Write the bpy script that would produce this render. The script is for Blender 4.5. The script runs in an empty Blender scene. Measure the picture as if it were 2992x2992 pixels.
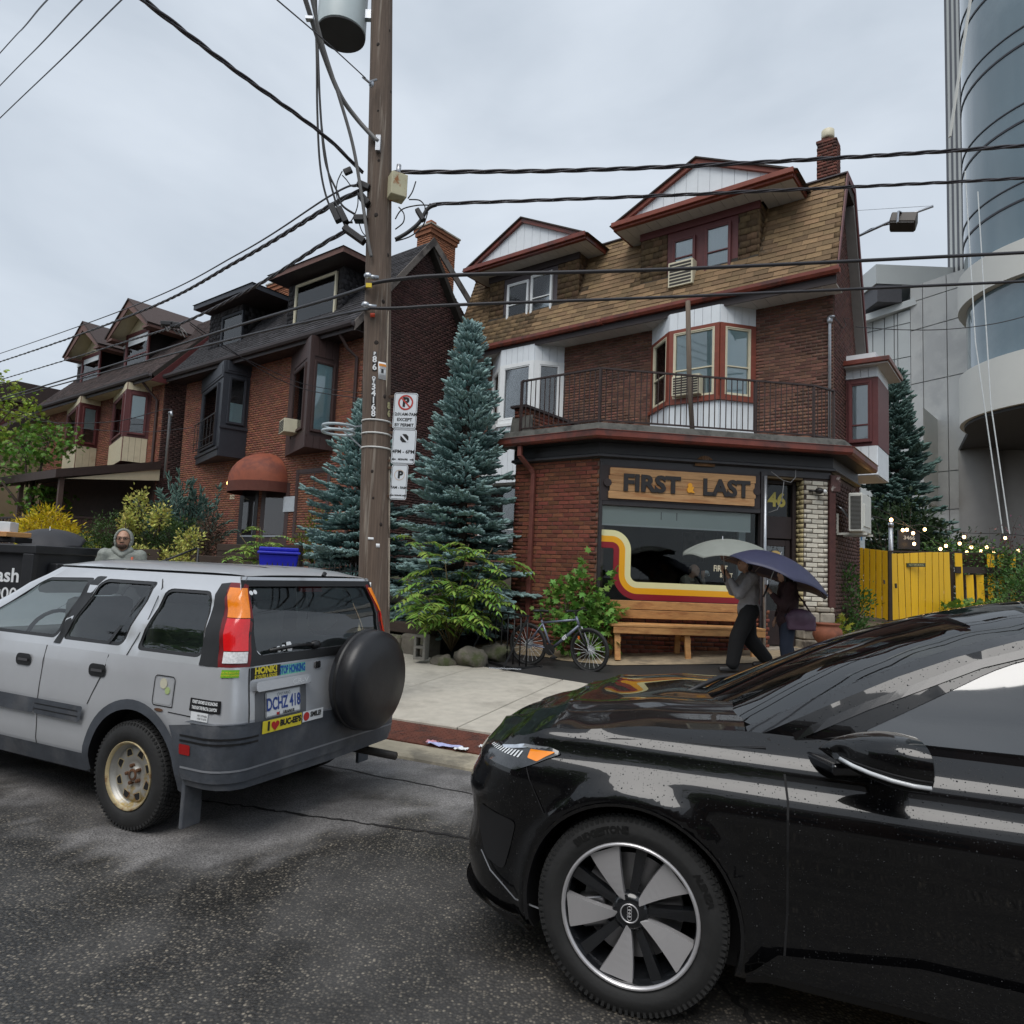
import bpy,bmesh,math,random
import numpy as np
from mathutils import Vector,Matrix,geometry,noise
random.seed(7); RNG = np.random.default_rng(11)
scene = bpy.context.scene; COL = scene.collection
R = math.radians
# camera
FPX = 2000.0; IMG = 2992.0; HOR = 1672.0; TILT = 0.042; CAMH = 1.70
ROLL = math.atan(TILT); PITCH = math.atan((HOR-IMG/2)*math.cos(ROLL)/FPX)
cam_d = bpy.data.cameras.new('camera'); cam = bpy.data.objects.new('camera',cam_d); COL.objects.link(cam)
cam_d.sensor_fit = 'HORIZONTAL'; cam_d.sensor_width = 36.0; cam_d.lens = 36.0*FPX/IMG
cam_d.clip_start = 0.05; cam_d.clip_end = 3000
cp,sp = math.cos(PITCH),math.sin(PITCH); cr,sr = math.cos(ROLL),math.sin(ROLL)
c_fwd = Vector((0,cp,sp)); c_up0 = Vector((0,-sp,cp)); c_rt0 = Vector((1,0,0))
c_rt = c_rt0*cr + c_up0*sr; c_up = c_up0*cr - c_rt0*sr
cam.matrix_world = Matrix(((c_rt.x,c_up.x,-c_fwd.x,0),(c_rt.y,c_up.y,-c_fwd.y,0),(c_rt.z,c_up.z,-c_fwd.z,CAMH),(0,0,0,1)))
scene.camera = cam
CAMO = Vector((0,0,CAMH))
def ray(px,py):
 return c_fwd + c_rt*((px-IMG/2)/FPX) + c_up*(-(py-IMG/2)/FPX)
def at(px,py,Y):
 d = ray(px,py); return CAMO + d*(Y/d.y)
def onz(px,py,z=0.0):
 d = ray(px,py); return CAMO + d*((z-CAMH)/d.z)
def onplane(px,py,p0,n):
 d = ray(px,py); return CAMO + d*((Vector(p0)-CAMO).dot(n)/d.dot(n))
# world, sun, exposure
w = bpy.data.worlds.new('World'); scene.world = w; w.use_nodes = True
nt = w.node_tree; nt.nodes.clear()
def N(t,typ,**kw):
 n = t.nodes.new(typ)
 for k,v in kw.items():
  if k == 'inp':
   for a,b in v.items(): n.inputs[a].default_value = b
  else: setattr(n,k,v)
 return n
SUN_EL,SUN_AZ = 58.0,200.0
sky = N(nt,'ShaderNodeTexSky',sky_type='NISHITA',sun_disc=False,sun_elevation=R(SUN_EL),sun_rotation=R(SUN_AZ),dust_density=3.0,air_density=1.0)
tc = N(nt,'ShaderNodeTexCoord')
mp = N(nt,'ShaderNodeMapping'); mp.inputs['Scale'].default_value = (1.0,1.0,2.4); mp.inputs['Rotation'].default_value = (0.25,0.3,0.8)
n1 = N(nt,'ShaderNodeTexNoise',inp={'Scale': 2.3,'Detail': 5.0,'Roughness': 0.52,'Distortion': 0.35})
rmp = N(nt,'ShaderNodeValToRGB'); rmp.color_ramp.elements[0].position = 0.33; rmp.color_ramp.elements[0].color = (0.415,0.465,0.525,1)
rmp.color_ramp.elements[1].position = 0.68; rmp.color_ramp.elements[1].color = (0.545,0.595,0.655,1)
skm = N(nt,'ShaderNodeMix',data_type='RGBA',inp={'Factor': 0.90})
skg = N(nt,'ShaderNodeMix',data_type='RGBA',blend_type='MULTIPLY',inp={'Factor': 1.0}); skg.inputs[7].default_value = (0.10,0.10,0.10,1)
bg = N(nt,'ShaderNodeBackground',inp={'Strength': 1.0}); wo = N(nt,'ShaderNodeOutputWorld')
nt.links.new(tc.outputs['Generated'],mp.inputs['Vector']); nt.links.new(mp.outputs[0],n1.inputs['Vector'])
nt.links.new(n1.outputs['Fac'],rmp.inputs['Fac'])
nt.links.new(sky.outputs[0],skg.inputs[6]); nt.links.new(skg.outputs[2],skm.inputs[6]); nt.links.new(rmp.outputs[0],skm.inputs[7])
nt.links.new(skm.outputs[2],bg.inputs['Color']); nt.links.new(bg.outputs[0],wo.inputs['Surface'])
sun_d = bpy.data.lights.new('sun','SUN'); sun_d.energy = 1.5; sun_d.angle = R(40); sun_d.color = (1.0,0.97,0.93)
sun = bpy.data.objects.new('sun',sun_d); COL.objects.link(sun)
_az = R(SUN_AZ); _el = R(SUN_EL)
sdir = Vector((math.sin(_az)*math.cos(_el),math.cos(_az)*math.cos(_el),math.sin(_el)))
sun.rotation_euler = (-sdir).to_track_quat('-Z','Y').to_euler()
vs = scene.view_settings; vs.view_transform = 'Standard'; vs.look = 'None'; vs.exposure = 0.48; vs.gamma = 1.0; vs.use_curve_mapping = False
scene.render.engine = 'CYCLES'
# materials
MATS = {}
def mat(name,col,rough=0.7,metal=0.0,var=0.12,scale=6.0,bump=0.0,bscale=40.0,spec=0.5,coat=0.0,isl=0.0,hue=0.0,
  alt=None,altscale=2.0,altpos=(0.5,0.62),trans=0.0,emit=None,estr=0.0,stretch=None,alpha=None,ior=None,sss=0.0,objrand=0.0,detail=5.0):
 if name in MATS: return MATS[name]
 m = bpy.data.materials.new(name); m.use_nodes = True; t = m.node_tree; b = t.nodes['Principled BSDF']
 b.inputs['Roughness'].default_value = rough; b.inputs['Metallic'].default_value = metal
 b.inputs['Specular IOR Level'].default_value = spec; b.inputs['Coat Weight'].default_value = coat; b.inputs['Coat Roughness'].default_value = 0.03
 if ior: b.inputs['IOR'].default_value = ior
 if trans: b.inputs['Transmission Weight'].default_value = trans
 tcn = N(t,'ShaderNodeTexCoord'); mpn = N(t,'ShaderNodeMapping')
 if stretch: mpn.inputs['Scale'].default_value = stretch
 t.links.new(tcn.outputs['Object'],mpn.inputs['Vector'])
 cur = None
 c4 = (*col,1)
 nz = N(t,'ShaderNodeTexNoise',inp={'Scale': scale,'Detail': detail,'Roughness': 0.6}); t.links.new(mpn.outputs[0],nz.inputs['Vector'])
 hsv = N(t,'ShaderNodeHueSaturation'); hsv.inputs['Color'].default_value = c4
 if alt:
  nz2 = N(t,'ShaderNodeTexNoise',inp={'Scale': altscale,'Detail': 7.0,'Roughness': 0.65}); t.links.new(mpn.outputs[0],nz2.inputs['Vector'])
  mr2 = N(t,'ShaderNodeMapRange',inp={'From Min': altpos[0],'From Max': altpos[1]}); t.links.new(nz2.outputs['Fac'],mr2.inputs['Value'])
  mx = N(t,'ShaderNodeMix',data_type='RGBA'); mx.inputs[6].default_value = c4; mx.inputs[7].default_value = (*alt,1)
  t.links.new(mr2.outputs[0],mx.inputs['Factor']); t.links.new(mx.outputs[2],hsv.inputs['Color'])
 mr = N(t,'ShaderNodeMapRange',inp={'From Min': 0.25,'From Max': 0.75,'To Min': 1-var,'To Max': 1+var}); t.links.new(nz.outputs['Fac'],mr.inputs['Value'])
 val = mr.outputs[0]
 if isl or hue or objrand:
  if objrand:
   oi = N(t,'ShaderNodeObjectInfo'); rnd0 = oi.outputs['Random']
  if isl or hue:
   ge = N(t,'ShaderNodeNewGeometry'); rnd = ge.outputs['Random Per Island']
   if objrand:
    ad = N(t,'ShaderNodeMath',operation='ADD'); t.links.new(rnd,ad.inputs[0]); t.links.new(rnd0,ad.inputs[1])
    fr = N(t,'ShaderNodeMath',operation='FRACT'); t.links.new(ad.outputs[0],fr.inputs[0]); rnd = fr.outputs[0]
  else: rnd = rnd0
  mi = N(t,'ShaderNodeMapRange',inp={'To Min': 1-max(isl,objrand),'To Max': 1+max(isl,objrand)}); t.links.new(rnd,mi.inputs['Value'])
  mm = N(t,'ShaderNodeMath',operation='MULTIPLY'); t.links.new(val,mm.inputs[0]); t.links.new(mi.outputs[0],mm.inputs[1]); val = mm.outputs[0]
  if hue:
   wn = N(t,'ShaderNodeTexWhiteNoise',noise_dimensions='1D'); t.links.new(rnd,wn.inputs['W'])
   mh = N(t,'ShaderNodeMapRange',inp={'To Min': 0.5-hue,'To Max': 0.5+hue}); t.links.new(wn.outputs['Value'],mh.inputs['Value']); t.links.new(mh.outputs[0],hsv.inputs['Hue'])
 t.links.new(val,hsv.inputs['Value'])
 t.links.new(hsv.outputs[0],b.inputs['Base Color'])
 if bump:
  nb = N(t,'ShaderNodeTexNoise',inp={'Scale': bscale,'Detail': 4.0}); t.links.new(mpn.outputs[0],nb.inputs['Vector'])
  bp = N(t,'ShaderNodeBump',inp={'Strength': bump,'Distance': 0.01}); t.links.new(nb.outputs['Fac'],bp.inputs['Height']); t.links.new(bp.outputs[0],b.inputs['Normal'])
 if emit:
  b.inputs['Emission Color'].default_value = (*emit,1); b.inputs['Emission Strength'].default_value = estr
 if alpha is not None: b.inputs['Alpha'].default_value = alpha
 if sss: b.inputs['Subsurface Weight'].default_value = sss; b.inputs['Subsurface Radius'].default_value = (0.02,0.008,0.005)
 MATS[name] = m; return m
def glass(name,tint=(0.8,0.9,0.9),mixf=0.5,rough=0.02,dark=(0.01,0.012,0.013),refl=None):
 """see-through pane: transparent + glossy by Fresnel, with a share of dark body"""
 if name in MATS: return MATS[name]
 m = bpy.data.materials.new(name); m.use_nodes = True; t = m.node_tree; t.nodes.clear()
 o = N(t,'ShaderNodeOutputMaterial'); tr = N(t,'ShaderNodeBsdfTransparent'); tr.inputs[0].default_value = (*tint,1)
 gl = N(t,'ShaderNodeBsdfGlossy',inp={'Roughness': rough}); df = N(t,'ShaderNodeBsdfDiffuse'); df.inputs[0].default_value = (*dark,1)
 m1 = N(t,'ShaderNodeMixShader',inp={'Fac': mixf}); t.links.new(tr.outputs[0],m1.inputs[1]); t.links.new(df.outputs[0],m1.inputs[2])
 fr = N(t,'ShaderNodeFresnel',inp={'IOR': 1.52}); m2 = N(t,'ShaderNodeMixShader')
 if refl:
  mr = N(t,'ShaderNodeMapRange',inp={'From Min': 0.04,'From Max': 1.0,'To Min': refl,'To Max': 1.0}); t.links.new(fr.outputs[0],mr.inputs['Value']); t.links.new(mr.outputs[0],m2.inputs['Fac'])
 else: t.links.new(fr.outputs[0],m2.inputs['Fac'])
 t.links.new(m1.outputs[0],m2.inputs[1]); t.links.new(gl.outputs[0],m2.inputs[2]); t.links.new(m2.outputs[0],o.inputs['Surface'])
 MATS[name] = m; return m
# objects
def link(name,data,parent=None):
 o = bpy.data.objects.new(name,data); COL.objects.link(o)
 if parent is not None: o.parent = parent
 return o
def tag(o,label=None,cat=None,group=None,kind=None):
 if label: o['label'] = label
 if cat: o['category'] = cat
 if group: o['group'] = group
 if kind: o['kind'] = kind
 return o
def thing(name,label,cat,loc=(0,0,0),rz=0.0,group=None):
 o = link(name,None); o.location = loc; o.rotation_euler = (0,0,rz); o.empty_display_size = 0.2
 return tag(o,label,cat,group)
def copy_tree(o,parent=None):
 c = o.copy(); COL.objects.link(c)
 if parent is not None: c.parent = parent
 for ch in list(o.children): copy_tree(ch,c)
 return c
def np_mesh(name,V,Fc):
 V = np.asarray(V,dtype=np.float32); Fc = np.asarray(Fc,dtype=np.int32); k = Fc.shape[1]; me = bpy.data.meshes.new(name)
 me.vertices.add(len(V)); me.vertices.foreach_set('co',V.ravel())
 me.loops.add(Fc.size); me.loops.foreach_set('vertex_index',Fc.ravel())
 me.polygons.add(len(Fc)); me.polygons.foreach_set('loop_start',np.arange(0,Fc.size,k,dtype=np.int32)); me.polygons.foreach_set('loop_total',np.full(len(Fc),k,dtype=np.int32))
 me.update(calc_edges=True); return me
class MB:
 def __init__(s): s.v = []; s.f = []
 def add(s,vs,fs):
  o = len(s.v); s.v += [tuple(p) for p in vs]; s.f += [tuple(i+o for i in f) for f in fs]; return s
 def box(s,c,d,M=None):
  x,y,z = c; a,b,h = d[0]/2,d[1]/2,d[2]/2
  P = [Vector((x+i*a,y+j*b,z+k*h)) for k in (-1,1) for j in (-1,1) for i in (-1,1)]
  if M is not None: P = [M @ p for p in P]
  return s.add(P,[(0,2,3,1),(4,5,7,6),(0,1,5,4),(2,6,7,3),(0,4,6,2),(1,3,7,5)])
 def b2(s,x0,x1,y0,y1,z0,z1,M=None):
  return s.box(((x0+x1)/2,(y0+y1)/2,(z0+z1)/2),(abs(x1-x0),abs(y1-y0),abs(z1-z0)),M)
 def bar(s,p,q,w,h=None,up=(0,0,1)):
  p = Vector(p); q = Vector(q); h = h or w; d = (q-p); L = d.length; d.normalize(); u = Vector(up)
  if abs(d.dot(u)) > 0.97: u = Vector((1,0,0))
  sx = d.cross(u).normalized(); sy = sx.cross(d).normalized()
  P = [p + sx*(i*w/2) + sy*(j*h/2) + d*(k*L) for k in (0,1) for j in (-1,1) for i in (-1,1)]
  return s.add(P,[(0,2,3,1),(4,5,7,6),(0,1,5,4),(2,6,7,3),(0,4,6,2),(1,3,7,5)])
 def tube(s,pts,r,n=8,cap=True,closed=False):
  pts = [Vector(p) for p in pts]; m = len(pts); rr = r if isinstance(r,(list,tuple)) else [r]*m; P = []; ux = None
  for i in range(m):
   if closed: d = pts[(i+1) % m]-pts[i-1]
   else: d = pts[min(i+1,m-1)]-pts[max(i-1,0)]
   if d.length < 1e-9: d = Vector((0,0,1))
   d.normalize()
   if ux is None:
    ux = d.cross(Vector((0,0,1)) if abs(d.z) < 0.9 else Vector((1,0,0)))
   ux = (ux - d*ux.dot(d)).normalized(); uy = d.cross(ux)
   for k in range(n):
    a = 2*math.pi*k/n; P.append(pts[i] + ux*(math.cos(a)*rr[i]) + uy*(math.sin(a)*rr[i]))
  Fs = []
  for i in range(m if closed else m-1):
   j = (i+1) % m
   for k in range(n): Fs.append((i*n+k,i*n+(k+1) % n,j*n+(k+1) % n,j*n+k))
  if cap and not closed: Fs += [tuple(range(n-1,-1,-1)),tuple((m-1)*n+k for k in range(n))]
  return s.add(P,Fs)
 def lathe(s,prof,n=24,M=None,cap=True):
  P = []
  for (r,z) in prof:
   for k in range(n):
    a = 2*math.pi*k/n; P.append(Vector((r*math.cos(a),r*math.sin(a),z)))
  if M is not None: P = [M @ p for p in P]
  Fs = []; m = len(prof)
  for i in range(m-1):
   for k in range(n): Fs.append((i*n+k,i*n+(k+1) % n,(i+1)*n+(k+1) % n,(i+1)*n+k))
  if cap: Fs += [tuple(range(n-1,-1,-1)),tuple((m-1)*n+k for k in range(n))]
  return s.add(P,Fs)
 def prism(s,poly,f0,f1):
  """poly: 2D points; f0, f1 map 2D -> 3D for the two caps"""
  n = len(poly); P = [f0(*p) for p in poly]+[f1(*p) for p in poly]
  return s.add(P,[tuple(range(n-1,-1,-1)),tuple(range(n,2*n))]+[(i,(i+1) % n,n+(i+1) % n,n+i) for i in range(n)])
 def ell(s,c,r,nu=14,nv=9,M=None):
  P = []
  for j in range(nv+1):
   ph = math.pi*j/nv
   for i in range(nu):
    th = 2*math.pi*i/nu; p = Vector((r[0]*math.sin(ph)*math.cos(th),r[1]*math.sin(ph)*math.sin(th),r[2]*math.cos(ph)))
    if M is not None: p = M @ p
    P.append(Vector(c)+p)
  return s.add(P,[(j*nu+i,(j+1)*nu+i,(j+1)*nu+(i+1) % nu,j*nu+(i+1) % nu) for j in range(nv) for i in range(nu)])
 def grid(s,f,nu,nv):
  P = [f(i/nu,j/nv) for j in range(nv+1) for i in range(nu+1)]
  return s.add(P,[(j*(nu+1)+i,j*(nu+1)+i+1,(j+1)*(nu+1)+i+1,(j+1)*(nu+1)+i) for j in range(nv) for i in range(nu)])
 def xf(s,M):
  s.v = [tuple(M @ Vector(p)) for p in s.v]; return s
 def build(s,name,m,parent=None,smooth=False,bevel=0.0,kind=None,segs=2,fix=True,sub=0):
  me = bpy.data.meshes.new(name); me.from_pydata(s.v,[],s.f)
  if fix or bevel:
   bm = bmesh.new(); bm.from_mesh(me); bmesh.ops.recalc_face_normals(bm,faces=bm.faces)
   bm.to_mesh(me); bm.free()
  me.update(); me.materials.append(m)
  if smooth: me.polygons.foreach_set('use_smooth',[True]*len(me.polygons))
  o = link(name,me,parent)
  if bevel:
   md = o.modifiers.new('bevel','BEVEL'); md.width = bevel; md.segments = segs; md.limit_method = 'ANGLE'; md.angle_limit = R(35)
   if smooth is False and segs > 1:
    me.polygons.foreach_set('use_smooth',[True]*len(me.polygons)); md.harden_normals = True
  if sub:
   md = o.modifiers.new('sub','SUBSURF'); md.levels = sub; md.render_levels = sub
  if kind: o['kind'] = kind
  return o
def smooth_angle(o,deg=35):
 me = o.data; me.polygons.foreach_set('use_smooth',[True]*len(me.polygons))
 bm = bmesh.new(); bm.from_mesh(me)
 for e in bm.edges:
  if len(e.link_faces) == 2 and e.calc_face_angle(0) > R(deg): e.smooth = False
 bm.to_mesh(me); bm.free(); return o
def in_poly(x,y,poly):
 c = False; n = len(poly); j = n-1
 for i in range(n):
  xi,yi = poly[i]; xj,yj = poly[j]
  if (yi > y) != (yj > y) and x < (xj-xi)*(y-yi)/(yj-yi)+xi: c = not c
  j = i
 return c
def densify(poly,sp):
 out = []
 for i in range(len(poly)):
  a = Vector(poly[i]); b = Vector(poly[(i+1) % len(poly)]); k = max(1,int((b-a).length/sp))
  for t in range(k): out.append(tuple(a+(b-a)*(t/k)))
 return out
def patch(outline,holes=(),sp=0.1,inner=True):
 loops = [densify(outline,sp)]+[densify(h,sp) for h in holes]; V = []; E = []
 for lp in loops:
  o = len(V); V += [Vector(p) for p in lp]; E += [(o+i,o+(i+1) % len(lp)) for i in range(len(lp))]
 if inner:
  xs = [p[0] for p in outline]; ys = [p[1] for p in outline]; nx = int((max(xs)-min(xs))/sp)+1; ny = int((max(ys)-min(ys))/sp)+1
  for i in range(1,nx):
   for j in range(1,ny):
    x = min(xs)+i*sp; y = min(ys)+j*sp
    if in_poly(x,y,outline) and not any(in_poly(x,y,h) for h in holes): V.append(Vector((x,y)))
 r = geometry.delaunay_2d_cdt(V,E,[],1 if not holes else 0,1e-5)
 vs,fs = r[0],r[2]; out = []
 for f in fs:
  cx = sum(vs[i][0] for i in f)/len(f); cy = sum(vs[i][1] for i in f)/len(f)
  if in_poly(cx,cy,outline) and not any(in_poly(cx,cy,h) for h in holes): out.append(tuple(f))
 return [(p[0],p[1]) for p in vs],out
def rrect(x0,x1,y0,y1,r,n=5):
 P = []
 for (cx,cy,a0) in ((x1-r,y1-r,0),(x0+r,y1-r,90),(x0+r,y0+r,180),(x1-r,y0+r,270)):
  for k in range(n+1):
   a = R(a0+90*k/n); P.append((cx+r*math.cos(a),cy+r*math.sin(a)))
 return P
def roundpoly(poly,r,n=4):
 """round the corners of a polygon; r a number or one per corner"""
 out = []; m = len(poly)
 for i in range(m):
  p = Vector(poly[i]); a = Vector(poly[i-1])-p; b = Vector(poly[(i+1) % m])-p; rr = r[i] if isinstance(r,(list,tuple)) else r
  rr = min(rr,a.length*0.49,b.length*0.49)
  if rr < 1e-5: out.append(tuple(p)); continue
  s = p+a.normalized()*rr; e = p+b.normalized()*rr
  for k in range(n+1):
   t = k/n; out.append(tuple(s*(1-t)**2 + p*(2*t*(1-t)) + e*t*t))
 return out
def slab(poly,holes,f,n,th,name,m,parent,kind=None,sp=10.0):
 """wall slab with real thickness: 2D outline and holes, f maps 2D -> 3D, n is the outward normal, th the thickness behind"""
 vs,fs = patch(poly,holes,sp,False); b = MB(); n = Vector(n)
 F0 = [Vector(f(*p)) for p in vs]; k = len(vs)
 b.add(F0+[p-n*th for p in F0],list(fs)+[tuple(i+k for i in reversed(q)) for q in fs])
 for lp in [poly]+list(holes):
  P = [Vector(f(*p)) for p in lp]; q = len(P)
  b.add(P+[p-n*th for p in P],[(i,(i+1) % q,q+(i+1) % q,q+i) for i in range(q)])
 return b.build(name,m,parent,kind=kind)
_txt = {}
def text2d(s,size=1.0,offset=0.0,align='CENTER',res=3,sx=1.0,shear=0.0):
 cu = bpy.data.curves.new('t','FONT'); cu.body = s; cu.size = size; cu.align_x = align; cu.align_y = 'CENTER'; cu.offset = offset; cu.resolution_u = res; cu.shear = shear
 o = bpy.data.objects.new('t',cu); me = o.to_mesh()
 V = [(v.co.x*sx,v.co.y) for v in me.vertices]; Fs = [tuple(p.vertices) for p in me.polygons]; o.to_mesh_clear()
 bpy.data.objects.remove(o); bpy.data.curves.remove(cu); return V,Fs
def lettering(name,s,f,m,parent,size=0.1,offset=0.0,align='CENTER',sx=1.0,th=0.0,shear=0.0):
 """flat lettering: f maps (x, y) of the text plane to 3D; th>0 gives it real thickness via f(x, y, depth)"""
 V,Fs = text2d(s,size,offset,align,sx=sx,shear=shear); b = MB()
 if th <= 0: b.add([f(x,y) for x,y in V],Fs)
 else:
  k = len(V); ed = {}
  for q in Fs:
   for i in range(len(q)):
    e = (q[i],q[(i+1) % len(q)]); ed[e] = 1
  b.add([f(x,y,th) for x,y in V]+[f(x,y,0.0) for x,y in V],list(Fs)+[(a,a+k,c+k,c) for (a,c) in ed if (c,a) not in ed])
 return b.build(name,m,parent,fix=False)
# pieces: bricks and shingles
def lay_rows(poly,holes,h,L,gap,rng,stagger=0.5,zstart=None):
 """rows of pieces clipped to a polygon (2D: u, v); returns (u0, u1, v0, v1, full)"""
 ys = [p[1] for p in poly]; z = min(ys) if zstart is None else zstart; out = []; row = 0
 while z < max(ys)-0.01:
  zm = z+h/2; xs = []
  n = len(poly)
  for i in range(n):
   (xa,ya),(xb,yb) = poly[i],poly[(i+1) % n]
   if (ya > zm) != (yb > zm): xs.append(xa+(xb-xa)*(zm-ya)/(yb-ya))
  xs.sort(); iv = [(xs[i],xs[i+1]) for i in range(0,len(xs)-1,2)]
  for hp in holes:
   hx = []
   for i in range(len(hp)):
    (xa,ya),(xb,yb) = hp[i],hp[(i+1) % len(hp)]
    if (ya > zm) != (yb > zm): hx.append(xa+(xb-xa)*(zm-ya)/(yb-ya))
   if len(hx) < 2: continue
   h0,h1 = min(hx),max(hx); nv = []
   for a,b in iv:
    if h1 <= a or h0 >= b: nv.append((a,b)); continue
    if h0 > a: nv.append((a,h0))
    if h1 < b: nv.append((h1,b))
   iv = nv
  off = (row % 2)*stagger*(L+gap)+rng.uniform(-.01,.01)
  for a,b in iv:
   k = math.floor((a-off)/(L+gap)); u = off+k*(L+gap)
   while u < b:
    u0,u1 = max(u,a+gap/2),min(u+L,b-gap/2)
    if u1-u0 > 0.03: out.append((u0,u1,z,min(z+h-gap,max(ys)),u1-u0 > L*0.98))
    u += L+gap
  z += h; row += 1
 return out
def brick_field(parent,f,n,poly,holes,m,L=0.215,h=0.0755,gap=0.012,depth=0.012,parts=0,prefer=None,seed=1,zstart=None,name='brick'):
 """f(u, v) -> point on wall face; n outward normal; single bricks for the first `parts`, the rest as one part"""
 rng = random.Random(seed); rows = lay_rows(poly,holes,h,L,gap,rng,zstart=zstart)
 full = [r for r in rows if r[4]]
 if prefer: full.sort(key=prefer)
 sel = set(id(r) for r in full[:parts]); n = Vector(n); V = []; Fs = []; single = []
 o0 = Vector(f(0,0)); ud = (Vector(f(1,0))-o0).normalized(); vd = (Vector(f(0,1))-o0).normalized()
 if parts:
  me = bpy.data.meshes.new(name); b = MB(); e = 0.004
  P = [(-L/2,-(h-gap)/2,-0.03),(L/2,-(h-gap)/2,-0.03),(L/2,(h-gap)/2,-0.03),(-L/2,(h-gap)/2,-0.03)]
  T = [(-L/2+e,-(h-gap)/2+e,depth),(L/2-e,-(h-gap)/2+e,depth),(L/2-e,(h-gap)/2-e,depth),(-L/2+e,(h-gap)/2-e,depth)]
  B = [(-L/2,-(h-gap)/2,depth-e),(L/2,-(h-gap)/2,depth-e),(L/2,(h-gap)/2,depth-e),(-L/2,(h-gap)/2,depth-e)]
  b.add(P+B+T,[(3,2,1,0)]+[(i,(i+1) % 4,4+(i+1) % 4,4+i) for i in range(4)]+[(4+i,4+(i+1) % 4,8+(i+1) % 4,8+i) for i in range(4)]+[(8,9,10,11)])
  me.from_pydata(b.v,[],b.f); me.materials.append(m)
  MR = Matrix((ud,vd,n)).transposed().to_4x4()
 for r in rows:
  u0,u1,v0,v1,fl = r
  if id(r) in sel:
   c = Vector(f((u0+u1)/2,(v0+v1)/2))
   o = link(name,me,parent); o.matrix_local = Matrix.Translation(c+n*rng.uniform(-.003,.003)) @ MR @ Matrix.Rotation(rng.uniform(-.006,.006),4,'Z')
   continue
  d = depth+rng.uniform(-.003,.003); o = len(V); e = 0.003
  c4 = [f(u0,v0),f(u1,v0),f(u1,v1),f(u0,v1)]; t4 = [f(u0+e,v0+e),f(u1-e,v0+e),f(u1-e,v1-e),f(u0+e,v1-e)]
  V += [tuple(Vector(p)-n*0.01) for p in c4]+[tuple(Vector(p)+n*d) for p in t4]
  Fs += [(o+4,o+5,o+6,o+7)]+[(o+i,o+(i+1) % 4,o+4+(i+1) % 4,o+4+i) for i in range(4)]
 if V:
  me2 = np_mesh(name+'s',V,Fs); me2.materials.append(m); o = link(name+'work' if name == 'brick' else name+'s',me2,parent); o['kind'] = 'stuff'
  return o
def shingle_field(parent,f,n,poly,holes,m,L=0.32,h=0.145,lift=0.016,parts=0,prefer=None,seed=3,name='shingle'):
 rng = random.Random(seed); rows = lay_rows(poly,holes,h,L,0.006,rng,stagger=0.37); n = Vector(n); V = []; Fs = []
 full = [r for r in rows if r[4]]
 if prefer: full.sort(key=prefer)
 sel = set(id(r) for r in full[:parts])
 o0 = Vector(f(0,0)); ud = (Vector(f(1,0))-o0).normalized(); vd = (Vector(f(0,1))-o0).normalized()
 def geo(u0,u1,v0,v1,lf):
  P = [(u0,v0,lf),(u1,v0,lf),(u1,v1+0.02,0.003),(u0,v1+0.02,0.003),(u0,v0,-0.005),(u1,v0,-0.005),(u1,v1+.02,-0.008),(u0,v1+.02,-0.008)]
  return P,[(0,1,2,3),(4,5,1,0),(4,0,3,7),(1,5,6,2)]
 meshes = []
 if parts:
  MR = Matrix((ud,vd,n)).transposed().to_4x4()
  for lf in (lift,lift*1.35):
   P,Q = geo(-L/2,L/2,-h/2,h/2,lf); me = bpy.data.meshes.new(name); me.from_pydata(P,[],Q); me.materials.append(m); meshes.append(me)
 for r in rows:
  u0,u1,v0,v1,fl = r
  if id(r) in sel:
   o = link(name,rng.choice(meshes),parent); o.matrix_local = Matrix.Translation(Vector(f((u0+u1)/2,(v0+v1)/2))) @ MR @ Matrix.Rotation(rng.uniform(-.01,.01),4,'Z'); continue
  lf = lift*rng.uniform(.7,1.5); jj = rng.uniform(-.012,.006); P,Q = geo(u0,u1,v0+jj,v1,lf); o = len(V)
  V += [tuple(Vector(f(p[0],p[1]))+n*p[2]) for p in P]; Fs += [tuple(i+o for i in q) for q in Q]
 if V:
  me2 = np_mesh(name+'s',V,Fs); me2.materials.append(m); o = link(name+'s',me2,parent); o['kind'] = 'stuff'; return o
# frames of reference of the place
TH = R(37.6); EA = Vector((math.cos(TH),-math.sin(TH),0)); EB = Vector((math.sin(TH),math.cos(TH),0)); C0 = Vector((6.84,14.5,0))
def HW(a,b,z=0.0): return C0+EA*a+EB*b+Vector((0,0,z))
def HL(P): d = Vector(P)-C0; return (d.dot(EA),d.dot(EB),P.z if hasattr(P,'z') else P[2])
def fb(px,py,b): return HL(onplane(px,py,HW(0,b),EB))
def fa(px,py,a): return HL(onplane(px,py,HW(a,0),EA))
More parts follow.
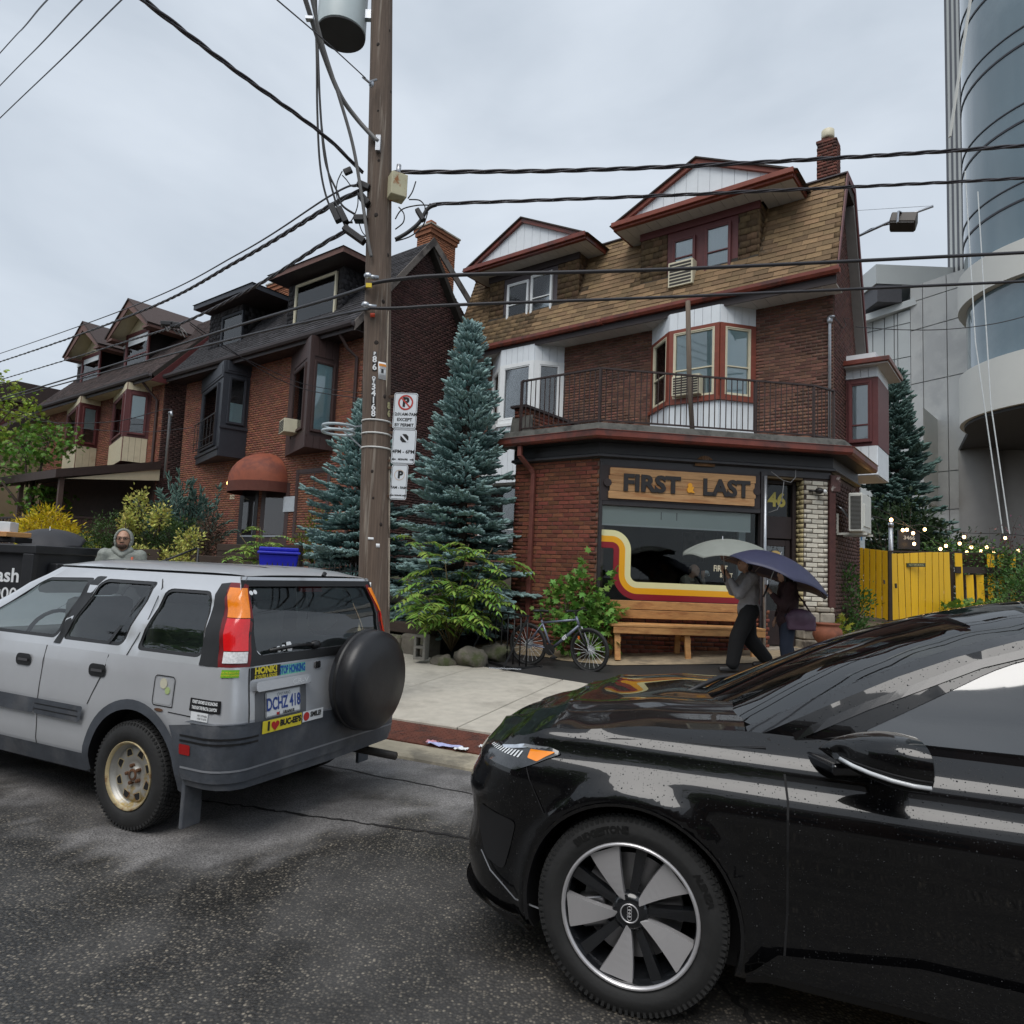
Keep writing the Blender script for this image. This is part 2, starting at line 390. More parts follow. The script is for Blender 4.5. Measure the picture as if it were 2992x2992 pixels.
# ground, road, kerb, pavement
SD = Vector((0.905,-0.425,0)).normalized(); SN = Vector((-SD.y,SD.x,0)); SO = Vector((-1.0,6.33,0))   # along the kerb, away from the road
def ST(s,t,z=0.0): return SO+SD*s+SN*t+Vector((0,0,z))
def zside(t): return 0.045+min(max(t,0),5)*0.038        # pavement rises gently away from the road
m_soil = mat('soil',(0.045,0.035,0.025),0.95,var=0.35,scale=3,bump=0.6,bscale=25,alt=(0.035,0.05,0.02),altscale=1.3)
def asphalt_mat(name,wetbias):
 m = bpy.data.materials.new(name); m.use_nodes = True; t = m.node_tree; b = t.nodes['Principled BSDF']
 tcn = N(t,'ShaderNodeTexCoord')
 v = N(t,'ShaderNodeTexVoronoi',inp={'Scale': 72.0,'Randomness': 1.0}); t.links.new(tcn.outputs['Object'],v.inputs['Vector'])
 sep = N(t,'ShaderNodeSeparateColor'); t.links.new(v.outputs['Color'],sep.inputs[0])
 cr_ = N(t,'ShaderNodeValToRGB'); e = cr_.color_ramp.elements; e[0].position = 0.0; e[0].color = (0.016,0.015,0.013,1); e[1].position = 1.0; e[1].color = (0.24,0.21,0.165,1)
 e2 = cr_.color_ramp.elements.new(0.5); e2.color = (0.052,0.048,0.042,1); e3 = cr_.color_ramp.elements.new(0.83); e3.color = (0.115,0.10,0.08,1)
 t.links.new(sep.outputs[0],cr_.inputs['Fac'])
 dm = N(t,'ShaderNodeMapRange',inp={'From Min': 0.25,'From Max': 0.62}); t.links.new(v.outputs['Distance'],dm.inputs['Value'])
 mx = N(t,'ShaderNodeMix',data_type='RGBA'); mx.inputs[7].default_value = (0.020,0.019,0.018,1); t.links.new(cr_.outputs[0],mx.inputs[6]); t.links.new(dm.outputs[0],mx.inputs['Factor'])
 n1 = N(t,'ShaderNodeTexNoise',inp={'Scale': 0.55,'Detail': 6.0,'Roughness': 0.62,'Distortion': 0.6}); t.links.new(tcn.outputs['Object'],n1.inputs['Vector'])
 w1 = N(t,'ShaderNodeMapRange',inp={'From Min': 0.42+wetbias,'From Max': 0.60+wetbias}); t.links.new(n1.outputs['Fac'],w1.inputs['Value'])
 dry = N(t,'ShaderNodeMix',data_type='RGBA',blend_type='MIX'); dry.inputs[7].default_value = (0.072,0.069,0.067,1)
 fdry = N(t,'ShaderNodeMath',operation='MULTIPLY',inp={1: 0.45}); t.links.new(w1.outputs[0],fdry.inputs[0]); t.links.new(fdry.outputs[0],dry.inputs['Factor']); t.links.new(mx.outputs[2],dry.inputs[6])
 n3 = N(t,'ShaderNodeTexNoise',inp={'Scale': 2.6,'Detail': 5.0}); t.links.new(tcn.outputs['Object'],n3.inputs['Vector'])
 mr3 = N(t,'ShaderNodeMapRange',inp={'From Min': 0.3,'From Max': 0.7,'To Min': 0.8,'To Max': 1.6}); t.links.new(n3.outputs['Fac'],mr3.inputs['Value'])
 at2 = N(t,'ShaderNodeAttribute',attribute_name='wear'); fine = N(t,'ShaderNodeTexNoise',inp={'Scale': 130.0,'Detail': 3.0}); t.links.new(tcn.outputs['Object'],fine.inputs['Vector'])
 fr = N(t,'ShaderNodeValToRGB'); fr.color_ramp.elements[0].position = .3; fr.color_ramp.elements[0].color = (.055,.053,.053,1); fr.color_ramp.elements[1].position = .72; fr.color_ramp.elements[1].color = (.24,.23,.225,1); t.links.new(fine.outputs['Fac'],fr.inputs['Fac'])
 wm = N(t,'ShaderNodeMix',data_type='RGBA'); t.links.new(at2.outputs['Fac'],wm.inputs['Factor']); t.links.new(dry.outputs[2],wm.inputs[6]); t.links.new(fr.outputs[0],wm.inputs[7]); dry = wm
 hs = N(t,'ShaderNodeHueSaturation'); t.links.new(dry.outputs[2],hs.inputs['Color']); t.links.new(mr3.outputs[0],hs.inputs['Value']); t.links.new(hs.outputs[0],b.inputs['Base Color'])
 rr = N(t,'ShaderNodeMapRange',inp={'To Min': 0.42,'To Max': 0.85}); t.links.new(w1.outputs[0],rr.inputs['Value']); t.links.new(rr.outputs[0],b.inputs['Roughness'])
 bp = N(t,'ShaderNodeBump',inp={'Strength': 0.55,'Distance': 0.006}); bp.invert = True; t.links.new(v.outputs['Distance'],bp.inputs['Height']); t.links.new(bp.outputs[0],b.inputs['Normal'])
 return m
m_asph = asphalt_mat('asphalt',0.0)
m_patchasph = mat('smooth_asphalt_patch',(0.105,0.10,0.10),0.62,var=0.25,scale=90,bump=0.3,bscale=160,alt=(0.035,0.034,0.034),altscale=1.6,altpos=(0.47,0.62),detail=3)
m_pad = mat('dark_asphalt_pad',(0.028,0.027,0.027),0.6,var=0.3,scale=60,bump=0.4,bscale=120)
m_conc = mat('pavement_concrete',(0.47,0.435,0.37),0.8,var=0.13,scale=7,bump=0.3,bscale=90,alt=(0.27,0.245,0.205),altscale=1.9,altpos=(0.50,0.82))
m_kerb = mat('kerb_concrete',(0.36,0.32,0.24),0.85,var=0.18,scale=7,bump=0.4,bscale=70,alt=(0.2,0.18,0.14),altscale=2.2)
m_rust = mat('cast_iron_plate',(0.115,0.033,0.018),0.75,var=0.35,scale=11,bump=0.3,bscale=60,alt=(0.055,0.02,0.014),altscale=3.5)
b = MB(); b.add([(-700,-700,-.06),(700,-700,-.06),(700,900,-.06),(-700,900,-.06)],[(0,1,2,3)]); tag(b.build('ground',m_soil,fix=False),kind='structure')
b = MB(); b.grid(lambda u,v: (-90+180*u,-60+118*v,0.0),8,8); tag(b.build('road',m_asph,fix=False),kind='structure')
pv = [(p.x,p.y) for p in [ST(-16,.3),ST(9,.3),ST(9,-.55),ST(1.55,-.62),ST(1.0,-1.2),ST(0.45,-2.5),ST(-.9,-2.6),ST(-2.2,-2.1),ST(-4.5,-2.3),ST(-9,-2.1),ST(-16,-2.3)]]
def edge_d(x,y):
 d = 9.0; p = Vector((x,y))
 for i in range(len(pv)):
  a,b_ = Vector(pv[i]),Vector(pv[(i+1) % len(pv)]); e = b_-a; t = max(0,min(1,(p-a).dot(e)/e.length_squared)); d = min(d,(p-a-e*t).length)
 return d if in_poly(x,y,pv) else -d
nx_,ny_ = 190,110; b = MB(); b.grid(lambda u,v: (-11+19*u,1.2+11*v,.004),nx_,ny_); nr = b.build('near_road',m_asph,fix=False); tag(nr,kind='structure')
at_ = nr.data.attributes.new('wear','FLOAT','POINT'); vals = []
for v in nr.data.vertices:
 x,y = v.co.x,v.co.y; n = noise.fractal(Vector((x*1.7,y*1.7,.3)),.6,2.1,6)
 w = .5+(edge_d(x,y)+n*.22)/.16; w = max(0,min(1,w)); k = noise.fractal(Vector((x*.8,y*1.6,7)),.7,2.0,5); dk = max(0,min(1,(k-.10)*3.2))
 vals.append(w*(1-.75*dk))
at_.data.foreach_set('value',vals)
cr_m = mat('crack_tar',(0.012,0.011,0.011),0.8,var=0.2)
def crack(pts,wd):
 b = MB(); P = []
 for i,p in enumerate(pts):
  q = Vector(pts[min(i+1,len(pts)-1)])-Vector(pts[max(i-1,0)]); n = Vector((-q.y,q.x,0)).normalized(); ww = wd*(0.5+random.random())
  P += [Vector(p)+n*ww+Vector((0,0,.0075)),Vector(p)-n*ww+Vector((0,0,.0075))]
 b.add(P,[(2*i,2*i+1,2*i+3,2*i+2) for i in range(len(pts)-1)]); return tag(b.build('road_crack',cr_m,fix=False),kind='structure')
def wob(p,q,n,a): return [Vector(p).lerp(Vector(q),i/n)+Vector((random.uniform(-a,a),random.uniform(-a,a),0)) for i in range(n+1)]
crack(wob(onz(590,2340),onz(1390,2455),40,.018),.012)
crack(wob(onz(2105,2870),onz(2200,2990),14,.012),.012)
crack(wob(ST(-1.2,-.55),ST(4,-.5),40,.015),.008)
b = MB()
def kerbsec(s):
 drop = 0.045 if -2.6 < s < 4.5 else 0.13
 return [ST(s,-.02,-.03),ST(s,0.0,drop-.02),ST(s,.03,drop),ST(s,.32,drop+.01),ST(s,.32,-.03)]
ss = [-70,-30,-12,-4,-3.2,-2.4,-1.2,0,1.2,2.4,3.6,4.3,5.2,9,20,60]
P = [p for s in ss for p in kerbsec(s)]; b.add(P,[(i*5+k,i*5+k+1,(i+1)*5+k+1,(i+1)*5+k) for i in range(len(ss)-1) for k in range(4)])
tag(smooth_angle(b.build('kerb',m_kerb),30),kind='structure')
PB = -7.25                                                 # property line in house frame
def clip(poly,side):                                     # keep side(p) >= 0 ; side linear
 out = []; n = len(poly)
 for i in range(n):
  p,q = poly[i],poly[(i+1) % n]; sp_,sq = side(p),side(q)
  if sp_ >= 0: out.append(p)
  if (sp_ > 0 > sq) or (sp_ < 0 < sq): out.append(p+(q-p)*(sp_/(sp_-sq)))
 return out
bed = MB(); PL = lambda p: PB-HL(p)[1]
bed.add([ST(-70,.3,0.02),ST(60,.3,0.02),ST(60,12,.05),ST(-70,12,.05)],[(0,1,2,3)]); sw = tag(bed.build('pavement',mat('joint_dirt',(.09,.08,.06),.95,var=.3),fix=False),kind='structure')
random.seed(5)
ts = [1.02,2.72,4.45,6.3,8.2,10.2,12.4]
for i,s in enumerate(np.arange(-15.4,13,1.55)):
 for j in range(len(ts)-1):
  g = .009; s0,s1,t0,t1 = s+g,s+1.55-g,ts[j]+g,ts[j+1]-g
  q = clip([ST(s0,t0),ST(s1,t0),ST(s1,t1),ST(s0,t1)],PL)
  q = [p for k,p in enumerate(q) if (p-q[k-1]).length > .02]
  if len(q) < 3 or ST(s,t0).x < -16: continue
  dz = random.uniform(-.004,.004)
  b = MB(); cz = lambda p: zside((p-SO).dot(SN))+dz
  n = len(q); b.add([Vector((p.x,p.y,cz(p)-.09)) for p in q]+[Vector((p.x,p.y,cz(p))) for p in q],[tuple(range(n,2*n))]+[(k,(k+1) % n,n+(k+1) % n,n+k) for k in range(n)])
  b.build('slab',m_conc,sw,bevel=.006,segs=1)
b = MB(); b.add([(-.30,-.345,-.05),(.30,-.345,-.05),(.30,.345,-.05),(-.30,.345,-.05),(-.30,-.345,0),(.30,-.345,0),(.30,.345,0),(-.30,.345,0)],[(4,5,6,7),(0,1,5,4),(1,2,6,5),(2,3,7,6),(3,0,4,7)])
for i in range(10):
 for j in range(11):
  x,y = -.27+.06*i,-.315+.063*j; b.add([(x+.012*math.cos(a*1.0472),y+.012*math.sin(a*1.0472),-.001) for a in range(6)]+[(x+.007*math.cos(a*1.0472),y+.007*math.sin(a*1.0472),.006) for a in range(6)],[(a,(a+1) % 6,6+(a+1) % 6,6+a) for a in range(6)]+[(6,7,8,9,10,11)])
me = bpy.data.meshes.new('tactile_plate'); me.from_pydata(b.v,[],b.f); me.materials.append(m_rust)
for i in range(9):
 o = link('tactile_plate',me,sw); o.location = ST(-2.35+.606*i,.67,zside(.67)-.004); o.rotation_euler = (0,0,math.atan2(SD.y,SD.x))
b = MB(); b.add([ST(-16,.32,.02),ST(-2.66,.32,.02),ST(-2.66,1.02,.08),ST(-16,1.02,.08)],[(0,1,2,3)]); b.add([ST(3.12,.32,.05),ST(14,.32,.1),ST(14,1.02,.085),ST(3.12,1.02,.085)],[(0,1,2,3)]); b.build('paving_strip',m_conc,sw,fix=False)
def hpoly(pts,z): return [HW(a,b_,z(a,b_)) for a,b_ in pts]
zpad = lambda a,b_: 0.20+(b_-PB)*0.075
def hsheet(name,m,outline,z,kind='structure',sp=.6):
 pp,ff = patch(outline,(),sp); b = MB(); b.add([HW(x,y,z(x,y)) for x,y in pp],ff); return tag(b.build(name,m,fix=False),kind=kind)
hsheet('asphalt_apron',m_pad,[(-5.2,PB),(8,PB),(8,-1.5),(.6,-1.5),(-2.5,-4.9),(-5.2,-4.9)],lambda a,b_: zpad(a,b_)+.008*noise.noise(Vector((a*3,b_*3,0))))
wn = [(-4.9+.35*k,-6.05-.12*noise.noise(Vector((k*.9,3,1)))) for k in range(7)]
hsheet('concrete_foot',mat('tan_concrete',(0.33,0.26,0.17),0.85,var=.25,scale=9,bump=.4,bscale=60,alt=(.2,.16,.11),altscale=2.5),[(-4.9,-6.0)]+wn[1:]+[(-1.9,-5.95),(-.6,-4.85),(.9,-3.35),(2.2,-2.0),(2.2,-1),(.4,-1),(-2.6,-4.9),(-4.9,-4.9)],lambda a,b_: zpad(a,b_)+.012)
def zyard(a,b_):
 base = .62+.17*(b_+7)
 return base+.08*noise.noise(Vector((a*.7,b_*.7,2)))
hsheet('yard',m_soil,[(-60,-7.1),(-4.75,-7.1),(-4.75,12),(-60,12)],lambda a,b_: min(zyard(a,b_),1.9),sp=1.0)
hsheet('side_yard',mat('packed_earth',(0.13,0.095,0.06),0.95,var=.3,scale=4,bump=.5,bscale=40),[(-1.2,-1.2),(9,-1.2),(30,14),(30,60),(-30,60),(-30,8),(-1.2,8)],lambda a,b_: .46+.055*min(max(b_+1,0),14),sp=2.0)
# shared building helpers
def face(p0,p1,z0=0.0):
 """vertical face in local (a, b): u along p0->p1, v height, d outward (to the right-hand side normal towards -b)"""
 p0 = Vector((p0[0],p0[1],0)); p1 = Vector((p1[0],p1[1],0)); e = (p1-p0).normalized(); n = Vector((e.y,-e.x,0))
 def f(u,v,d=0.0): return p0+e*u+n*d+Vector((0,0,z0+v))
 f.n = n; f.L = (p1-p0).length; f.e = e; return f
def fbox(b,f,u0,u1,v0,v1,d0,d1):
 P = [f(u,v,d) for d in (d0,d1) for v in (v0,v1) for u in (u0,u1)]
 return b.add(P,[(0,1,3,2),(4,6,7,5),(0,4,5,1),(2,3,7,6),(0,2,6,4),(1,5,7,3)])
def siding(parent,f,u0,u1,v0,v1,m,bw=.19,name='siding_board',th=.02,d0=0.0,gap=.009):
 n = max(1,round((u1-u0)/bw)); w_ = (u1-u0)/n
 for i in range(n):
  b = MB(); fbox(b,f,u0+i*w_+gap/2,u0+(i+1)*w_-gap/2,v0,v1,d0-.01,d0+th); b.build(name,m,parent)
g_dark = glass('window_glass',(0.97,0.99,0.99),0.0,0.03,refl=.08)
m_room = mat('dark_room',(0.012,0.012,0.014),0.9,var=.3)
m_curt = mat('pale_curtain',(0.60,0.68,0.72),0.9,var=.06,scale=3,stretch=(9,9,.5))
m_curtb = mat('teal_white_blind',(0.50,0.66,0.68),0.8,var=.05,scale=2)
def window(parent,f,u0,u1,v0,v1,mf,fw=.07,vs_=(),hs=(),ms=None,sw_=.035,back='dark',depth=.10,proud=.03,curtain=None,name='window'):
 """frame (part) > pane, sash, blind (sub-parts). vs_/hs: fractions of vertical / horizontal bars"""
 b = MB(); fbox(b,f,u0-fw,u0,v0-fw,v1+fw,-.05,proud); fbox(b,f,u1,u1+fw,v0-fw,v1+fw,-.05,proud); fbox(b,f,u0,u1,v1,v1+fw,-.05,proud-.002); fbox(b,f,u0,u1,v0-fw,v0,-.05,proud-.002)
 wn = b.build(name,mf,parent,bevel=.006,segs=1)
 b = MB(); ms = ms or mf
 U = [u0]+[u0+(u1-u0)*k for k in vs_]+[u1]; Vv = [v0]+[v0+(v1-v0)*k for k in hs]+[v1]
 for u in U: fbox(b,f,u-sw_/2 if u not in (u0,u1) else (u if u == u0 else u-sw_),u+sw_/2 if u not in (u0,u1) else (u+sw_ if u == u0 else u),v0,v1,-.045,proud-.012)
 for v in Vv:
  for i in range(len(U)-1): fbox(b,f,U[i]+sw_*.5,U[i+1]-sw_*.5,v-sw_/2 if v not in (v0,v1) else (v if v == v0 else v-sw_),v+sw_/2 if v not in (v0,v1) else (v+sw_ if v == v0 else v),-.043,proud-.015)
 b.build('sash',ms,wn)
 for i in range(len(U)-1):
  for j in range(len(Vv)-1):
   b = MB(); fbox(b,f,U[i]+.005,U[i+1]-.005,Vv[j]+.005,Vv[j+1]-.005,-.022,-.016); b.build('pane',g_dark,wn)
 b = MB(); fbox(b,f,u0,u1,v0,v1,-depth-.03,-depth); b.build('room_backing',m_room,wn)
 if curtain:
  mc,lo,hi = curtain; b = MB(); fbox(b,f,u0+.01,u1-.01,v0+(v1-v0)*lo,v0+(v1-v0)*hi,-depth+.004,-depth+.010); b.build('blind',mc,wn)
 return wn
def window_ac(parent,f,u0,u1,v0,v1,out,mb,mg,name='air_conditioner'):
 b = MB(); fbox(b,f,u0,u1,v0,v1,-.05,out); o = b.build(name,mb,parent,bevel=.012)
 b = MB(); n = 7
 for i in range(n):
  v = v0+.03+(v1-v0-.06)*(i+.15)/n; fbox(b,f,u0+.04,u1-.04,v,v+(v1-v0-.06)/n*.6,out-.004,out+.006)
 b.build('grille',mg,o); return o
def gutter(parent,pts,m,h=.13,w_=.12,name='gutter'):
 """open trough swept along local points"""
 sec = [(0,h),(0,0),(w_*.75,0),(w_,h*.45),(w_,h),(w_+.012,h),(w_+.012,h*.4),(w_*.8,-.012),(-.012,-.012),(-.012,h)]
 b = MB(); P = []
 pts = [Vector(p) for p in pts]; m_ = len(pts)
 for i,p in enumerate(pts):
  d = (pts[min(i+1,m_-1)]-pts[max(i-1,0)]); d.z = 0; d.normalize(); nrm = Vector((d.y,-d.x,0))
  if 0 < i < m_-1:
   d1 = (pts[i]-pts[i-1]).normalized(); n1 = Vector((d1.y,-d1.x,0)); nrm = nrm/max(.5,nrm.dot(n1))
  P += [p+nrm*x+Vector((0,0,z)) for x,z in sec]
 k = len(sec); Fs = [(i*k+j,i*k+(j+1) % k,(i+1)*k+(j+1) % k,(i+1)*k+j) for i in range(m_-1) for j in range(k)]
 b.add(P,Fs+[tuple(range(k)),tuple(range((m_-1)*k,m_*k))[::-1]]); return b.build(name,m,parent)
def downpipe(parent,pts,m,r=.04,name='downpipe'):
 b = MB(); b.tube(pts,r,8); o = b.build(name,m,parent); smooth_angle(o,50); return o
# the double house above the shop
m_brk = mat('dark_brown_brick',(0.175,0.078,0.052),0.85,var=.25,scale=20,bump=.5,bscale=80,isl=.32,hue=.012,objrand=.2,alt=(.10,.055,.042),altscale=.55,altpos=(.42,.68))
m_mort = mat('mortar',(0.19,0.145,0.115),0.95,var=.2,scale=9,alt=(.11,.08,.065),altscale=.7)
m_tan = mat('tan_shingle',(0.205,0.132,0.068),0.85,var=.18,scale=26,bump=.5,bscale=140,isl=.34,hue=.006,objrand=.3,alt=(.085,.062,.038),altscale=.8,altpos=(.55,.72))
m_tan2 = mat('brown_shingle',(0.135,0.086,0.045),0.85,var=.2,scale=26,bump=.5,bscale=140,isl=.38,hue=.012,objrand=.3)
m_white = mat('white_siding',(0.72,0.76,0.79),0.55,var=.05,scale=4,bump=.05)
m_soff = mat('soffit_white',(0.52,0.50,0.47),0.6,var=.08,scale=4)
m_maroon = mat('maroon_paint',(0.115,0.030,0.030),0.5,var=.15,scale=9)
m_red = mat('brick_red_paint',(0.21,0.048,0.026),0.5,var=.18,scale=7)
m_gutr = mat('red_brown_gutter',(0.175,0.040,0.024),0.32,var=.25,scale=5,alt=(.09,.03,.022),altscale=2)
m_dkwood = mat('dark_brown_trim',(0.028,0.018,0.018),0.55,var=.2)
m_grey_tr = mat('taupe_trim',(0.075,0.060,0.066),0.55,var=.12)
m_cream = mat('cream_plastic',(0.62,0.57,0.42),0.5,var=.06)
m_dkgr = mat('dark_grille',(0.035,0.03,0.026),0.7)
m_galv = mat('galvanised_steel',(0.42,0.44,0.47),0.38,metal=.75,var=.12,scale=14)
m_vinyl = mat('white_vinyl_frame',(0.78,0.80,0.80),0.4,var=.04)
house = thing('brick_house','brown brick double house with tan shingle roof and two gabled dormers behind the corner shop','house',C0,-TH)
AL,AR,ZE = -10.55,0.0,8.20
FH = face((AL,0),(AR,0)); UF = lambda a: a-AL
g1 = (fb(1405,1380,0)[0],fb(1540,1380,0)[0],fb(1450,1600,0)[2],fb(1450,1385,0)[2])
hole_g = [(UF(g1[0]),g1[2]),(UF(g1[1]),g1[2]),(UF(g1[1]),g1[3]),(UF(g1[0]),g1[3])]
slab([(0,.3),(UF(AR),.3),(UF(AR),ZE),(0,ZE)],[hole_g],lambda u,v: FH(u,v),FH.n,.25,'wall',m_mort,house)
brick_field(house,lambda u,v: FH(u,v),FH.n,[(0.0,.9),(UF(-4.6),.9),(UF(-4.6),4.0),(UF(AR),4.0),(UF(AR),ZE),(0,ZE)],[hole_g],m_brk,parts=180,prefer=lambda r: abs(r[0]-7.6)+abs(r[2]-6.4)*1.6 if not 6.3 < r[0] < 8.9 else 9,seed=4)
window(house,FH,hole_g[0][0]+.09,hole_g[1][0]-.09,g1[2]+.09,g1[3]-.09,m_vinyl,.09,hs=(.22,),curtain=None)
FS = face((0,0),(0,2.7))
side_poly = [(.0,.4),(2.7,.4),(2.7,6.6),(1.05,10.6),(.24,10.75),(-.05,9.9),(-.05,ZE)]
side_poly = [(max(p[0],0),p[1]) for p in side_poly]
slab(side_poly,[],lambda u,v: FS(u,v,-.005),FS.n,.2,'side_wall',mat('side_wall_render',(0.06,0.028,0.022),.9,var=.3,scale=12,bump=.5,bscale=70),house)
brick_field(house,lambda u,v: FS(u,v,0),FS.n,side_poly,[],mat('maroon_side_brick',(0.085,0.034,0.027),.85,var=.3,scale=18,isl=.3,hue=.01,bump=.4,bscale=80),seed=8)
EB0,EZ = -.66,8.24
b = MB(); b.b2(AL-.05,.2,EB0-.01,EB0+.02,8.02,8.33); b.build('fascia',m_dkwood,house)
n = 36
for i in range(n):
 a0 = AL-.02+i*(.2-AL)/n; b = MB(); b.b2(a0+.005,a0+(.2-AL)/n-.005,EB0+.025,.01,8.05,8.07); b.build('soffit_panel',m_soff,house)
gutter(house,[(AL-.1,EB0-.012,8.16),(-5.4,EB0-.012,8.19)],m_gutr); gutter(house,[(-5.38,EB0-.012,8.20),(.28,EB0-.012,8.22)],m_gutr)
RB0,RZ0,RB1,RZ1 = -.70,8.33,.24,10.88
sl = math.hypot(RB1-RB0,RZ1-RZ0); dv = Vector((0,(RB1-RB0)/sl,(RZ1-RZ0)/sl)); rn = Vector((0,-dv.z,dv.y))
RF = lambda u,v: Vector((AL-.12+u,RB0,RZ0))+dv*v
UR = lambda a: a-AL+.12
roof = MB(); roof.prism([(RB0,RZ0),(RB1,RZ1),(1.05,RZ1-.02),(2.85,6.45),(2.65,6.45),(1.0,10.5),(.3,10.6),(RB0+.12,RZ0-.05)],lambda y,z: Vector((AL-.1,y,z)),lambda y,z: Vector((.22,y,z))); roof = roof.build('roof',mat('roof_deck',(.03,.025,.02),.9),house)
def dorm(wl,wr,wb,wt,bD=-.36):
 return [(UR(wl),0.02),(UR(wr),.02),(UR(wr),sl),(UR(wl),sl)]
dR = dict(l=fb(1873,800,-.36)[0],r=fb(2218,700,-.36)[0]); dL = dict(l=fb(1430,900,-.36)[0],r=fb(1689,850,-.36)[0])
holes = [[(UR(d['l']),.93),(UR(d['r']),.93),(UR(d['r']),sl+.1),(UR(d['l']),sl+.1)] for d in (dL,dR)]
shingle_field(roof,RF,rn,[(0,0),(UR(.22),0),(UR(.22),sl),(0,sl)],holes,m_tan,parts=260,prefer=lambda r: -r[0],seed=9)
b = MB(); b.bar((AL-.1,RB1+.03,RZ1+.01),(.24,RB1+.03,RZ1+.01),.2,.03); b.build('ridge_cap',m_grey_tr,roof)
b = MB(); b.prism([(RB0-.02,RZ0-.12),(RB0-.02,RZ0+.03),(RB1-.02,RZ1+.05),(RB1+.08,RZ1-.12)],lambda y,z: Vector((.225,y,z)),lambda y,z: Vector((.25,y,z)))
b.prism([(RB1-.02,RZ1+.05),(1.07,RZ1+.03),(2.93,6.42),(2.8,6.42),(1.0,RZ1-.12),(RB1+.08,RZ1-.12)],lambda y,z: Vector((.225,y,z)),lambda y,z: Vector((.25,y,z))); b.build('barge_board',m_maroon,roof)
b = MB(); b.prism([(1.0,10.52),(2.72,6.45),(2.66,6.43),(.96,10.44)],lambda y,z: Vector((-.02,y,z)),lambda y,z: Vector((.222,y,z))); b.build('verge_soffit',mat('grey_soffit',(.16,.15,.14),.7,var=.12),roof)
cx0,cx1 = fb(2390,480,.62)[0],fb(2452,480,.62)[0]; cz = fb(2420,420,.62)[2]
ch = MB(); ch.b2(cx0+.03,cx1-.03,.42,.80,10.6,cz-.02); ch = ch.build('chimney',m_mort,house)
FC = face((cx0+.03,.42),(cx1-.03,.42)); FC2 = face((cx1-.03,.42),(cx1-.03,.80))
m_chb = mat('sooty_brick',(0.12,0.04,0.028),.9,var=.3,isl=.4,alt=(.03,.02,.018),altscale=1.6,bump=.5)
for FF in (FC,FC2): brick_field(ch,lambda u,v,FF=FF: FF(u,v),FF.n,[(-.015,10.6),(FF.L+.015,10.6),(FF.L+.015,cz-.03),(-.015,cz-.03)],[],m_chb,seed=int(FF.L*100),depth=.02)
b = MB(); b.b2(cx0-.01,cx1-.16,.45,.75,cz-.03,cz+.05); b.b2(cx0+.1,cx1-.2,.5,.7,cz+.05,cz+.12); b.build('chimney_top',m_chb,ch,bevel=.02)
b = MB(); b.lathe([(.13,cz+.10),(.145,cz+.14),(.14,cz+.30),(.10,cz+.33),(.02,cz+.335)],14,Matrix.Translation((cx0+.22,.6,0))); b.build('chimney_pot',m_cream,ch,smooth=True)
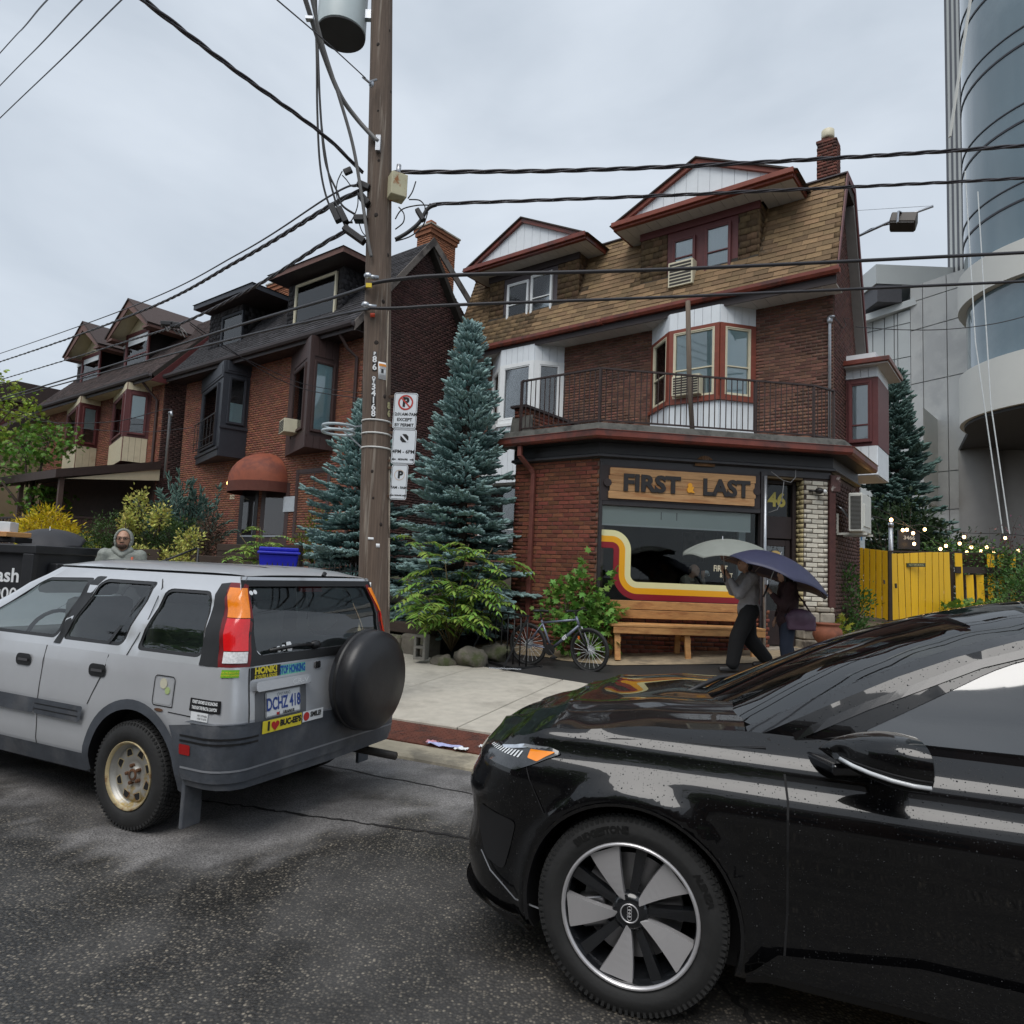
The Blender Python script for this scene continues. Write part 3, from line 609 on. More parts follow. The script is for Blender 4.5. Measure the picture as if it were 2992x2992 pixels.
def dormer(d,pedL,pedA,pedR,trim,frame_m,wins,sash_m,acs=False):
 bD,bP = -.36,-.92; l,r = d['l'],d['r']; base = MB()
 pl,pa,pr = fb(*pedL,bP),fb(*pedA,bP),fb(*pedR,bP); ze = (pl[2]+pr[2])/2; za = pa[2]; pl,pa,pr = pl[0],pa[0],pr[0]
 zb = 9.25
 base.b2(l+.02,r-.02,bD+.03,1.5,zb-.2,ze-.05); dm = base.build('dormer',m_dkwood,house)
 F = face((l,bD),(r,bD)); Wd = r-l; hs_ = []
 for (x0,y0,x1,y1) in wins:
  q0 = fb(x0,y0,bD); q1 = fb(x1,y1,bD); hs_.append((q0[0]-l,q1[0]-l,q1[2],q0[2]))
 zb0 = 9.0
 fu0 = min(h[0] for h in hs_)-.16; fu1 = max(h[1] for h in hs_)+.16; fv0 = min(h[2] for h in hs_)-.13; fv1 = max(h[3] for h in hs_)+.14
 b = MB(); fbox(b,F,fu0,fu1,fv0,fv1,-.05,-.004); b.build('window_casing',trim,dm,bevel=.008,segs=1)
 b = MB(); fbox(b,F,fu0-.12,fu1+.12,fv0-.08,fv0+.02,-.05,.10); b.build('sill',trim,dm)
 for (u0,u1,v0,v1) in hs_:
  window(dm,lambda u,v,dd=0.0: F(u,v,dd+.04),u0+.04,u1-.04,v0+.04,v1-.04,frame_m,.04,hs=(.5,),ms=sash_m,sw_=.028,curtain=(m_curt,.0,1.0),depth=.036,proud=.03)
 shingle_field(dm,lambda u,v: F(u,v),F.n,[(0,zb0),(Wd,zb0),(Wd,ze-.22),(0,ze-.22)],[[(fu0,fv0),(fu1,fv0),(fu1,fv1),(fu0,fv1)]],m_tan2,L=.24,h=.155,lift=.022,seed=int(Wd*1000))
 b = MB(); fbox(b,F,-.03,Wd+.03,ze-.24,ze-.03,-.03,.045); b.build('frieze_board',trim if trim is not m_grey_tr else m_dkwood,dm)
 Fc = face((r,bD),(r,1.3)); Fc2 = face((l,1.3),(l,bD))
 for G,sd in ((Fc,2),(Fc2,3)):
  flip = G is Fc2
  pl_ = [(0,zb0),(.65,ze-.06),(0,ze-.06)] if not flip else [(G.L,zb0),(G.L,ze-.06),(G.L-.65,ze-.06)]
  shingle_field(dm,lambda u,v,G=G: G(u,v),G.n,pl_,[],m_tan2,L=.24,h=.155,lift=.022,seed=sd)
  b = MB(); b.prism(pl_,lambda u,v,G=G: G(u,v,0),lambda u,v,G=G: G(u,v,-.05)); b.build('cheek',m_tan2,dm)
 pd = MB(); pd.prism([(pl+.06,ze+.10),(pr-.06,ze+.10),(pa,za-.06)],lambda x,z: Vector((x,bP+.10,z)),lambda x,z: Vector((x,bP+.2,z))); pd = pd.build('pediment',m_dkwood,house)
 ns = 14
 for i in range(ns):
  x0 = pl+.14+(pr-pl-.28)*i/ns; x1 = pl+.14+(pr-pl-.28)*(i+1)/ns
  zt = lambda x: ze+.07+(za-ze-.10)*((x-pl)/(pa-pl) if x < pa else (pr-x)/(pr-pa))
  b = MB(); P = [(x0+.004,ze+.09),(x1-.004,ze+.09),(x1-.004,max(zt(x1),ze+.10)),(x0+.004,max(zt(x0),ze+.10))]
  if x0 < pa < x1: P.insert(3,(pa,zt(pa)))
  b.prism(P,lambda x,z: Vector((x,bP+.06,z)),lambda x,z: Vector((x,bP+.11,z))); b.build('siding_board',m_white,pd)
 b = MB(); b.b2(pl,pr,bP-.06,bP+.06,ze-.06,ze+.10); b.b2(pl-.03,pr+.03,bP-.13,bP-.05,ze+.0,ze+.12); b.build('pediment_fascia',m_red if trim is not m_grey_tr else m_gutr,pd,bevel=.008,segs=1)
 for (xa,xb) in ((pl-.08,pa),(pr+.08,pa)):
  s_ = 1 if xb > xa else -1; b = MB(); zq = ze+.06
  b.prism([(xa,zq),(xb,za+.06),(xb,za-.05),(xa+s_*.26,zq)],lambda x,z: Vector((x,bP-.03,z)),lambda x,z: Vector((x,bP+.10,z))); b.build('rake_board',m_red if trim is not m_grey_tr else m_gutr,pd)
  b = MB(); b.prism([(xa-s_*.03,zq+.01),(xb,za+.10),(xb,za+.065),(xa+s_*.05,zq+.005)],lambda x,z: Vector((x,bP-.08,z)),lambda x,z: Vector((x,2.2,z))); b.build('dormer_roof',mat('dark_roof_shingle',(.045,.035,.03),.9,var=.3,scale=20,bump=.6,bscale=60),pd)
 k = 16
 for i in range(k):
  x0 = pl+.02+(pr-pl-.04)*i/k; b = MB(); b.b2(x0+.004,x0+(pr-pl-.04)/k-.004,bP+.062,bD+.06 if l < x0 < r-.1 else 1.6,ze-.055,ze-.035); b.build('soffit_panel',m_soff,pd)
 for xe,s_ in ((pl,1),(pr,-1)):
  b = MB(); b.b2(xe-.02,xe+.02,bP+.0,1.9,ze-.06,ze+.12); b.build('side_fascia',m_gutr,pd)
 return dm
dmR = dormer(dR,(1795,668),(2035,472),(2318,512),m_maroon,m_maroon,[(1968,705,2032,800),(2062,668,2136,803)],m_maroon)
F = face((dR['l'],-.36),(dR['r'],-.36)); q0 = fb(1958,775,-.5); q1 = fb(2028,830,-.5)
window_ac(dmR,F,q0[0]-dR['l'],q1[0]-dR['l'],q1[2],q0[2],.25,m_cream,m_dkgr)
dormer(dL,(1362,800),(1525,645),(1712,692),m_grey_tr,m_vinyl,[(1486,835,1543,945),(1555,808,1612,930)],m_vinyl)
def bay(parent,a0,a1,a2,a3,d,zs,mats_,label=None,wins=None,curt=(m_curtb,.0,1.0)):
 """zs: bottom, sill, window bottom, window top, top ; mats_: siding, frame, sash"""
 zb,zsill,zw0,zw1,zt = zs; ms,mf,mh = mats_
 root = MB(); root.prism([(a0+.05,0),(a1+.04,-d+.09),(a2-.04,-d+.09),(a3-.05,0)],lambda x,y: Vector((x,y,zb+.02)),lambda x,y: Vector((x,y,zt-.0)))
 bw = root.build('bay_window',mf,parent)
 if label: bw['label'] = label
 fs = [face((a0,0),(a1,-d)),face((a1,-d),(a2,-d)),face((a2,-d),(a3,0))]
 for k,f in enumerate(fs):
  siding(bw,f,0.0,f.L,zb,zsill-.03,ms,.2); siding(bw,f,0.0,f.L,zw1+.08,zt,ms,.2)
  b = MB(); fbox(b,f,-.03,f.L+.03,zsill-.04,zsill+.04,-.05,.075); b.build('sill',mf,bw)
  b = MB(); fbox(b,f,0,f.L,zsill+.04,zw0-.0,-.05,.03); fbox(b,f,0,f.L,zw1,zw1+.08,-.05,.03)
  pw = .11 if k == 1 else .13
  fbox(b,f,0.0,pw,zw0,zw1,-.05,.031); fbox(b,f,f.L-pw,f.L,zw0,zw1,-.05,.031); b.build('casing',mf,bw)
  hs_ = wins[k] if wins else (.42,)
  window(bw,f,pw+.03,f.L-pw-.03,zw0+.03,zw1-.03,mh,.03,hs=hs_,ms=mh,sw_=.028,curtain=curt,depth=.037,proud=.035)
 return bw,fs
zz = lambda px,py,b_: fb(px,py,b_)[2]
bR,fR = bay(house,fb(1907,1000,0)[0],fb(1957,1000,-.72)[0],fb(2103,1000,-.72)[0],fb(2207,1000,0)[0],.72,(4.35,zz(2030,1172,-.72),zz(2030,1160,-.72),zz(2030,965,-.72),8.06),(m_white,m_red,m_cream),'red framed bay window with white boarding above and below')
window_ac(bR,fR[1],.16,.84,zz(2030,1160,-.72)+.03,zz(2030,1160,-.72)+.50,.20,m_cream,m_dkgr)
bay(house,fb(1441,1100,0)[0],fb(1463,1100,-.66)[0],fb(1560,1100,-.66)[0],fb(1647,1100,0)[0],.66,(4.2,zz(1500,1240,-.66),zz(1500,1225,-.66),zz(1510,1070,-.66),8.06),(m_white,m_vinyl,m_vinyl),'white framed bay window behind the blue spruce',wins=[(),(),()],curt=(m_curt,0,.0001))
q0 = fa(2488,1100,.0); sb0 = 1.15
sb = MB(); sb.b2(0,.62,1.2,2.55,zz(2530,1390,1.2),7.0); sbo = sb.build('side_bay',m_white,house,kind=None)
FB = face((.0,1.18),(.64,1.18)); FB2 = face((.64,1.18),(.64,2.57))
def fq(px,py): P = onplane(px,py,HW(0,1.18),EB); return HL(P)
w0 = fq(2497,1125); w1 = fq(2548,1285); zlo = fq(2530,1388)[2]; zhi = fq(2530,1075)[2]
print('side bay',w0,w1,zlo,zhi)
for G in (FB,FB2):
 siding(sbo,G,0,G.L,zlo,w1[2]-.14,m_white,.16); siding(sbo,G,0,G.L,w0[2]+.14,zhi,m_white,.16)
b = MB(); fbox(b,FB,0,.64,w1[2]-.13,w0[2]+.13,-.03,-.002); fbox(b,FB2,0,1.39,w1[2]-.13,w0[2]+.13,-.03,.03); b.build('casing',m_maroon,sbo)
window(sbo,lambda u,v,d=0: FB(u,v,d+.040),.12,.50,w1[2],w0[2],m_maroon,.05,hs=(.27,),sw_=.03,curtain=(m_curt,0,1),depth=.036)
b = MB(); b.b2(-.02,.9,.95,2.8,zhi,zhi+.03); b.build('bay_soffit',m_soff,sbo); b = MB(); b.b2(-.04,.94,.90,2.85,zhi+.032,zhi+.15); b.build('bay_gutter',m_gutr,sbo,bevel=.02)
q = fb(2430,940,-.08)
b = MB(); b.tube([(-.06,-.08,4.3),(-.06,-.08,q[2]-.02),(-.06,-.09,q[2]+.06),(-.02,-.12,q[2]+.11),(.04,-.14,q[2]+.08)],.032,10); mo = b.build('service_mast',m_galv,house,smooth=True)
b = MB(); b.lathe([(.05,-.05),(.06,0),(.05,.09),(.015,.12)],10,Matrix.Translation((-.06,-.085,q[2]+.02))); b.build('weather_head',m_galv,mo,smooth=True)
m_blackcable = mat('black_cable',(0.012,0.012,0.013),.55,var=.1)
b = MB(); b.tube([(.04,-.14,q[2]+.08),(.12,-.16,q[2]-.05),(.2,-.1,q[2]-.2),(.24,.05,q[2]-.1),(.18,.1,q[2]+.1),(.3,.05,q[2]+.05)],.009,6); b.build('cable_loop',m_blackcable,mo,smooth=True)
# corner shop
shop = thing('corner_shop','one storey red brick corner shop with wooden sign and railed flat roof','shop',C0,-TH)
P1,P2 = (-4.50,-5.30),(-2.65,-5.30); ck = math.sqrt(.5); P3 = (P2[0]+4.36*ck,P2[1]+4.36*ck); P4 = (P3[0],.02)
FL = face(P1,P2); FK = face(P2,P3); FR_ = face(P3,P4); FW = face((P1[0],.0),P1)
def fu(px,py,n=0.0):
 o = HW(P2[0],P2[1]); eu = (EA+EB)*ck; en = (EB-EA)*ck; P = onplane(px,py,o+en*n,en); return ((P-o).dot(eu),P.z)
m_shopb = mat('red_shop_brick',(0.20,0.062,0.034),0.85,var=.25,scale=22,bump=.6,bscale=70,isl=.30,hue=.014,objrand=.28,alt=(.10,.042,.032),altscale=1.1,altpos=(.45,.7))
m_shopm = mat('shop_mortar',(0.16,0.105,0.08),.95,var=.25,scale=12,alt=(.08,.055,.045),altscale=1.5)
m_blk = mat('black_paint',(0.016,0.014,0.015),.45,var=.2,scale=5)
m_frame = mat('dark_bronze_frame',(0.030,0.026,0.028),.4,var=.2)
m_cedar = mat('cedar_plank',(0.46,0.26,0.115),.65,var=.22,scale=3.5,stretch=(1,1,9),alt=(.36,.17,.065),altscale=1.2,objrand=.14,bump=.15,bscale=30)
m_pine = mat('bench_timber',(0.50,0.26,0.095),.6,var=.2,scale=3,stretch=(2,2,8),alt=(.38,.17,.06),altscale=1.4,objrand=.15,bump=.15,bscale=30)
m_slate = mat('weathered_lead',(0.10,0.098,0.088),.8,var=.3,scale=8,alt=(.045,.045,.04),altscale=3,bump=.3)
m_whiteb = mat('white_painted_brick',(0.60,0.56,0.47),.75,var=.15,scale=14,isl=.12,objrand=.12,alt=(.34,.29,.22),altscale=3.2,altpos=(.52,.7),bump=.4)
m_stone = mat('limewashed_stone',(0.36,0.32,0.26),.9,var=.3,scale=6,bump=.8,bscale=16,isl=.2,alt=(.12,.10,.085),altscale=3.5)
ZT = 4.05
slab([(0,.1),(FL.L,.1),(FL.L,3.80),(0,3.80)],[],lambda u,v: FL(u,v),FL.n,.22,'wall',m_shopm,shop)
brick_field(shop,lambda u,v: FL(u,v),FL.n,[(0,.32),(FL.L,.32),(FL.L,3.78),(0,3.78)],[],m_shopb,parts=235,prefer=lambda r: -r[2]+abs(r[0]-1.0)*.2,seed=21)
slab([(0,.1),(FW.L,.1),(FW.L,3.80),(0,3.80)],[],lambda u,v: FW(u,v,-.01),FW.n,.22,'wall',m_shopm,shop)
brick_field(shop,lambda u,v: FW(u,v),FW.n,[(0,.9),(FW.L,.9),(FW.L,3.78),(0,3.78)],[],m_shopb,seed=22)
slab([(0,.1),(FR_.L,.1),(FR_.L,3.80),(0,3.80)],[],lambda u,v: FR_(u,v,-.01),FR_.n,.22,'wall',m_shopm,shop)
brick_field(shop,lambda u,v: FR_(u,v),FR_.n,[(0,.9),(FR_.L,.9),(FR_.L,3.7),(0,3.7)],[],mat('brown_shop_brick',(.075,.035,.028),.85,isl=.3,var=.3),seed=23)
U0,U1 = .06,3.00
b = MB(); fbox(b,FK,0.0,U1+.12,.30,.52,-.25,.0); b.build('foundation',m_shopm,shop)
brick_field(shop,lambda u,v: FK(u,v),FK.n,[(0.0,.32),(3.2,.32),(3.2,1.22),(0,1.22)],[],m_shopb,seed=24)
b = MB(); fbox(b,FK,0.0,U1+.12,.3,1.2,-.22,-.005); fbox(b,FK,0.0,U1+.12,1.2,1.30,-.22,.06); b.build('stall_riser',m_frame,shop)
b = MB(); fbox(b,FK,.0,U0,1.30,3.70,-.12,.055); fbox(b,FK,U1-.02,U1+.10,.4,3.70,-.12,.06); fbox(b,FK,U0,U1-.02,2.94,3.03,-.12,.05); fbox(b,FK,-.0,4.36,3.64,3.80,-.2,.02); b.build('shopfront_frame',m_frame,shop,bevel=.006,segs=1)
b = MB(); b.tube([FK(U1+.05,.5,.085),FK(U1+.05,3.62,.085)],.03,8); b.build('frame_pipe',m_galv,shop,smooth=True)
pane = MB(); fbox(pane,FK,U0,U1-.02,1.30,2.94,-.05,-.042); pane = pane.build('display_pane',glass('shop_glass',(.95,.98,.97),.0,.01,refl=.02),shop)
m_bl = mat('roller_blind',(.66,.70,.68),.7,var=.04,scale=2)
b = MB(); fbox(b,FK,U0+.02,U1-.14,2.61,2.94,-.10,-.09); b.build('roller_blind',m_bl,shop); b = MB(); fbox(b,FK,U0+.02,U1-.14,2.595,2.625,-.105,-.085); b.build('blind_bar',m_vinyl,shop)
b = MB()
for uu in (1.17,1.46): fbox(b,FK,uu,uu+.012,2.74,2.88,-.089,-.0875)
b.build('blind_stain',m_slate,shop)
def band(off,wd,m,nm):
 def cl(o):
  P = [(U0,2.46-o)]; c1 = (.27,2.16); r1 = .30-o
  for k in range(0,13): a = R(90-90*k/12); P.append((c1[0]+r1*math.cos(a),c1[1]+r1*math.sin(a)))
  c2 = (.57+.18,1.57+.18); r2 = .18+o
  for k in range(0,13): a = R(180+90*k/12); P.append((c2[0]+r2*math.cos(a),c2[1]+r2*math.sin(a)))
  P.append((U1-.03,1.57-o)); return P
 A,B = cl(off-wd/2),cl(off+wd/2); n = len(A); b = MB()
 b.add([FK(*p,-.0405) for p in A]+[FK(*p,-.0405) for p in B],[(i,i+1,n+i+1,n+i) for i in range(n-1)]); b.build(nm,m,pane)
band(0.0,.105,mat('cream_vinyl',(.80,.76,.42),.35,var=.02),'cream_band'); band(.105,.105,mat('amber_vinyl',(.86,.40,.012),.35,var=.02),'amber_band'); band(.21,.105,mat('crimson_vinyl',(.26,.012,.022),.35,var=.03),'crimson_band')
lettering('window_lettering','FiRST',lambda x,y: FK(fu(2108,1662)[0]+x,fu(2108,1662)[1]+y,-.040),m_cream,pane,.15,.004,sx=.75); lettering('window_lettering','& LAST',lambda x,y: FK(fu(2125,1682)[0]+x,fu(2125,1682)[1]+y,-.040),m_cream,pane,.11,.003,sx=.7)
b = MB(); b.prism([(-4.4,-5.1),(-2.6,-5.1),(.3,-2.2),(.3,-.3),(-4.4,-.3)],lambda x,y: Vector((x,y,.50)),lambda x,y: Vector((x,y,.55))); b.build('floor_boards',mat('cafe_floor',(.10,.06,.035),.6,var=.2),shop)
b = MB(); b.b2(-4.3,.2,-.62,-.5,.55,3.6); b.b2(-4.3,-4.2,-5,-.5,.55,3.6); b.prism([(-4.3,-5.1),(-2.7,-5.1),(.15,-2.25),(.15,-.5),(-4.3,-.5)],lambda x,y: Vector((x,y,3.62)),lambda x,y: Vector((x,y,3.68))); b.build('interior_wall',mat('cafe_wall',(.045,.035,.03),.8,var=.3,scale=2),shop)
b = MB(); b.b2(-3.2,-1.2,-1.2,-.75,.55,1.55); b.b2(-3.3,-1.1,-1.25,-.7,1.55,1.6); b.build('counter',m_dkwood,shop)
for k,(x,z_,w_,h_) in enumerate([(-3.1,2.1,.5,.7),(-2.3,2.3,.35,.5),(-1.7,2.0,.4,.55),(-.9,2.2,.4,.6)]):
 b = MB(); b.b2(x,x+w_,-.64,-.625,z_,z_+h_); b.build('picture',mat('picture_%d' % k,[(.25,.22,.18),(.10,.14,.13),(.22,.12,.08),(.3,.28,.24)][k],.6,var=.5,scale=6),shop)
b = MB(); fbox(b,FK,2.80,2.93,1.3,2.75,-.5,-.42); b.build('curtain_drop',m_curt,shop)
sg = MB(); fbox(sg,FK,.02,2.96,3.02,3.64,.02,.06); sg = sg.build('shop_sign',m_dkwood,shop)
sg['label'] = 'planked wooden shop sign reading FIRST & LAST'
pz = np.linspace(3.055,3.605,5)
for i in range(4):
 ul,ur = .15+.02*(i % 2),2.86-.02*((i+1) % 2); b = MB(); P = roundpoly([(ul,pz[i]+.003),(ur,pz[i]+.003),(ur,pz[i+1]-.003),(ul,pz[i+1]-.003)],.018)
 b.prism(P,lambda u,v: FK(u,v,.06),lambda u,v: FK(u,v,.095)); b.build('sign_plank',m_cedar,sg)
b = MB()
for uu,vv in ((.13,3.33),(2.88,3.33)):
 b.prism([(uu+.07*math.cos(t*.5236),vv+.07*math.sin(t*.5236)) for t in range(12)],lambda u,v: FK(u,v,.05),lambda u,v: FK(u,v,.1005))
b.build('sign_notch',m_dkwood,sg)
m_let = mat('black_sign_letters',(.020,.017,.017),.5,var=.1)
def sg_f(uc,vc): return lambda x,y,d=0.0: FK(uc+x,vc+y,.0955+d)
def sign_word(wd,u0,u1,m,size,vc,nm):
 V,_ = text2d(wd,size,.016); wdt = max(v[0] for v in V)-min(v[0] for v in V); lettering(nm,wd,sg_f((u0+u1)/2,vc),m,sg,size,.016,sx=(u1-u0)/wdt,th=.02)
sign_word('FIRST',.40,1.44,m_let,.40,3.335,'letters_first'); sign_word('LAST',1.86,2.74,m_let,.40,3.335,'letters_last'); sign_word('&',1.56,1.70,mat('amber_letter',(.80,.36,.02),.5,var=.05),.21,3.31,'ampersand')
RD = .30
def FD(u,v,d=0.0): return FK(u,v,d-RD)
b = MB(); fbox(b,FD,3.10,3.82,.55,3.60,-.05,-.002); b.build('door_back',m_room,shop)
b = MB(); fbox(b,FD,3.10,3.16,.55,3.60,0,.10); fbox(b,FD,3.74,3.81,.55,3.60,0,.10); fbox(b,FD,3.16,3.74,2.52,2.93,0,.07); fbox(b,FD,3.16,3.74,3.53,3.60,0,.10); b.build('door_frame',m_dkwood,shop,bevel=.008,segs=1)
b = MB(); fbox(b,FD,3.16,3.74,2.93,3.53,.01,.018); tr = b.build('transom_pane',glass('transom_glass',(.5,.5,.5),.5,.02),shop)
lettering('number_lettering','346',lambda x,y: FD(3.385+x,3.235+y,.021),mat('gold_leaf',(.55,.46,.09),.4,var=.1),tr,.36,.012,sx=.95)
dr = MB(); fbox(dr,FD,3.18,3.27,.58,2.50,.0,.045); fbox(dr,FD,3.63,3.72,.58,2.50,.0,.045); fbox(dr,FD,3.27,3.63,2.38,2.50,0,.045); fbox(dr,FD,3.27,3.63,.58,1.2,0,.04); dr = dr.build('door',m_dkwood,shop,bevel=.006,segs=1)
b = MB(); fbox(b,FD,3.27,3.63,1.2,2.38,.015,.022); b.build('door_pane',g_dark,dr); b = MB(); b.tube([FD(3.25,1.5,.045),FD(3.25,1.5,.1),FD(3.25,1.75,.1),FD(3.25,1.75,.045)],.012,6); b.build('handle',m_galv,dr,smooth=True)
b = MB(); b.prism([(3.44+.13*math.cos(t*.3142),2.17+.13*math.sin(t*.3142)) for t in range(20)],lambda u,v: FD(u,v,.03),lambda u,v: FD(u,v,.045)); so = b.build('open_sign',mat('tan_disc',(.62,.44,.16),.5,var=.1),dr); lettering('open_lettering','OPEN',lambda x,y: FD(3.44+x,2.21+y,.047),m_let,so,.085,.002)
b = MB(); b.tube([FD(3.37,2.28,.035),FD(3.44,2.42,.035),FD(3.51,2.28,.035)],.004,5); b.build('sign_string',m_blackcable,so)
b = MB(); fbox(b,FK,3.10,3.82,3.60,3.66,-RD,0); b.build('recess_soffit',mat('ochre_soffit',(.13,.09,.045),.8,var=.2),shop)
b = MB(); fbox(b,FK,3.09,3.83,.30,.56,-RD,.12); b.build('door_step',m_stone,shop,bevel=.02)
b = MB(); fbox(b,FK,3.84,4.31,1.3,3.64,-.3,-.002); b.build('pier',mat('dark_joint',(.05,.035,.03),.9),shop)
brick_field(shop,lambda u,v: FK(u,v),FK.n,[(3.84,1.32),(4.31,1.32),(4.31,3.60),(3.84,3.60)],[],m_whiteb,h=.088,gap=.014,parts=52,seed=31)
Fp = lambda u,v,d=0.0: FK(3.835-d,v,-u)
brick_field(shop,lambda u,v: Fp(u,v),(FK(3.8,0)-FK(3.9,0)).normalized(),[(0.0,1.32),(.28,1.32),(.28,3.6),(0,3.6)],[],mat('yellowed_brick',(.52,.44,.24),.75,isl=.15,var=.15),h=.088,gap=.014,L=.3,seed=32)
random.seed(3); z_ = .30
while z_ < 1.28:
 h_ = random.uniform(.10,.2); u = 3.83
 while u < 4.40:
  w_ = random.uniform(.22,.42); u2 = min(u+w_,4.42); b = MB(); fbox(b,FK,u+.006,u2-.006,z_+.005,min(z_+h_,1.31)-.005,-.3,.03+random.uniform(0,.05)); b.build('stone',m_stone,shop,bevel=.03,segs=3); u = u2
 z_ += h_
b = MB(); fbox(b,FK,4.32,4.44,1.3,3.55,-.2,.04); b.build('corner_post',mat('maroon_timber',(.075,.026,.022),.75,var=.35,scale=10,bump=.4),shop)
b = MB(); fbox(b,FK,4.34,4.52,3.42,3.72,-.3,.06); b.build('corner_block',mat('worn_maroon_timber',(.10,.05,.045),.8,var=.4,scale=14,alt=(.35,.3,.27),altscale=5,altpos=(.58,.64)),shop)
def offs(d,back=0.0):
 return [Vector((P1[0]-d*.35,P1[1]-d,0)),Vector((P2[0]+d*math.tan(R(22.5)),P2[1]-d,0)),Vector((P3[0]+d,P3[1]-d*math.tan(R(22.5)),0)),Vector((P3[0]+d,-.02,0))]
def sweep(sec,name,m,parent,bevel=0):
 b = MB(); k = len(sec); P = []
 cols = [offs(d) for d,z in sec]
 for i in range(4):
  for j,(d,z) in enumerate(sec): p = cols[j][i].copy(); p.z = z; P.append(p)
 b.add(P,[(i*k+j,i*k+(j+1) % k,(i+1)*k+(j+1) % k,(i+1)*k+j) for i in range(3) for j in range(k)]+[tuple(range(k)),tuple(range(3*k,4*k))[::-1]]); return b.build(name,m,parent)
sweep([(-.2,3.76),(.03,3.76),(.06,3.80),(.05,3.84),(.05,4.04),(-.2,4.04)],'entablature',m_blk,shop)
sweep([(.055,3.775),(.11,3.79),(.10,3.83),(.052,3.85)],'cornice_moulding',mat('dark_zinc',(.07,.068,.07),.4,metal=.3),shop)
sweep([(-.2,4.045),(.30,4.045),(.30,4.06),(-.2,4.06)],'eave_soffit',m_blk,shop)
sweep([(.30,4.05),(.39,4.05),(.42,4.09),(.42,4.185),(.435,4.19),(.435,4.20),(.405,4.20),(.405,4.10),(.38,4.065),(.315,4.065),(.315,4.20),(.30,4.20)],'gutter',m_gutr,shop)
sweep([(-.25,4.08),(.28,4.08),(.33,4.21),(.31,4.235),(.27,4.335),(.20,4.36),(.08,4.33),(-.25,4.33)],'roof_edge',m_slate,shop)
b = MB(); b.add([(P1[0]-.05,-.0,4.30),(P1[0]-.05,P1[1]-.1,4.30),(P2[0],P2[1]-.1,4.30),(P3[0]+.1,P3[1],4.30),(P3[0]+.1,0,4.30)],[(4,3,2,1,0)]); b.prism([(P1[0],0),(P1[0],P1[1]),P2,P3,(P3[0],0)],lambda x,y: Vector((x,y,3.82)),lambda x,y: Vector((x,y,4.29))); b.build('flat_roof',m_slate,shop)
uc,vc = fu(2056,1348); b = MB(); n = 18; P = [FK(uc,vc-.10,.065)]+[FK(uc+.19*math.cos(R(180*i/n)),vc-.10+.19*math.sin(R(180*i/n)),.058+.014*(i % 2)) for i in range(n+1)]
b.add(P,[(0,i,i+1) for i in range(1,n+1)]); b.build('fan_ornament',mat('bronze_fan',(.16,.075,.025),.45,var=.3),shop)
pq = [FL(.33,4.05,.33),FL(.33,3.86,.33),FL(.42,3.66,.11),FL(.47,3.56,.07),FL(.46,.5,.06)]
b = MB()
for i in range(4): b.bar(pq[i],pq[i+1]+Vector((0,0,-.01)),.085,.065,up=(0,-1,0))
b.build('downpipe',mat('faded_red_pipe',(.17,.055,.042),.6,var=.25,scale=5),shop,bevel=.01)
FPp = face((P1[0]+.05,-5.15),(P1[0]+.05,-.8)); pz1 = fa(1510,1182,P1[0]+.05)[2]
b = MB(); b.b2(P1[0]-.2,P1[0]+.045,-5.15,-.8,4.3,pz1); pw = b.build('parapet',m_shopm,shop)
brick_field(pw,lambda u,v: FPp(u,v),FPp.n,[(0,4.32),(FPp.L,4.32),(FPp.L,pz1),(0,pz1)],[],m_shopb,seed=41)
FP2 = face((P1[0]-.2,-5.15),(P1[0]+.05,-5.15)); brick_field(pw,lambda u,v: FP2(u,v),FP2.n,[(0,4.72),(.25,4.72),(.25,pz1),(0,pz1)],[],m_shopb,seed=42)
b = MB(); b.b2(P1[0]-.26,P1[0]+.12,-5.22,-.75,pz1,pz1+.05); b.build('coping',m_dkwood,pw)
b = MB(); b.prism([(-5.25,4.3),(-5.15,4.3),(-5.15,4.75)],lambda y,z: Vector((P1[0]-.25,y,z)),lambda y,z: Vector((P1[0]+.25,y,z))); b.build('flashing',m_slate,pw)
rail = MB(); m_rail = mat('brown_iron',(.035,.020,.018),.55,var=.25)
rp = [Vector((P1[0]+.22,P1[1]-.20,0)),Vector((P2[0]+.083,P2[1]-.20,0)),Vector((P3[0]-.18,P3[1]-.46,0)),Vector((P3[0]+.04,P3[1]+.06,0))]
zt_,zb_ = 5.32,4.40
for i in range(3):
 rail.bar(rp[i]+Vector((0,0,zt_)),rp[i+1]+Vector((0,0,zt_)),.045,.03); rail.bar(rp[i]+Vector((0,0,zb_)),rp[i+1]+Vector((0,0,zb_)),.035,.025)
rr_ = rail.build('railing',m_rail,shop)
for p in (rp[0],rp[1],rp[1].lerp(rp[2],.72),rp[2],rp[3]):
 b = MB(); b.b2(p.x-.022,p.x+.022,p.y-.022,p.y+.022,4.31,zt_); b.build('post',m_rail,rr_)
bal = MB(); bal.b2(-.007,.007,-.007,.007,zb_,zt_); bme = None
for i in range(3):
 L_ = (rp[i+1]-rp[i]).length; n = int(L_/.105)
 for k in range(1,n):
  p = rp[i].lerp(rp[i+1],k/n)
  if bme is None: o = bal.build('baluster',m_rail,rr_); bme = o.data
  else: o = link('baluster',bme,rr_)
  o.location = (p.x,p.y,0)
p = fb(2010,880,-1.35); q = fb(2030,1255,-1.2)
b = MB(); b.tube([(q[0],-1.2,4.31),(p[0]+.05,-1.3,(p[2]+4.3)/2),(p[0],-1.35,p[2])],.055,10); wp = b.build('timber_pole',mat('grey_weathered_wood',(.13,.10,.075),.85,var=.3,scale=6,stretch=(4,4,.4),bump=.4),shop,smooth=True)
wp['label'] = 'weathered timber pole standing on the shop roof'
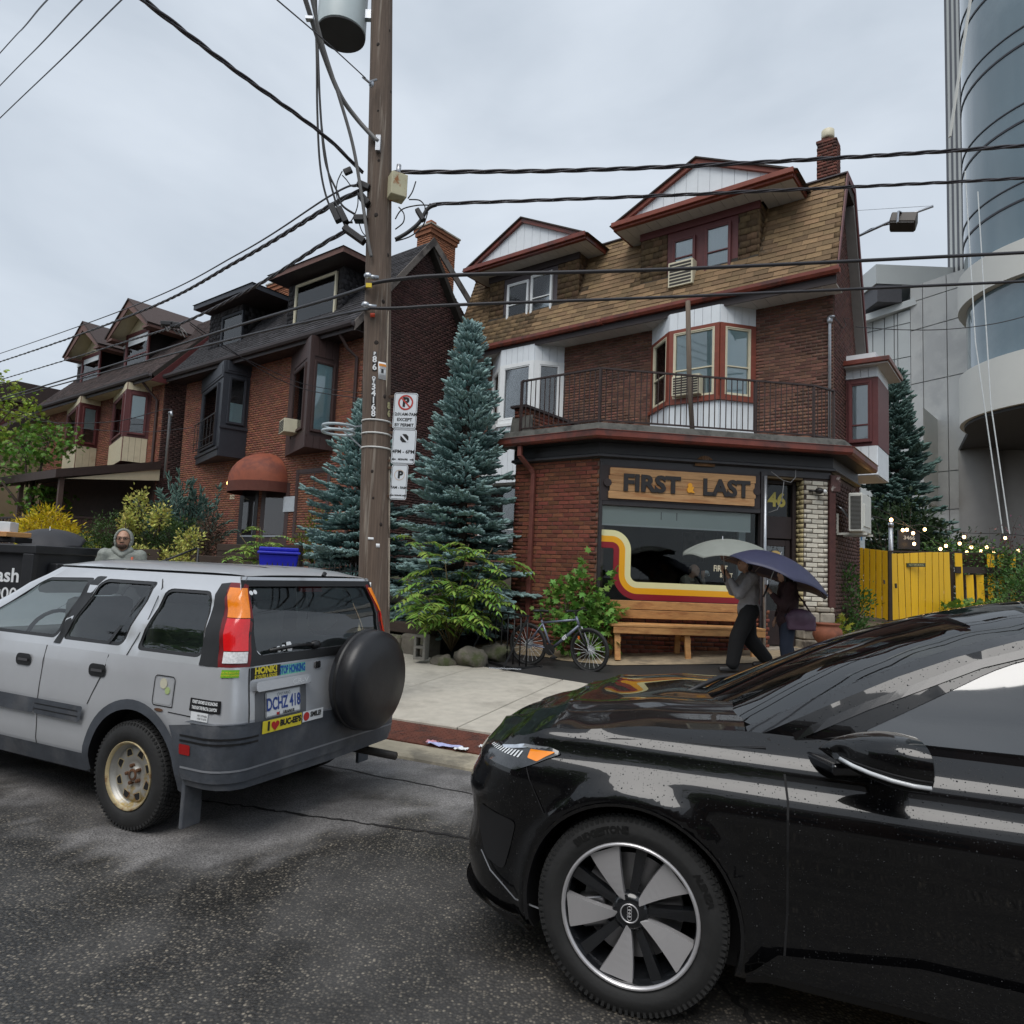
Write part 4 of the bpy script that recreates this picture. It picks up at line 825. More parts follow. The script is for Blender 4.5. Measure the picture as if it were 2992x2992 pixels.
hp = thing('heat_pump','white outdoor heat pump on brackets on the right side of the shop','heat pump',C0,-TH)
q0 = fb(2478,1440,-1.9); q1 = fb(2520,1553,-1.9); x0,x1 = q0[0],q1[0]; z0,z1 = q1[2],q0[2]; m_hp = mat('cream_white_metal',(.66,.66,.60),.4,var=.04)
b = MB(); b.b2(x0,x1,-1.9,-1.05,z0,z1); b.build('case',m_hp,hp,bevel=.025)
FH2 = face((x0,-1.9),(x1,-1.9)); cw = (x1-x0)
for c0 in (.05*cw/.3,cw*.53):
 for k in range(26):
  v = z0+.05+(z1-z0-.1)*k/26; b = MB(); fbox(b,FH2,c0,c0+cw*.38,v,v+.012,.002,.010); b.build('louvre',m_dkgr,hp)
b = MB(); b.b2(x1-.01,x1+.02,-1.8,-1.2,z0+.1,z1-.2); b.build('service_cover',m_hp,hp,bevel=.01)
b = MB(); b.bar((P3[0]+.0,-1.75,z0-.03),(x1+.05,-1.75,z0-.03),.04); b.bar((P3[0],-1.2,z0-.03),(x1+.05,-1.2,z0-.03),.04); b.bar((P3[0]+.02,-1.75,z0-.03),(P3[0]+.02,-1.75,z0+.35),.04); b.build('bracket',m_hp,hp)
b = MB(); b.tube([(x0,-1.6,z0+.25),(x0-.06,-1.62,z0+.3),(x0-.16,-1.68,z0+.45),(P3[0]+.01,-1.7,z0+.5)],.02,7); b.build('hose',m_galv,hp,smooth=True)
sl_ = MB(); u,v = fu(2385,1436); sl_.ell(FK(u,v,.12),(.06,.06,.05)); sl_.b2(0,0,0,0,0,0); b = MB(); b.ell(FK(u,v,.10),(.075,.06,.06)); b.tube([FK(u-.16,v,.03),FK(u,v,.08)],.02,6); so = b.build('security_lamp',m_blk,shop,smooth=True); b = MB(); b.ell(FK(u+.09,v-.01,.12),(.04,.04,.04)); b.build('lamp_lens',m_vinyl,so,smooth=True)
b = MB(); b.tube([FK(3.15,3.70,.1),FK(3.35,3.55,.14),FK(3.5,3.52,.14),FK(3.6,3.62,.13),FK(3.62,3.76,.1)],.008,5); b.tube([FK(3.38,3.55,.13),FK(3.36,3.2,.1),FK(3.28,3.02,.08),FK(3.12,2.96,.08)],.008,5); b.build('loose_cable',mat('grey_cable',(.2,.2,.2),.5),shop,smooth=True)
# the neighbouring houses up the street
m_brkB = mat('orange_brown_brick',(0.225,0.082,0.046),.85,var=.22,scale=20,bump=.5,bscale=80,isl=.25,hue=.012,objrand=.2,alt=(.14,.05,.035),altscale=.6,altpos=(.45,.7))
m_mortB = mat('pale_mortar',(0.27,0.19,0.145),.95,var=.15,scale=9)
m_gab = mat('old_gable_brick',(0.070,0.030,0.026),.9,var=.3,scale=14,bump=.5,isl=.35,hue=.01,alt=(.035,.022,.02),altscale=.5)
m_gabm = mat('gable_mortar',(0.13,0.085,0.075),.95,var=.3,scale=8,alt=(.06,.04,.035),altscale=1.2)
m_shB = mat('charcoal_shingle',(0.036,0.034,0.038),.85,var=.25,scale=24,bump=.5,bscale=140,isl=.4,objrand=.3)
m_shC = mat('umber_shingle',(0.055,0.037,0.034),.85,var=.25,scale=24,bump=.5,bscale=140,isl=.4,objrand=.3)
m_brnw = mat('brown_panel_paint',(0.055,0.030,0.027),.5,var=.12)
m_navy = mat('blue_black_paint',(0.026,0.029,0.038),.45,var=.12)
m_crm = mat('cream_siding',(0.60,0.53,0.37),.6,var=.08,scale=5,alt=(.45,.36,.24),altscale=1.5,altpos=(.6,.8))
m_pinkb = mat('pinkish_brown_board',(0.14,0.068,0.052),.6,var=.15)
def rowhouse(name,label,aL,aR,bF,zE,rb,rz,mb,mm,msh,zb,gable=True,parts=120,soffm=None,rear=6.5,gpoly=None,shp=140,gm=None):
 h = thing(name,label,'house',C0,-TH); F = face((aL,bF),(aR,bF))
 slab([(0,zb),(F.L,zb),(F.L,zE),(0,zE)],[],lambda u,v: F(u,v),F.n,.25,'wall',mm,h)
 brick_field(h,lambda u,v: F(u,v),F.n,[(0,zb+.6),(F.L,zb+.6),(F.L,zE),(0,zE)],[],mb,parts=parts,prefer=lambda r: -r[0]+abs(r[2]-6)*.5,seed=int(-aL*10))
 S = face((aR,bF),(aR,bF+rear)); zg = lambda b_: zE+.12
 dv = Vector((0,rb-(bF-.62),rz-(zE+.10))); sl_ = dv.length; dv = dv/sl_; rn = Vector((0,-dv.z,dv.y))
 gp = gpoly or [(0,zb),(rear,zb),(rear,zE-.3),(rb-bF,rz-.12),(0,zE+.5)]
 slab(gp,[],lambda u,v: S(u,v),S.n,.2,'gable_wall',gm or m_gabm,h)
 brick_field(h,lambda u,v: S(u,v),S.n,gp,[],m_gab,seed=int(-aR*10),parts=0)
 r0 = Vector((aL-.3,bF-.62,zE+.10)); RFn = lambda u,v: r0+Vector((u,0,0))+dv*v; W_ = aR-aL+.55
 roof = MB(); tb = rb+(rb-bF+.6)*.95; tz = rz-(rz-zE)*.95
 roof.prism([(bF-.62,zE+.10),(rb,rz),(tb,tz),(tb-.1,tz-.15),(rb,rz-.22),(bF-.5,zE-.02)],lambda y,z: Vector((aL-.3,y,z)),lambda y,z: Vector((aR+.25,y,z))); roof = roof.build('roof',mat('roof_deck',(.03,.025,.02),.9),h)
 shingle_field(roof,RFn,rn,[(0,0),(W_,0),(W_,sl_),(0,sl_)],[],msh,L=.30,h=.15,parts=shp,prefer=lambda r: r[2]*2-r[0]*.4,seed=int(-aL*7))
 b = MB(); b.b2(aL-.3,aR+.25,bF-.64,bF-.61,zE-.14,zE+.10); b.build('fascia',m_dkwood,h)
 k = int(W_/.4)
 for i in range(k): b = MB(); b.b2(aL-.28+W_*i/k+.004,aL-.28+W_*(i+1)/k-.012,bF-.60,bF+.02,zE-.10,zE-.08); b.build('soffit_panel',soffm or m_soff,h)
 gutter(h,[(aL-.32,bF-.645,zE-.02),(aR+.30,bF-.645,zE-.02)],m_dkwood if mb is m_brkB else m_brnw)
 return h,F,S,roof
# 350 / 352
BF = -3.30; aBR,aBL = fb(1066,1000,BF)[0],fb(545,1150,BF)[0]
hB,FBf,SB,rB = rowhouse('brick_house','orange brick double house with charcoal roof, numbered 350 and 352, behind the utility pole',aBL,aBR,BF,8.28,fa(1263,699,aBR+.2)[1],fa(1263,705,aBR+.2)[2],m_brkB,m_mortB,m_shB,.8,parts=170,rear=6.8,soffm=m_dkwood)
uB = lambda a: a-aBL
rbB,rzB = fa(1263,699,aBR+.2)[1],fa(1263,705,aBR+.2)[2]
m_oldb = mat('weathered_barge',(0.15,0.13,0.115),.85,var=.3,scale=5,alt=(.05,.042,.038),altscale=2.5,altpos=(.48,.6))
b = MB()
for p,q in (((BF-.62,8.30),(rbB,rzB-.02)),((rbB,rzB-.02),(rbB+3.6,rzB-2.6))):
 b.add([(aBR+.255,p[0],p[1]+.12),(aBR+.255,q[0],q[1]+.12),(aBR+.255,q[0],q[1]-.16),(aBR+.255,p[0],p[1]-.16),(aBR+.30,p[0],p[1]+.12),(aBR+.30,q[0],q[1]+.12),(aBR+.30,q[0],q[1]-.16),(aBR+.30,p[0],p[1]-.16)],[(0,1,2,3),(4,7,6,5),(0,4,5,1),(3,2,6,7),(1,5,6,2),(0,3,7,4)])
b.build('barge_board',m_oldb,rB)
def chimney(parent,a0,a1,b0,b1,z0,z1,mb,pots=2):
 c = MB(); c.b2(a0,a1,b0,b1,z0,z1); c = c.build('chimney',m_mortB,parent)
 for G in (face((a0,b0),(a1,b0)),face((a1,b0),(a1,b1))): brick_field(c,lambda u,v,G=G: G(u,v),G.n,[(-.01,z0),(G.L+.01,z0),(G.L+.01,z1-.02),(-.01,z1-.02)],[],mb,seed=int(a0*9),depth=.018)
 b = MB(); b.b2(a0-.06,a1+.06,b0-.06,b1+.06,z1-.22,z1-.08); b.b2(a0-.10,a1+.10,b0-.10,b1+.10,z1-.08,z1+.02); b.build('corbel',mb,c); b = MB(); b.b2(a0-.13,a1+.13,b0-.13,b1+.13,z1+.02,z1+.07); b.build('cap',m_stone,c)
 for k in range(pots):
  b = MB(); t = (k+.5)/pots; b.b2((a0+a1)/2-.13,(a0+a1)/2+.13,b0+(b1-b0)*t-.13,b0+(b1-b0)*t+.13,z1+.07,z1+.36-.12*k); b.build('flue',mat('orange_clay',(.30,.10,.045),.8,var=.2),c,bevel=.02)
m_orb = mat('orange_chimney_brick',(0.27,0.105,0.05),.85,var=.2,isl=.22,objrand=.1)
q0,q1,q2 = fa(1258,690,aBR-.35),fa(1335,740,aBR-.35),fa(1258,660,aBR-.35)
chimney(rB,aBR-.95,aBR-.35,q0[1],q1[1]-.1,rzB-1.0,q2[2],m_orb)
chimney(rB,fb(785,850,-2.0)[0]+.1,fb(860,860,-2.0)[0],-2.0,-1.2,10.3,fb(800,835,-2.0)[2],m_orb,1)
def hipdormer(parent,pL,pR,pS,wall,wins,mtrim,mwall,mfas,bD=-3.12,msh=m_shB):
 bE = bD-.62; e0,e1 = fb(*pL,bE),fb(*pR,bE); ze = (e0[2]+e1[2])/2-.03; a0,a1 = e0[0],e1[0]
 l,r = fb(wall[0],880,bD)[0],fb(wall[1],850,bD)[0]; zb = 9.2
 d = MB(); d.b2(l+.02,r-.02,bD+.03,1.0,zb,ze); d = d.build('dormer',m_dkwood,parent); F = face((l,bD),(r,bD)); hs_ = []
 for (x0,y0,x1,y1) in wins: q = fb(x0,y0,bD); p = fb(x1,y1,bD); hs_.append((q[0]-l,p[0]-l,p[2],q[2]))
 u0,u1,v0,v1 = min(h[0] for h in hs_),max(h[1] for h in hs_),min(h[2] for h in hs_),max(h[3] for h in hs_)
 shingle_field(d,lambda u,v: F(u,v),F.n,[(0,zb),(r-l,zb),(r-l,ze),(0,ze)],[[(u0-.08,v0-.1),(u1+.08,v0-.1),(u1+.08,v1+.08),(u0-.08,v1+.08)]],mwall,L=.24,h=.16,lift=.02,seed=int(l*-13))
 G = face((r,bD),(r,.6)); shingle_field(d,lambda u,v: G(u,v),G.n,[(0,zb),(1.3,ze),(0,ze)],[],mwall,L=.24,h=.16,lift=.02,seed=int(l*-17)); b = MB(); b.prism([(0,zb),(1.35,ze),(0,ze)],lambda u,v: G(u,v,-.04),lambda u,v: G(u,v,0)); b.build('cheek',mwall,d)
 for (a,c,e,f_) in hs_: window(d,lambda u,v,dd=0.0: F(u,v,dd+.045),a+.03,c-.03,e+.03,f_-.03,mtrim,.05,ms=mtrim,sw_=.03,curtain=(m_curt if mtrim is not m_cream else m_curtb,0,1),depth=.04)
 b = MB(); b.b2(u0+l-.15,u1+l+.15,bD-.10,bD+.02,v0-.14,v0-.06); b.build('sill',mwall if mtrim is m_cream else mtrim,d)
 pk = ze+.55; b = MB(); bk = 1.2; A = [Vector((a0,bE,ze)),Vector((a1,bE,ze)),Vector((a1,bk,ze)),Vector((a0,bk,ze))]; T = [p+Vector((0,0,.16)) for p in A]; ap0,ap1 = Vector(((a0+a1)/2,bE+1.1,pk)),Vector(((a0+a1)/2,bk,pk))
 b.add(A,[(3,2,1,0)]); b.build('dormer_soffit',m_dkwood,d,fix=False)
 b = MB(); b.add(A+T,[(0,1,5,4),(1,2,6,5),(3,0,4,7),(2,3,7,6)]); b.build('dormer_fascia',mfas,d)
 b = MB(); T2 = [T[0]+Vector((-.04,-.04,.005)),T[1]+Vector((.04,-.04,.005)),T[2]+Vector((.04,0,.005)),T[3]+Vector((-.04,0,.005))]; b.add(T2+[ap0,ap1],[(0,1,4),(1,2,5,4),(3,0,4,5),(2,3,5)]); b.build('dormer_roof',msh,d)
 return d
hipdormer(hB,(783,822),(1004,726),(1077,768),(843,1000),[(870,838,978,948)],m_cream,m_shB,m_pinkb)
hipdormer(hB,(565,908),(738,832),(838,885),(620,713),[(655,930,707,1010)],m_navy,m_shB,m_navy)
def vbay(parent,a0,am,a1,d,zs,ms,mf,wins,label,bF,boards=True):
 zb,zt = zs; rt = MB(); rt.prism([(a0,bF-.0),(am,bF-d),(a1,bF-.0)],lambda x,y: Vector((x,y,zb)),lambda x,y: Vector((x,y,zt))); o = rt.build('bay_window',mf,parent); o['label'] = label
 fs = [face((a0,bF),(am,bF-d)),face((am,bF-d),(a1,bF))]
 for f,(u0,u1,v0,v1,cur) in zip(fs,wins):
  if boards:
   siding(o,f,.02,f.L-.02,zb,v0-.12,ms,.22,th=.022); siding(o,f,.02,f.L-.02,v1+.14,zt,ms,.22,th=.022)
   b = MB(); fbox(b,f,0.0,u0*f.L,v0-.12,v1+.14,-.02,.024); b.build('casing',mf,o); b = MB(); fbox(b,f,u1*f.L,f.L,v0-.12,v1+.14,-.02,.024); b.build('casing',mf,o)
  else:
   b = MB(); fbox(b,f,.0,f.L,zb,v0-.10,-.02,.03); fbox(b,f,-.03,f.L+.03,v0-.18,v0-.08,.0,.07); b.build('panel',ms,o,bevel=.01,segs=1); b = MB(); fbox(b,f,.0,f.L,v1+.12,zt,-.02,.03); fbox(b,f,.10,f.L-.10,v1+.2,v1+.55,.02,.045); b.build('panel',ms,o,bevel=.01,segs=1)
  window(o,lambda u,v,dd=0.0,f=f: f(u,v,dd+.045),u0*f.L+.05,u1*f.L-.05,v0+.04,v1-.04,mf,.05,ms=mf,sw_=.03,curtain=cur,depth=.04)
 return o,fs
c_t = (mat('aqua_blind',(.42,.62,.66),.8,var=.03),0,1)
fB = lambda px,py: fb(px,py,BF)
dB = .85
vb1 = vbay(hB,fB(850,1100)[0],fb(905,1100,BF-dB)[0],fB(987,1100)[0],dB,(4.98,8.22),m_brnw,m_brnw,[(.24,.86,5.55,7.5,c_t),(.12,.88,5.45,7.5,c_t)],'brown boarded bay window with pale blue panes',BF)
vb2 = vbay(hB,fB(590,1150)[0],fb(650,1150,BF-dB)[0],fB(730,1150)[0],dB,(5.05,8.22),m_navy,m_navy,[(.18,.86,5.45,7.55,(m_curt,.0,.8)),(.2,.85,6.15,7.7,(m_curtb,.0,.45))],'blue-black panelled bay window with small balcony rail',BF,boards=False)
f = vb2[1][0]; b = MB()
for k in range(7): b.bar(f(.12+k*(f.L-.2)/6,5.45,.16),f(.12+k*(f.L-.2)/6,6.45,.16),.016)
b.bar(f(.08,6.45,.16),f(f.L-.06,6.45,.16),.03); b.bar(f(.08,5.5,.16),f(f.L-.06,5.5,.16),.025); b.bar(f(.08,5.75,.16),f(f.L-.06,5.75,.16),.02); b.build('balcony_rail',m_blk,vb2[0])
q0,q1 = fb(815,1240,BF-.95),fb(852,1275,BF-.95); fv = vb1[1][0]
window_ac(vb1[0],fv,fv.L*.30,fv.L*.30+.66,5.52,5.92,.40,m_cream,m_dkgr)
def bld(name,px0,py0,px1,py1,m,d0,d1,parent=hB,bevel=0):
 p,q = fB(px0,py0),fB(px1,py1); b = MB(); fbox(b,FBf,uB(p[0]),uB(q[0]),q[2],p[2],d0,d1); return b.build(name,m,parent,bevel=bevel)
for (x0,x1,mt) in ((705,742,m_blk),(768,833,m_brnw)):
 p,q = fB(x0,1425),fB(x1,1650); b = MB(); fbox(b,FBf,uB(p[0]),uB(q[0]),1.9,p[2]+.1,-.1,.02); dd = b.build('door',mt,hB)
 b = MB(); fbox(b,FBf,uB(p[0])+.25,uB(q[0])-.18,2.55,p[2]-.12,.01,.028); b.build('door_glass',g_dark,dd); b = MB(); fbox(b,FBf,uB(p[0])+.22,uB(q[0])-.15,2.48,2.53,.015,.05); b.build('push_bar',m_galv,dd)
p,q = fB(712,1420),fB(840,1420); aw = MB(); ua,ub = uB(p[0]),uB(q[0]); n = 7
def awf(s,t):
 th = math.pi*s; x = ua+(ub-ua)*s; rise = math.sin(th)**.55 if 0 < s < 1 else 0; return None
m_awn = mat('rust_canvas',(0.24,0.062,0.030),.75,var=.15,scale=5,alt=(.15,.04,.025),altscale=1.6)
for k in range(6):
 b = MB(); zt0 = 4.16
 def gore(s,t,k=k):
  ang = math.pi*(k+s)/6; el = t*math.pi/2; rx = (ub-ua)/2; c = (ua+ub)/2
  return FBf(c-math.cos(ang)*math.cos(el)*rx,zt0+.98*math.sin(el)**.9,.02+math.sin(ang)*math.cos(el)*1.05)
 b.grid(gore,4,7); b.build('awning_gore',m_awn,hB,smooth=True)
 b = MB(); b.grid(lambda s,t,k=k: (lambda pt: Vector((pt.x,pt.y,zt0-.32*t)))(gore(s,0)),4,1); b.build('awning_valance',mat('rust_canvas_dark',(.10,.028,.018),.8),hB,smooth=True)
Vx,_ = text2d('350',.2); lettering('awning_number','350',lambda x,y: (lambda g: Vector((g.x,g.y,4.02+y)))(FBf((ua+ub)/2-math.cos(math.pi*(.14+x*.28))*(ub-ua)/2*1.015,0,.03+math.sin(math.pi*(.14+x*.28))*1.07)),m_cream,hB,.2,.006)
lettering('house_number','352',lambda x,y: FBf(uB(fB(680,1453)[0])+x,fB(680,1453)[2]+y,.025),m_cream,hB,.2,.006)
pl = thing('porch_lamp','small lit bulb on the brick wall of number 352','lamp',HW(fB(677,1413)[0],BF-.10,fB(677,1413)[2]),-TH)
b = MB(); b.ell((0,0,0),(.07,.07,.10)); b.build('bulb',mat('warm_bulb',(.9,.7,.3),.4,emit=(1.0,.62,.22),estr=5.0),pl,smooth=True); b = MB(); b.b2(-.05,.05,.02,.10,.08,.14); b.build('base',m_blk,pl)
bld('notice_board',833,1452,862,1495,mat('grey_notice',(.42,.46,.50),.6,var=.15,scale=8),.02,.05)
p,q = fB(868,1375),fB(955,1560); window(hB,FBf,uB(p[0])+.12,uB(q[0])-.1,q[2],p[2]-.1,m_brnw,.12,vs_=(.55,),curtain=(m_curtb,.3,1.0))
downpipe(hB,[(fB(1052,1000)[0]-.2,BF-.62,8.25),(fB(1052,1000)[0]-.1,BF-.35,7.8),(fB(1052,1000)[0],BF-.08,7.6),(fB(1052,1000)[0],BF-.07,2.0)],m_brnw,.05)
# the cream-bayed house
CF = -3.70; aCR,aCL = fb(482,1130,CF)[0],fb(150,1200,CF)[0]-.3
hC,FCf,SC,rC = rowhouse('brick_house','red brick double house with cream bay windows and dark porch at the far left',aCL,aCR,CF,8.32,-.9,12.1,m_brkB,m_mortB,m_shC,.8,parts=120,soffm=m_crm)
b = MB(); b.prism([(CF-.66,8.15),(-.9,12.05),(-.9,11.7),(CF-.1,8.15)],lambda y,z: Vector((aCR+.255,y,z)),lambda y,z: Vector((aCR+.30,y,z))); b.build('barge_board',m_maroon,rC)
fC = lambda px,py: fb(px,py,CF)
for (x0,xm,x1,lab) in ((198,233,294,'farther cream bay window'),(330,366,440,'nearer cream bay window')):
 vbay(hC,fC(x0,1200)[0],fb(xm,1200,CF-.8)[0],fC(x1,1200)[0],.8,(5.25,8.26),m_crm,m_maroon,[(.2,.9,6.3,7.85,(m_curt,.35,1)),(.14,.85,6.3,7.85,(m_curtb,.4,1.0))],lab,CF)
def gdormer(parent,apex,eL,eR,win,bD):
 bE = bD-.7; ap,l,r = fb(*apex,bE),fb(*eL,bE),fb(*eR,bE); za = ap[2]; a0,a1,am = l[0],r[0],ap[0]; ze = (l[2]+r[2])/2; am = (a0+a1)/2
 wl,wr = fb(win[0]-12,1000,bD)[0],fb(win[2]+6,1000,bD)[0]; d = MB(); zb = 9.15
 d.prism([(wl,zb),(wr,zb),(wr,ze+.1),(am,za-.3),(wl,ze+.1)],lambda x,z: Vector((x,bD+.02,z)),lambda x,z: Vector((x,.9,z))); d = d.build('dormer',mat('dark_tar_shingle',(.028,.022,.022),.9,var=.3,scale=14,bump=.5),parent); F = face((wl,bD),(wr,bD))
 b = MB(); b.prism([(a0+.25,ze+.08),(a1-.25,ze+.08),(am,za-.18)],lambda x,z: Vector((x,bD-.02,z)),lambda x,z: Vector((x,bD+.03,z))); b.build('gable_panel',m_crm,d)
 p,q = fb(win[0],win[1],bD),fb(win[2],win[3],bD); b = MB(); fbox(b,F,0,wr-wl,ze-.28,ze+.08,-.02,.03); b.build('frieze_board',m_white,d)
 window(d,lambda u,v,dd=0.0: F(u,v,dd+.045),p[0]-wl+.08,q[0]-wl-.04,q[2],p[2]-.05,m_maroon,.10,hs=(.45,),ms=m_maroon,sw_=.05,curtain=(m_curt,.0,1),depth=.04)
 for xe,s_ in ((a0,1),(a1,-1)):
  b = MB(); b.prism([(xe,ze),(am,za),(am,za-.38),(xe+s_*.35,ze-.02),(xe+s_*.1,ze-.12)],lambda x,z: Vector((x,bE,z)),lambda x,z: Vector((x,bE+.04,z))); b.build('barge_board',m_pinkb,d)
  b = MB(); b.prism([(xe-s_*.06,ze+.0),(am,za+.05),(am,za+.01),(xe,ze-.05)],lambda x,z: Vector((x,bE-.05,z)),lambda x,z: Vector((x,1.4,z))); b.build('dormer_roof',m_shC,d)
  b = MB(); b.prism([(xe+s_*.02,ze-.05),(am,za-.02),(am,za-.06),(xe+s_*.05,ze-.09)],lambda x,z: Vector((x,bE+.05,z)),lambda x,z: Vector((x,bD,z))); b.build('dormer_soffit',m_crm,d)
  b = MB(); b.b2(min(xe,xe+s_*.55),max(xe,xe+s_*.55),bE+.02,.8,ze-.16,ze-.06); b.build('eave_box',m_pinkb,d)
 return d
gdormer(hC,(235,945),(187,1032),(287,1015),(245,1048,288,1125),-3.0)
gdormer(hC,(372,877),(310,980),(432,950),(375,985,430,1080),-3.0)
aPr = aCR+.25; bP0 = fa(165,1365,aPr)[1]; zP = fa(165,1370,aPr)[2]; zPw = 5.25
pm = mat('porch_dark_brown',(0.040,0.024,0.020),.65,var=.2); m_pwall = mat('porch_panelling',(.05,.026,.02),.7,var=.3,scale=5)
po = MB(); po.prism([(bP0,zP-.28),(bP0,zP),(CF,zPw),(CF,zPw-.3)],lambda y,z: Vector((aCL,y,z)),lambda y,z: Vector((aPr,y,z))); po = po.build('porch',pm,hC)
b = MB(); b.prism([(bP0+.3,zP-.28),(CF,zPw-.29),(CF,zPw-.72)],lambda y,z: Vector((aPr-.12,y,z)),lambda y,z: Vector((aPr-.06,y,z))); b.build('porch_gable',m_crm,po)
for a in np.linspace(aCL+.3,aPr-.2,4): b = MB(); b.bar((a,bP0+.25,1.2),(a,bP0+.25,zP-.25),.14); b.build('porch_post',mat('post_brown',(.075,.045,.035),.7,var=.2),po)
b = MB(); b.b2(aCL,aPr-.05,bP0+.15,CF,1.6,2.0); b.build('porch_deck',pm,po)
b = MB(); b.bar((aCL+.2,bP0+.25,2.95),(aPr-.2,bP0+.25,2.95),.07); b.bar((aPr-.15,bP0+.25,2.95),(aPr-.15,CF,2.95),.07); b.build('porch_rail',pm,po)
n = 46
for i in range(n):
 t = i/n
 if t < .62: a = aCL+.3+(aPr-aCL-.5)*t/.62; p = (a,bP0+.25)
 else: p = (aPr-.15,bP0+.25+(CF-bP0-.3)*(t-.62)/.38)
 b = MB(); b.b2(p[0]-.07,p[0]+.07,p[1]-.015,p[1]+.015,1.9,2.92) if t < .62 else b.b2(p[0]-.015,p[0]+.015,p[1]-.07,p[1]+.07,1.9,2.92); b.build('rail_board',m_pwall,po)
b = MB(); fbox(b,FCf,.1,FCf.L-.05,1.9,4.9,.02,.06); b.build('porch_wall',m_pwall,po)
downpipe(hC,[(aCR-.6,CF-.62,8.3),(aCR-.5,CF-.3,7.9),(aCR-.35,CF-.08,7.6),(aCR-.35,CF-.07,5.2)],m_brnw,.05);
b = MB(); q = fb(497,1215,CF-.8); b.tube([(q[0],CF-.8,4.4),(q[0],CF-.8,q[2]),(q[0]+.05,CF-.85,q[2]+.1),(q[0]+.18,CF-.85,q[2]+.1),(q[0]+.22,CF-.85,q[2]-.05)],.05,8); b.build('service_mast',m_galv,hC,smooth=True)
# tan stucco gable beyond
hD = thing('stucco_house','tan stucco house with steep brown gable roof beyond the maple at the far left','house',C0,-TH); m_st = mat('tan_stucco',(.36,.27,.17),.9,var=.08,scale=3,bump=.2)
aD = aCL-1.6; rd = [fa(x,y,aD) for x,y in ((0,1300),(110,1245),(250,1130))]
g = [(-7.2,.8),(1.5,.8),(1.5,10.6),(-1.2,10.6),(-7.2,5.4)]
SDf = face((aD,0),(aD,5)); slab(g,[],lambda u,v: SDf(u,v),SDf.n,.3,'wall',m_st,hD)
b = MB(); b.prism([(-8.0,4.9),(-1.2,10.9),(2.0,10.9),(2.0,10.6),(-1.1,10.55),(-7.9,4.55)],lambda y,z: Vector((aD-9,y,z)),lambda y,z: Vector((aD+.4,y,z))); b.build('roof',m_shC,hD)
b = MB(); b.b2(aD-9,aD-.3,-7.3,-7.0,.8,5.2); b.build('front_wall',m_brkB,hD); b = MB(); b.b2(aD-5.5,aD-2.2,-5.4,-2,7.2,9.4); dd = b.build('dormer',m_maroon,hD); b = MB(); b.prism([(-6.1,9.35),(-4.2,10.3),(-1.5,10.3),(-1.5,9.3),(-6.1,9.2)],lambda y,z: Vector((aD-5.9,y,z)),lambda y,z: Vector((aD-1.8,y,z))); b.build('dormer_roof',m_shC,dd)
b = MB(); b.b2(aD-4.4,aD-3.2,-5.43,-5.38,7.7,9.0); b.build('pane',m_curt,dd)
# modern building, tower, fence, string lights
m_pan = mat('pale_metal_panel',(.50,.53,.53),.5,var=.04,scale=1.2); m_joint = mat('panel_joint',(.34,.36,.37),.7); m_stuc = mat('light_grey_render',(.52,.53,.52),.8,var=.05,scale=1,alt=(.44,.45,.45),altscale=.4)
mb_ = thing('office_block','pale grey panelled office block standing behind the spruce on the right','building',(0,0,0))
def wallquad(pts): return [at(px,py,Y) for px,py,Y in pts]
YB = 46.0; YB2 = 41.0
B0,B1,Bm = at(2500,1500,YB),at(2850,1500,YB2-1),at(2668,1500,YB2+2.2)
def colm(p,z): return Vector((p.x,p.y,z))
zl = at(2528,930,YB).z; zr = at(2668,885,YB2+2.2).z; zm = at(2640,840,YB2+2.6).z; ztop = at(2790,800,YB2).z
b = MB(); A,B_,Cc = colm(B0,0),colm(Bm,0),colm(B1,0); dep = Vector((8,22,0))
b.add([A,B_,B_+dep,A+dep]+[colm(p,zr-.2) for p in (A,B_,B_+dep,A+dep)],[(0,1,5,4),(1,2,6,5),(2,3,7,6),(3,0,4,7),(4,5,6,7)]); b.build('low_wing',m_joint,mb_)
b = MB(); b.add([B_,Cc,Cc+dep,B_+dep]+[colm(p,ztop-.2) for p in (B_,Cc,Cc+dep,B_+dep)],[(0,1,5,4),(1,2,6,5),(2,3,7,6),(3,0,4,7),(4,5,6,7)]); b.build('main_wing',m_joint,mb_)
def panels(P,Q,z0,z1,us,zs,m,name='wall_panel',skip=()):
 e = (Q-P); n = Vector((e.y,-e.x,0)).normalized()
 for i in range(len(us)-1):
  for j in range(len(zs)-1):
   if (i,j) in skip: continue
   b = MB(); c = [P+e*us[i],P+e*us[i+1]]; g = .03; d = e.normalized()*g
   pts = [colm(c[0]+d,zs[j]+g),colm(c[1]-d,zs[j]+g),colm(c[1]-d,zs[j+1]-g),colm(c[0]+d,zs[j+1]-g)]; b.add([p+n*.02 for p in pts]+[p+n*.12 for p in pts],[(4,5,6,7),(0,1,5,4),(1,2,6,5),(2,3,7,6),(3,0,4,7)]); b.build(name,m,mb_)
zz2 = lambda y,Y: at(2700,y,Y).z
zsB = [0,zz2(1490,42),zz2(1380,42),zz2(1110,42),zz2(950,42),zz2(865,42),ztop]
panels(B_,Cc,0,ztop,[0,.22,.62,1.0],zsB,m_stuc)
panels(A,B_,0,zr,[0,.10,.34,.55,.72,.78,1.0],[0,zz2(1280,45),zz2(1120,45),zz2(1070,45),zz2(975,45),zr-.5],m_pan)
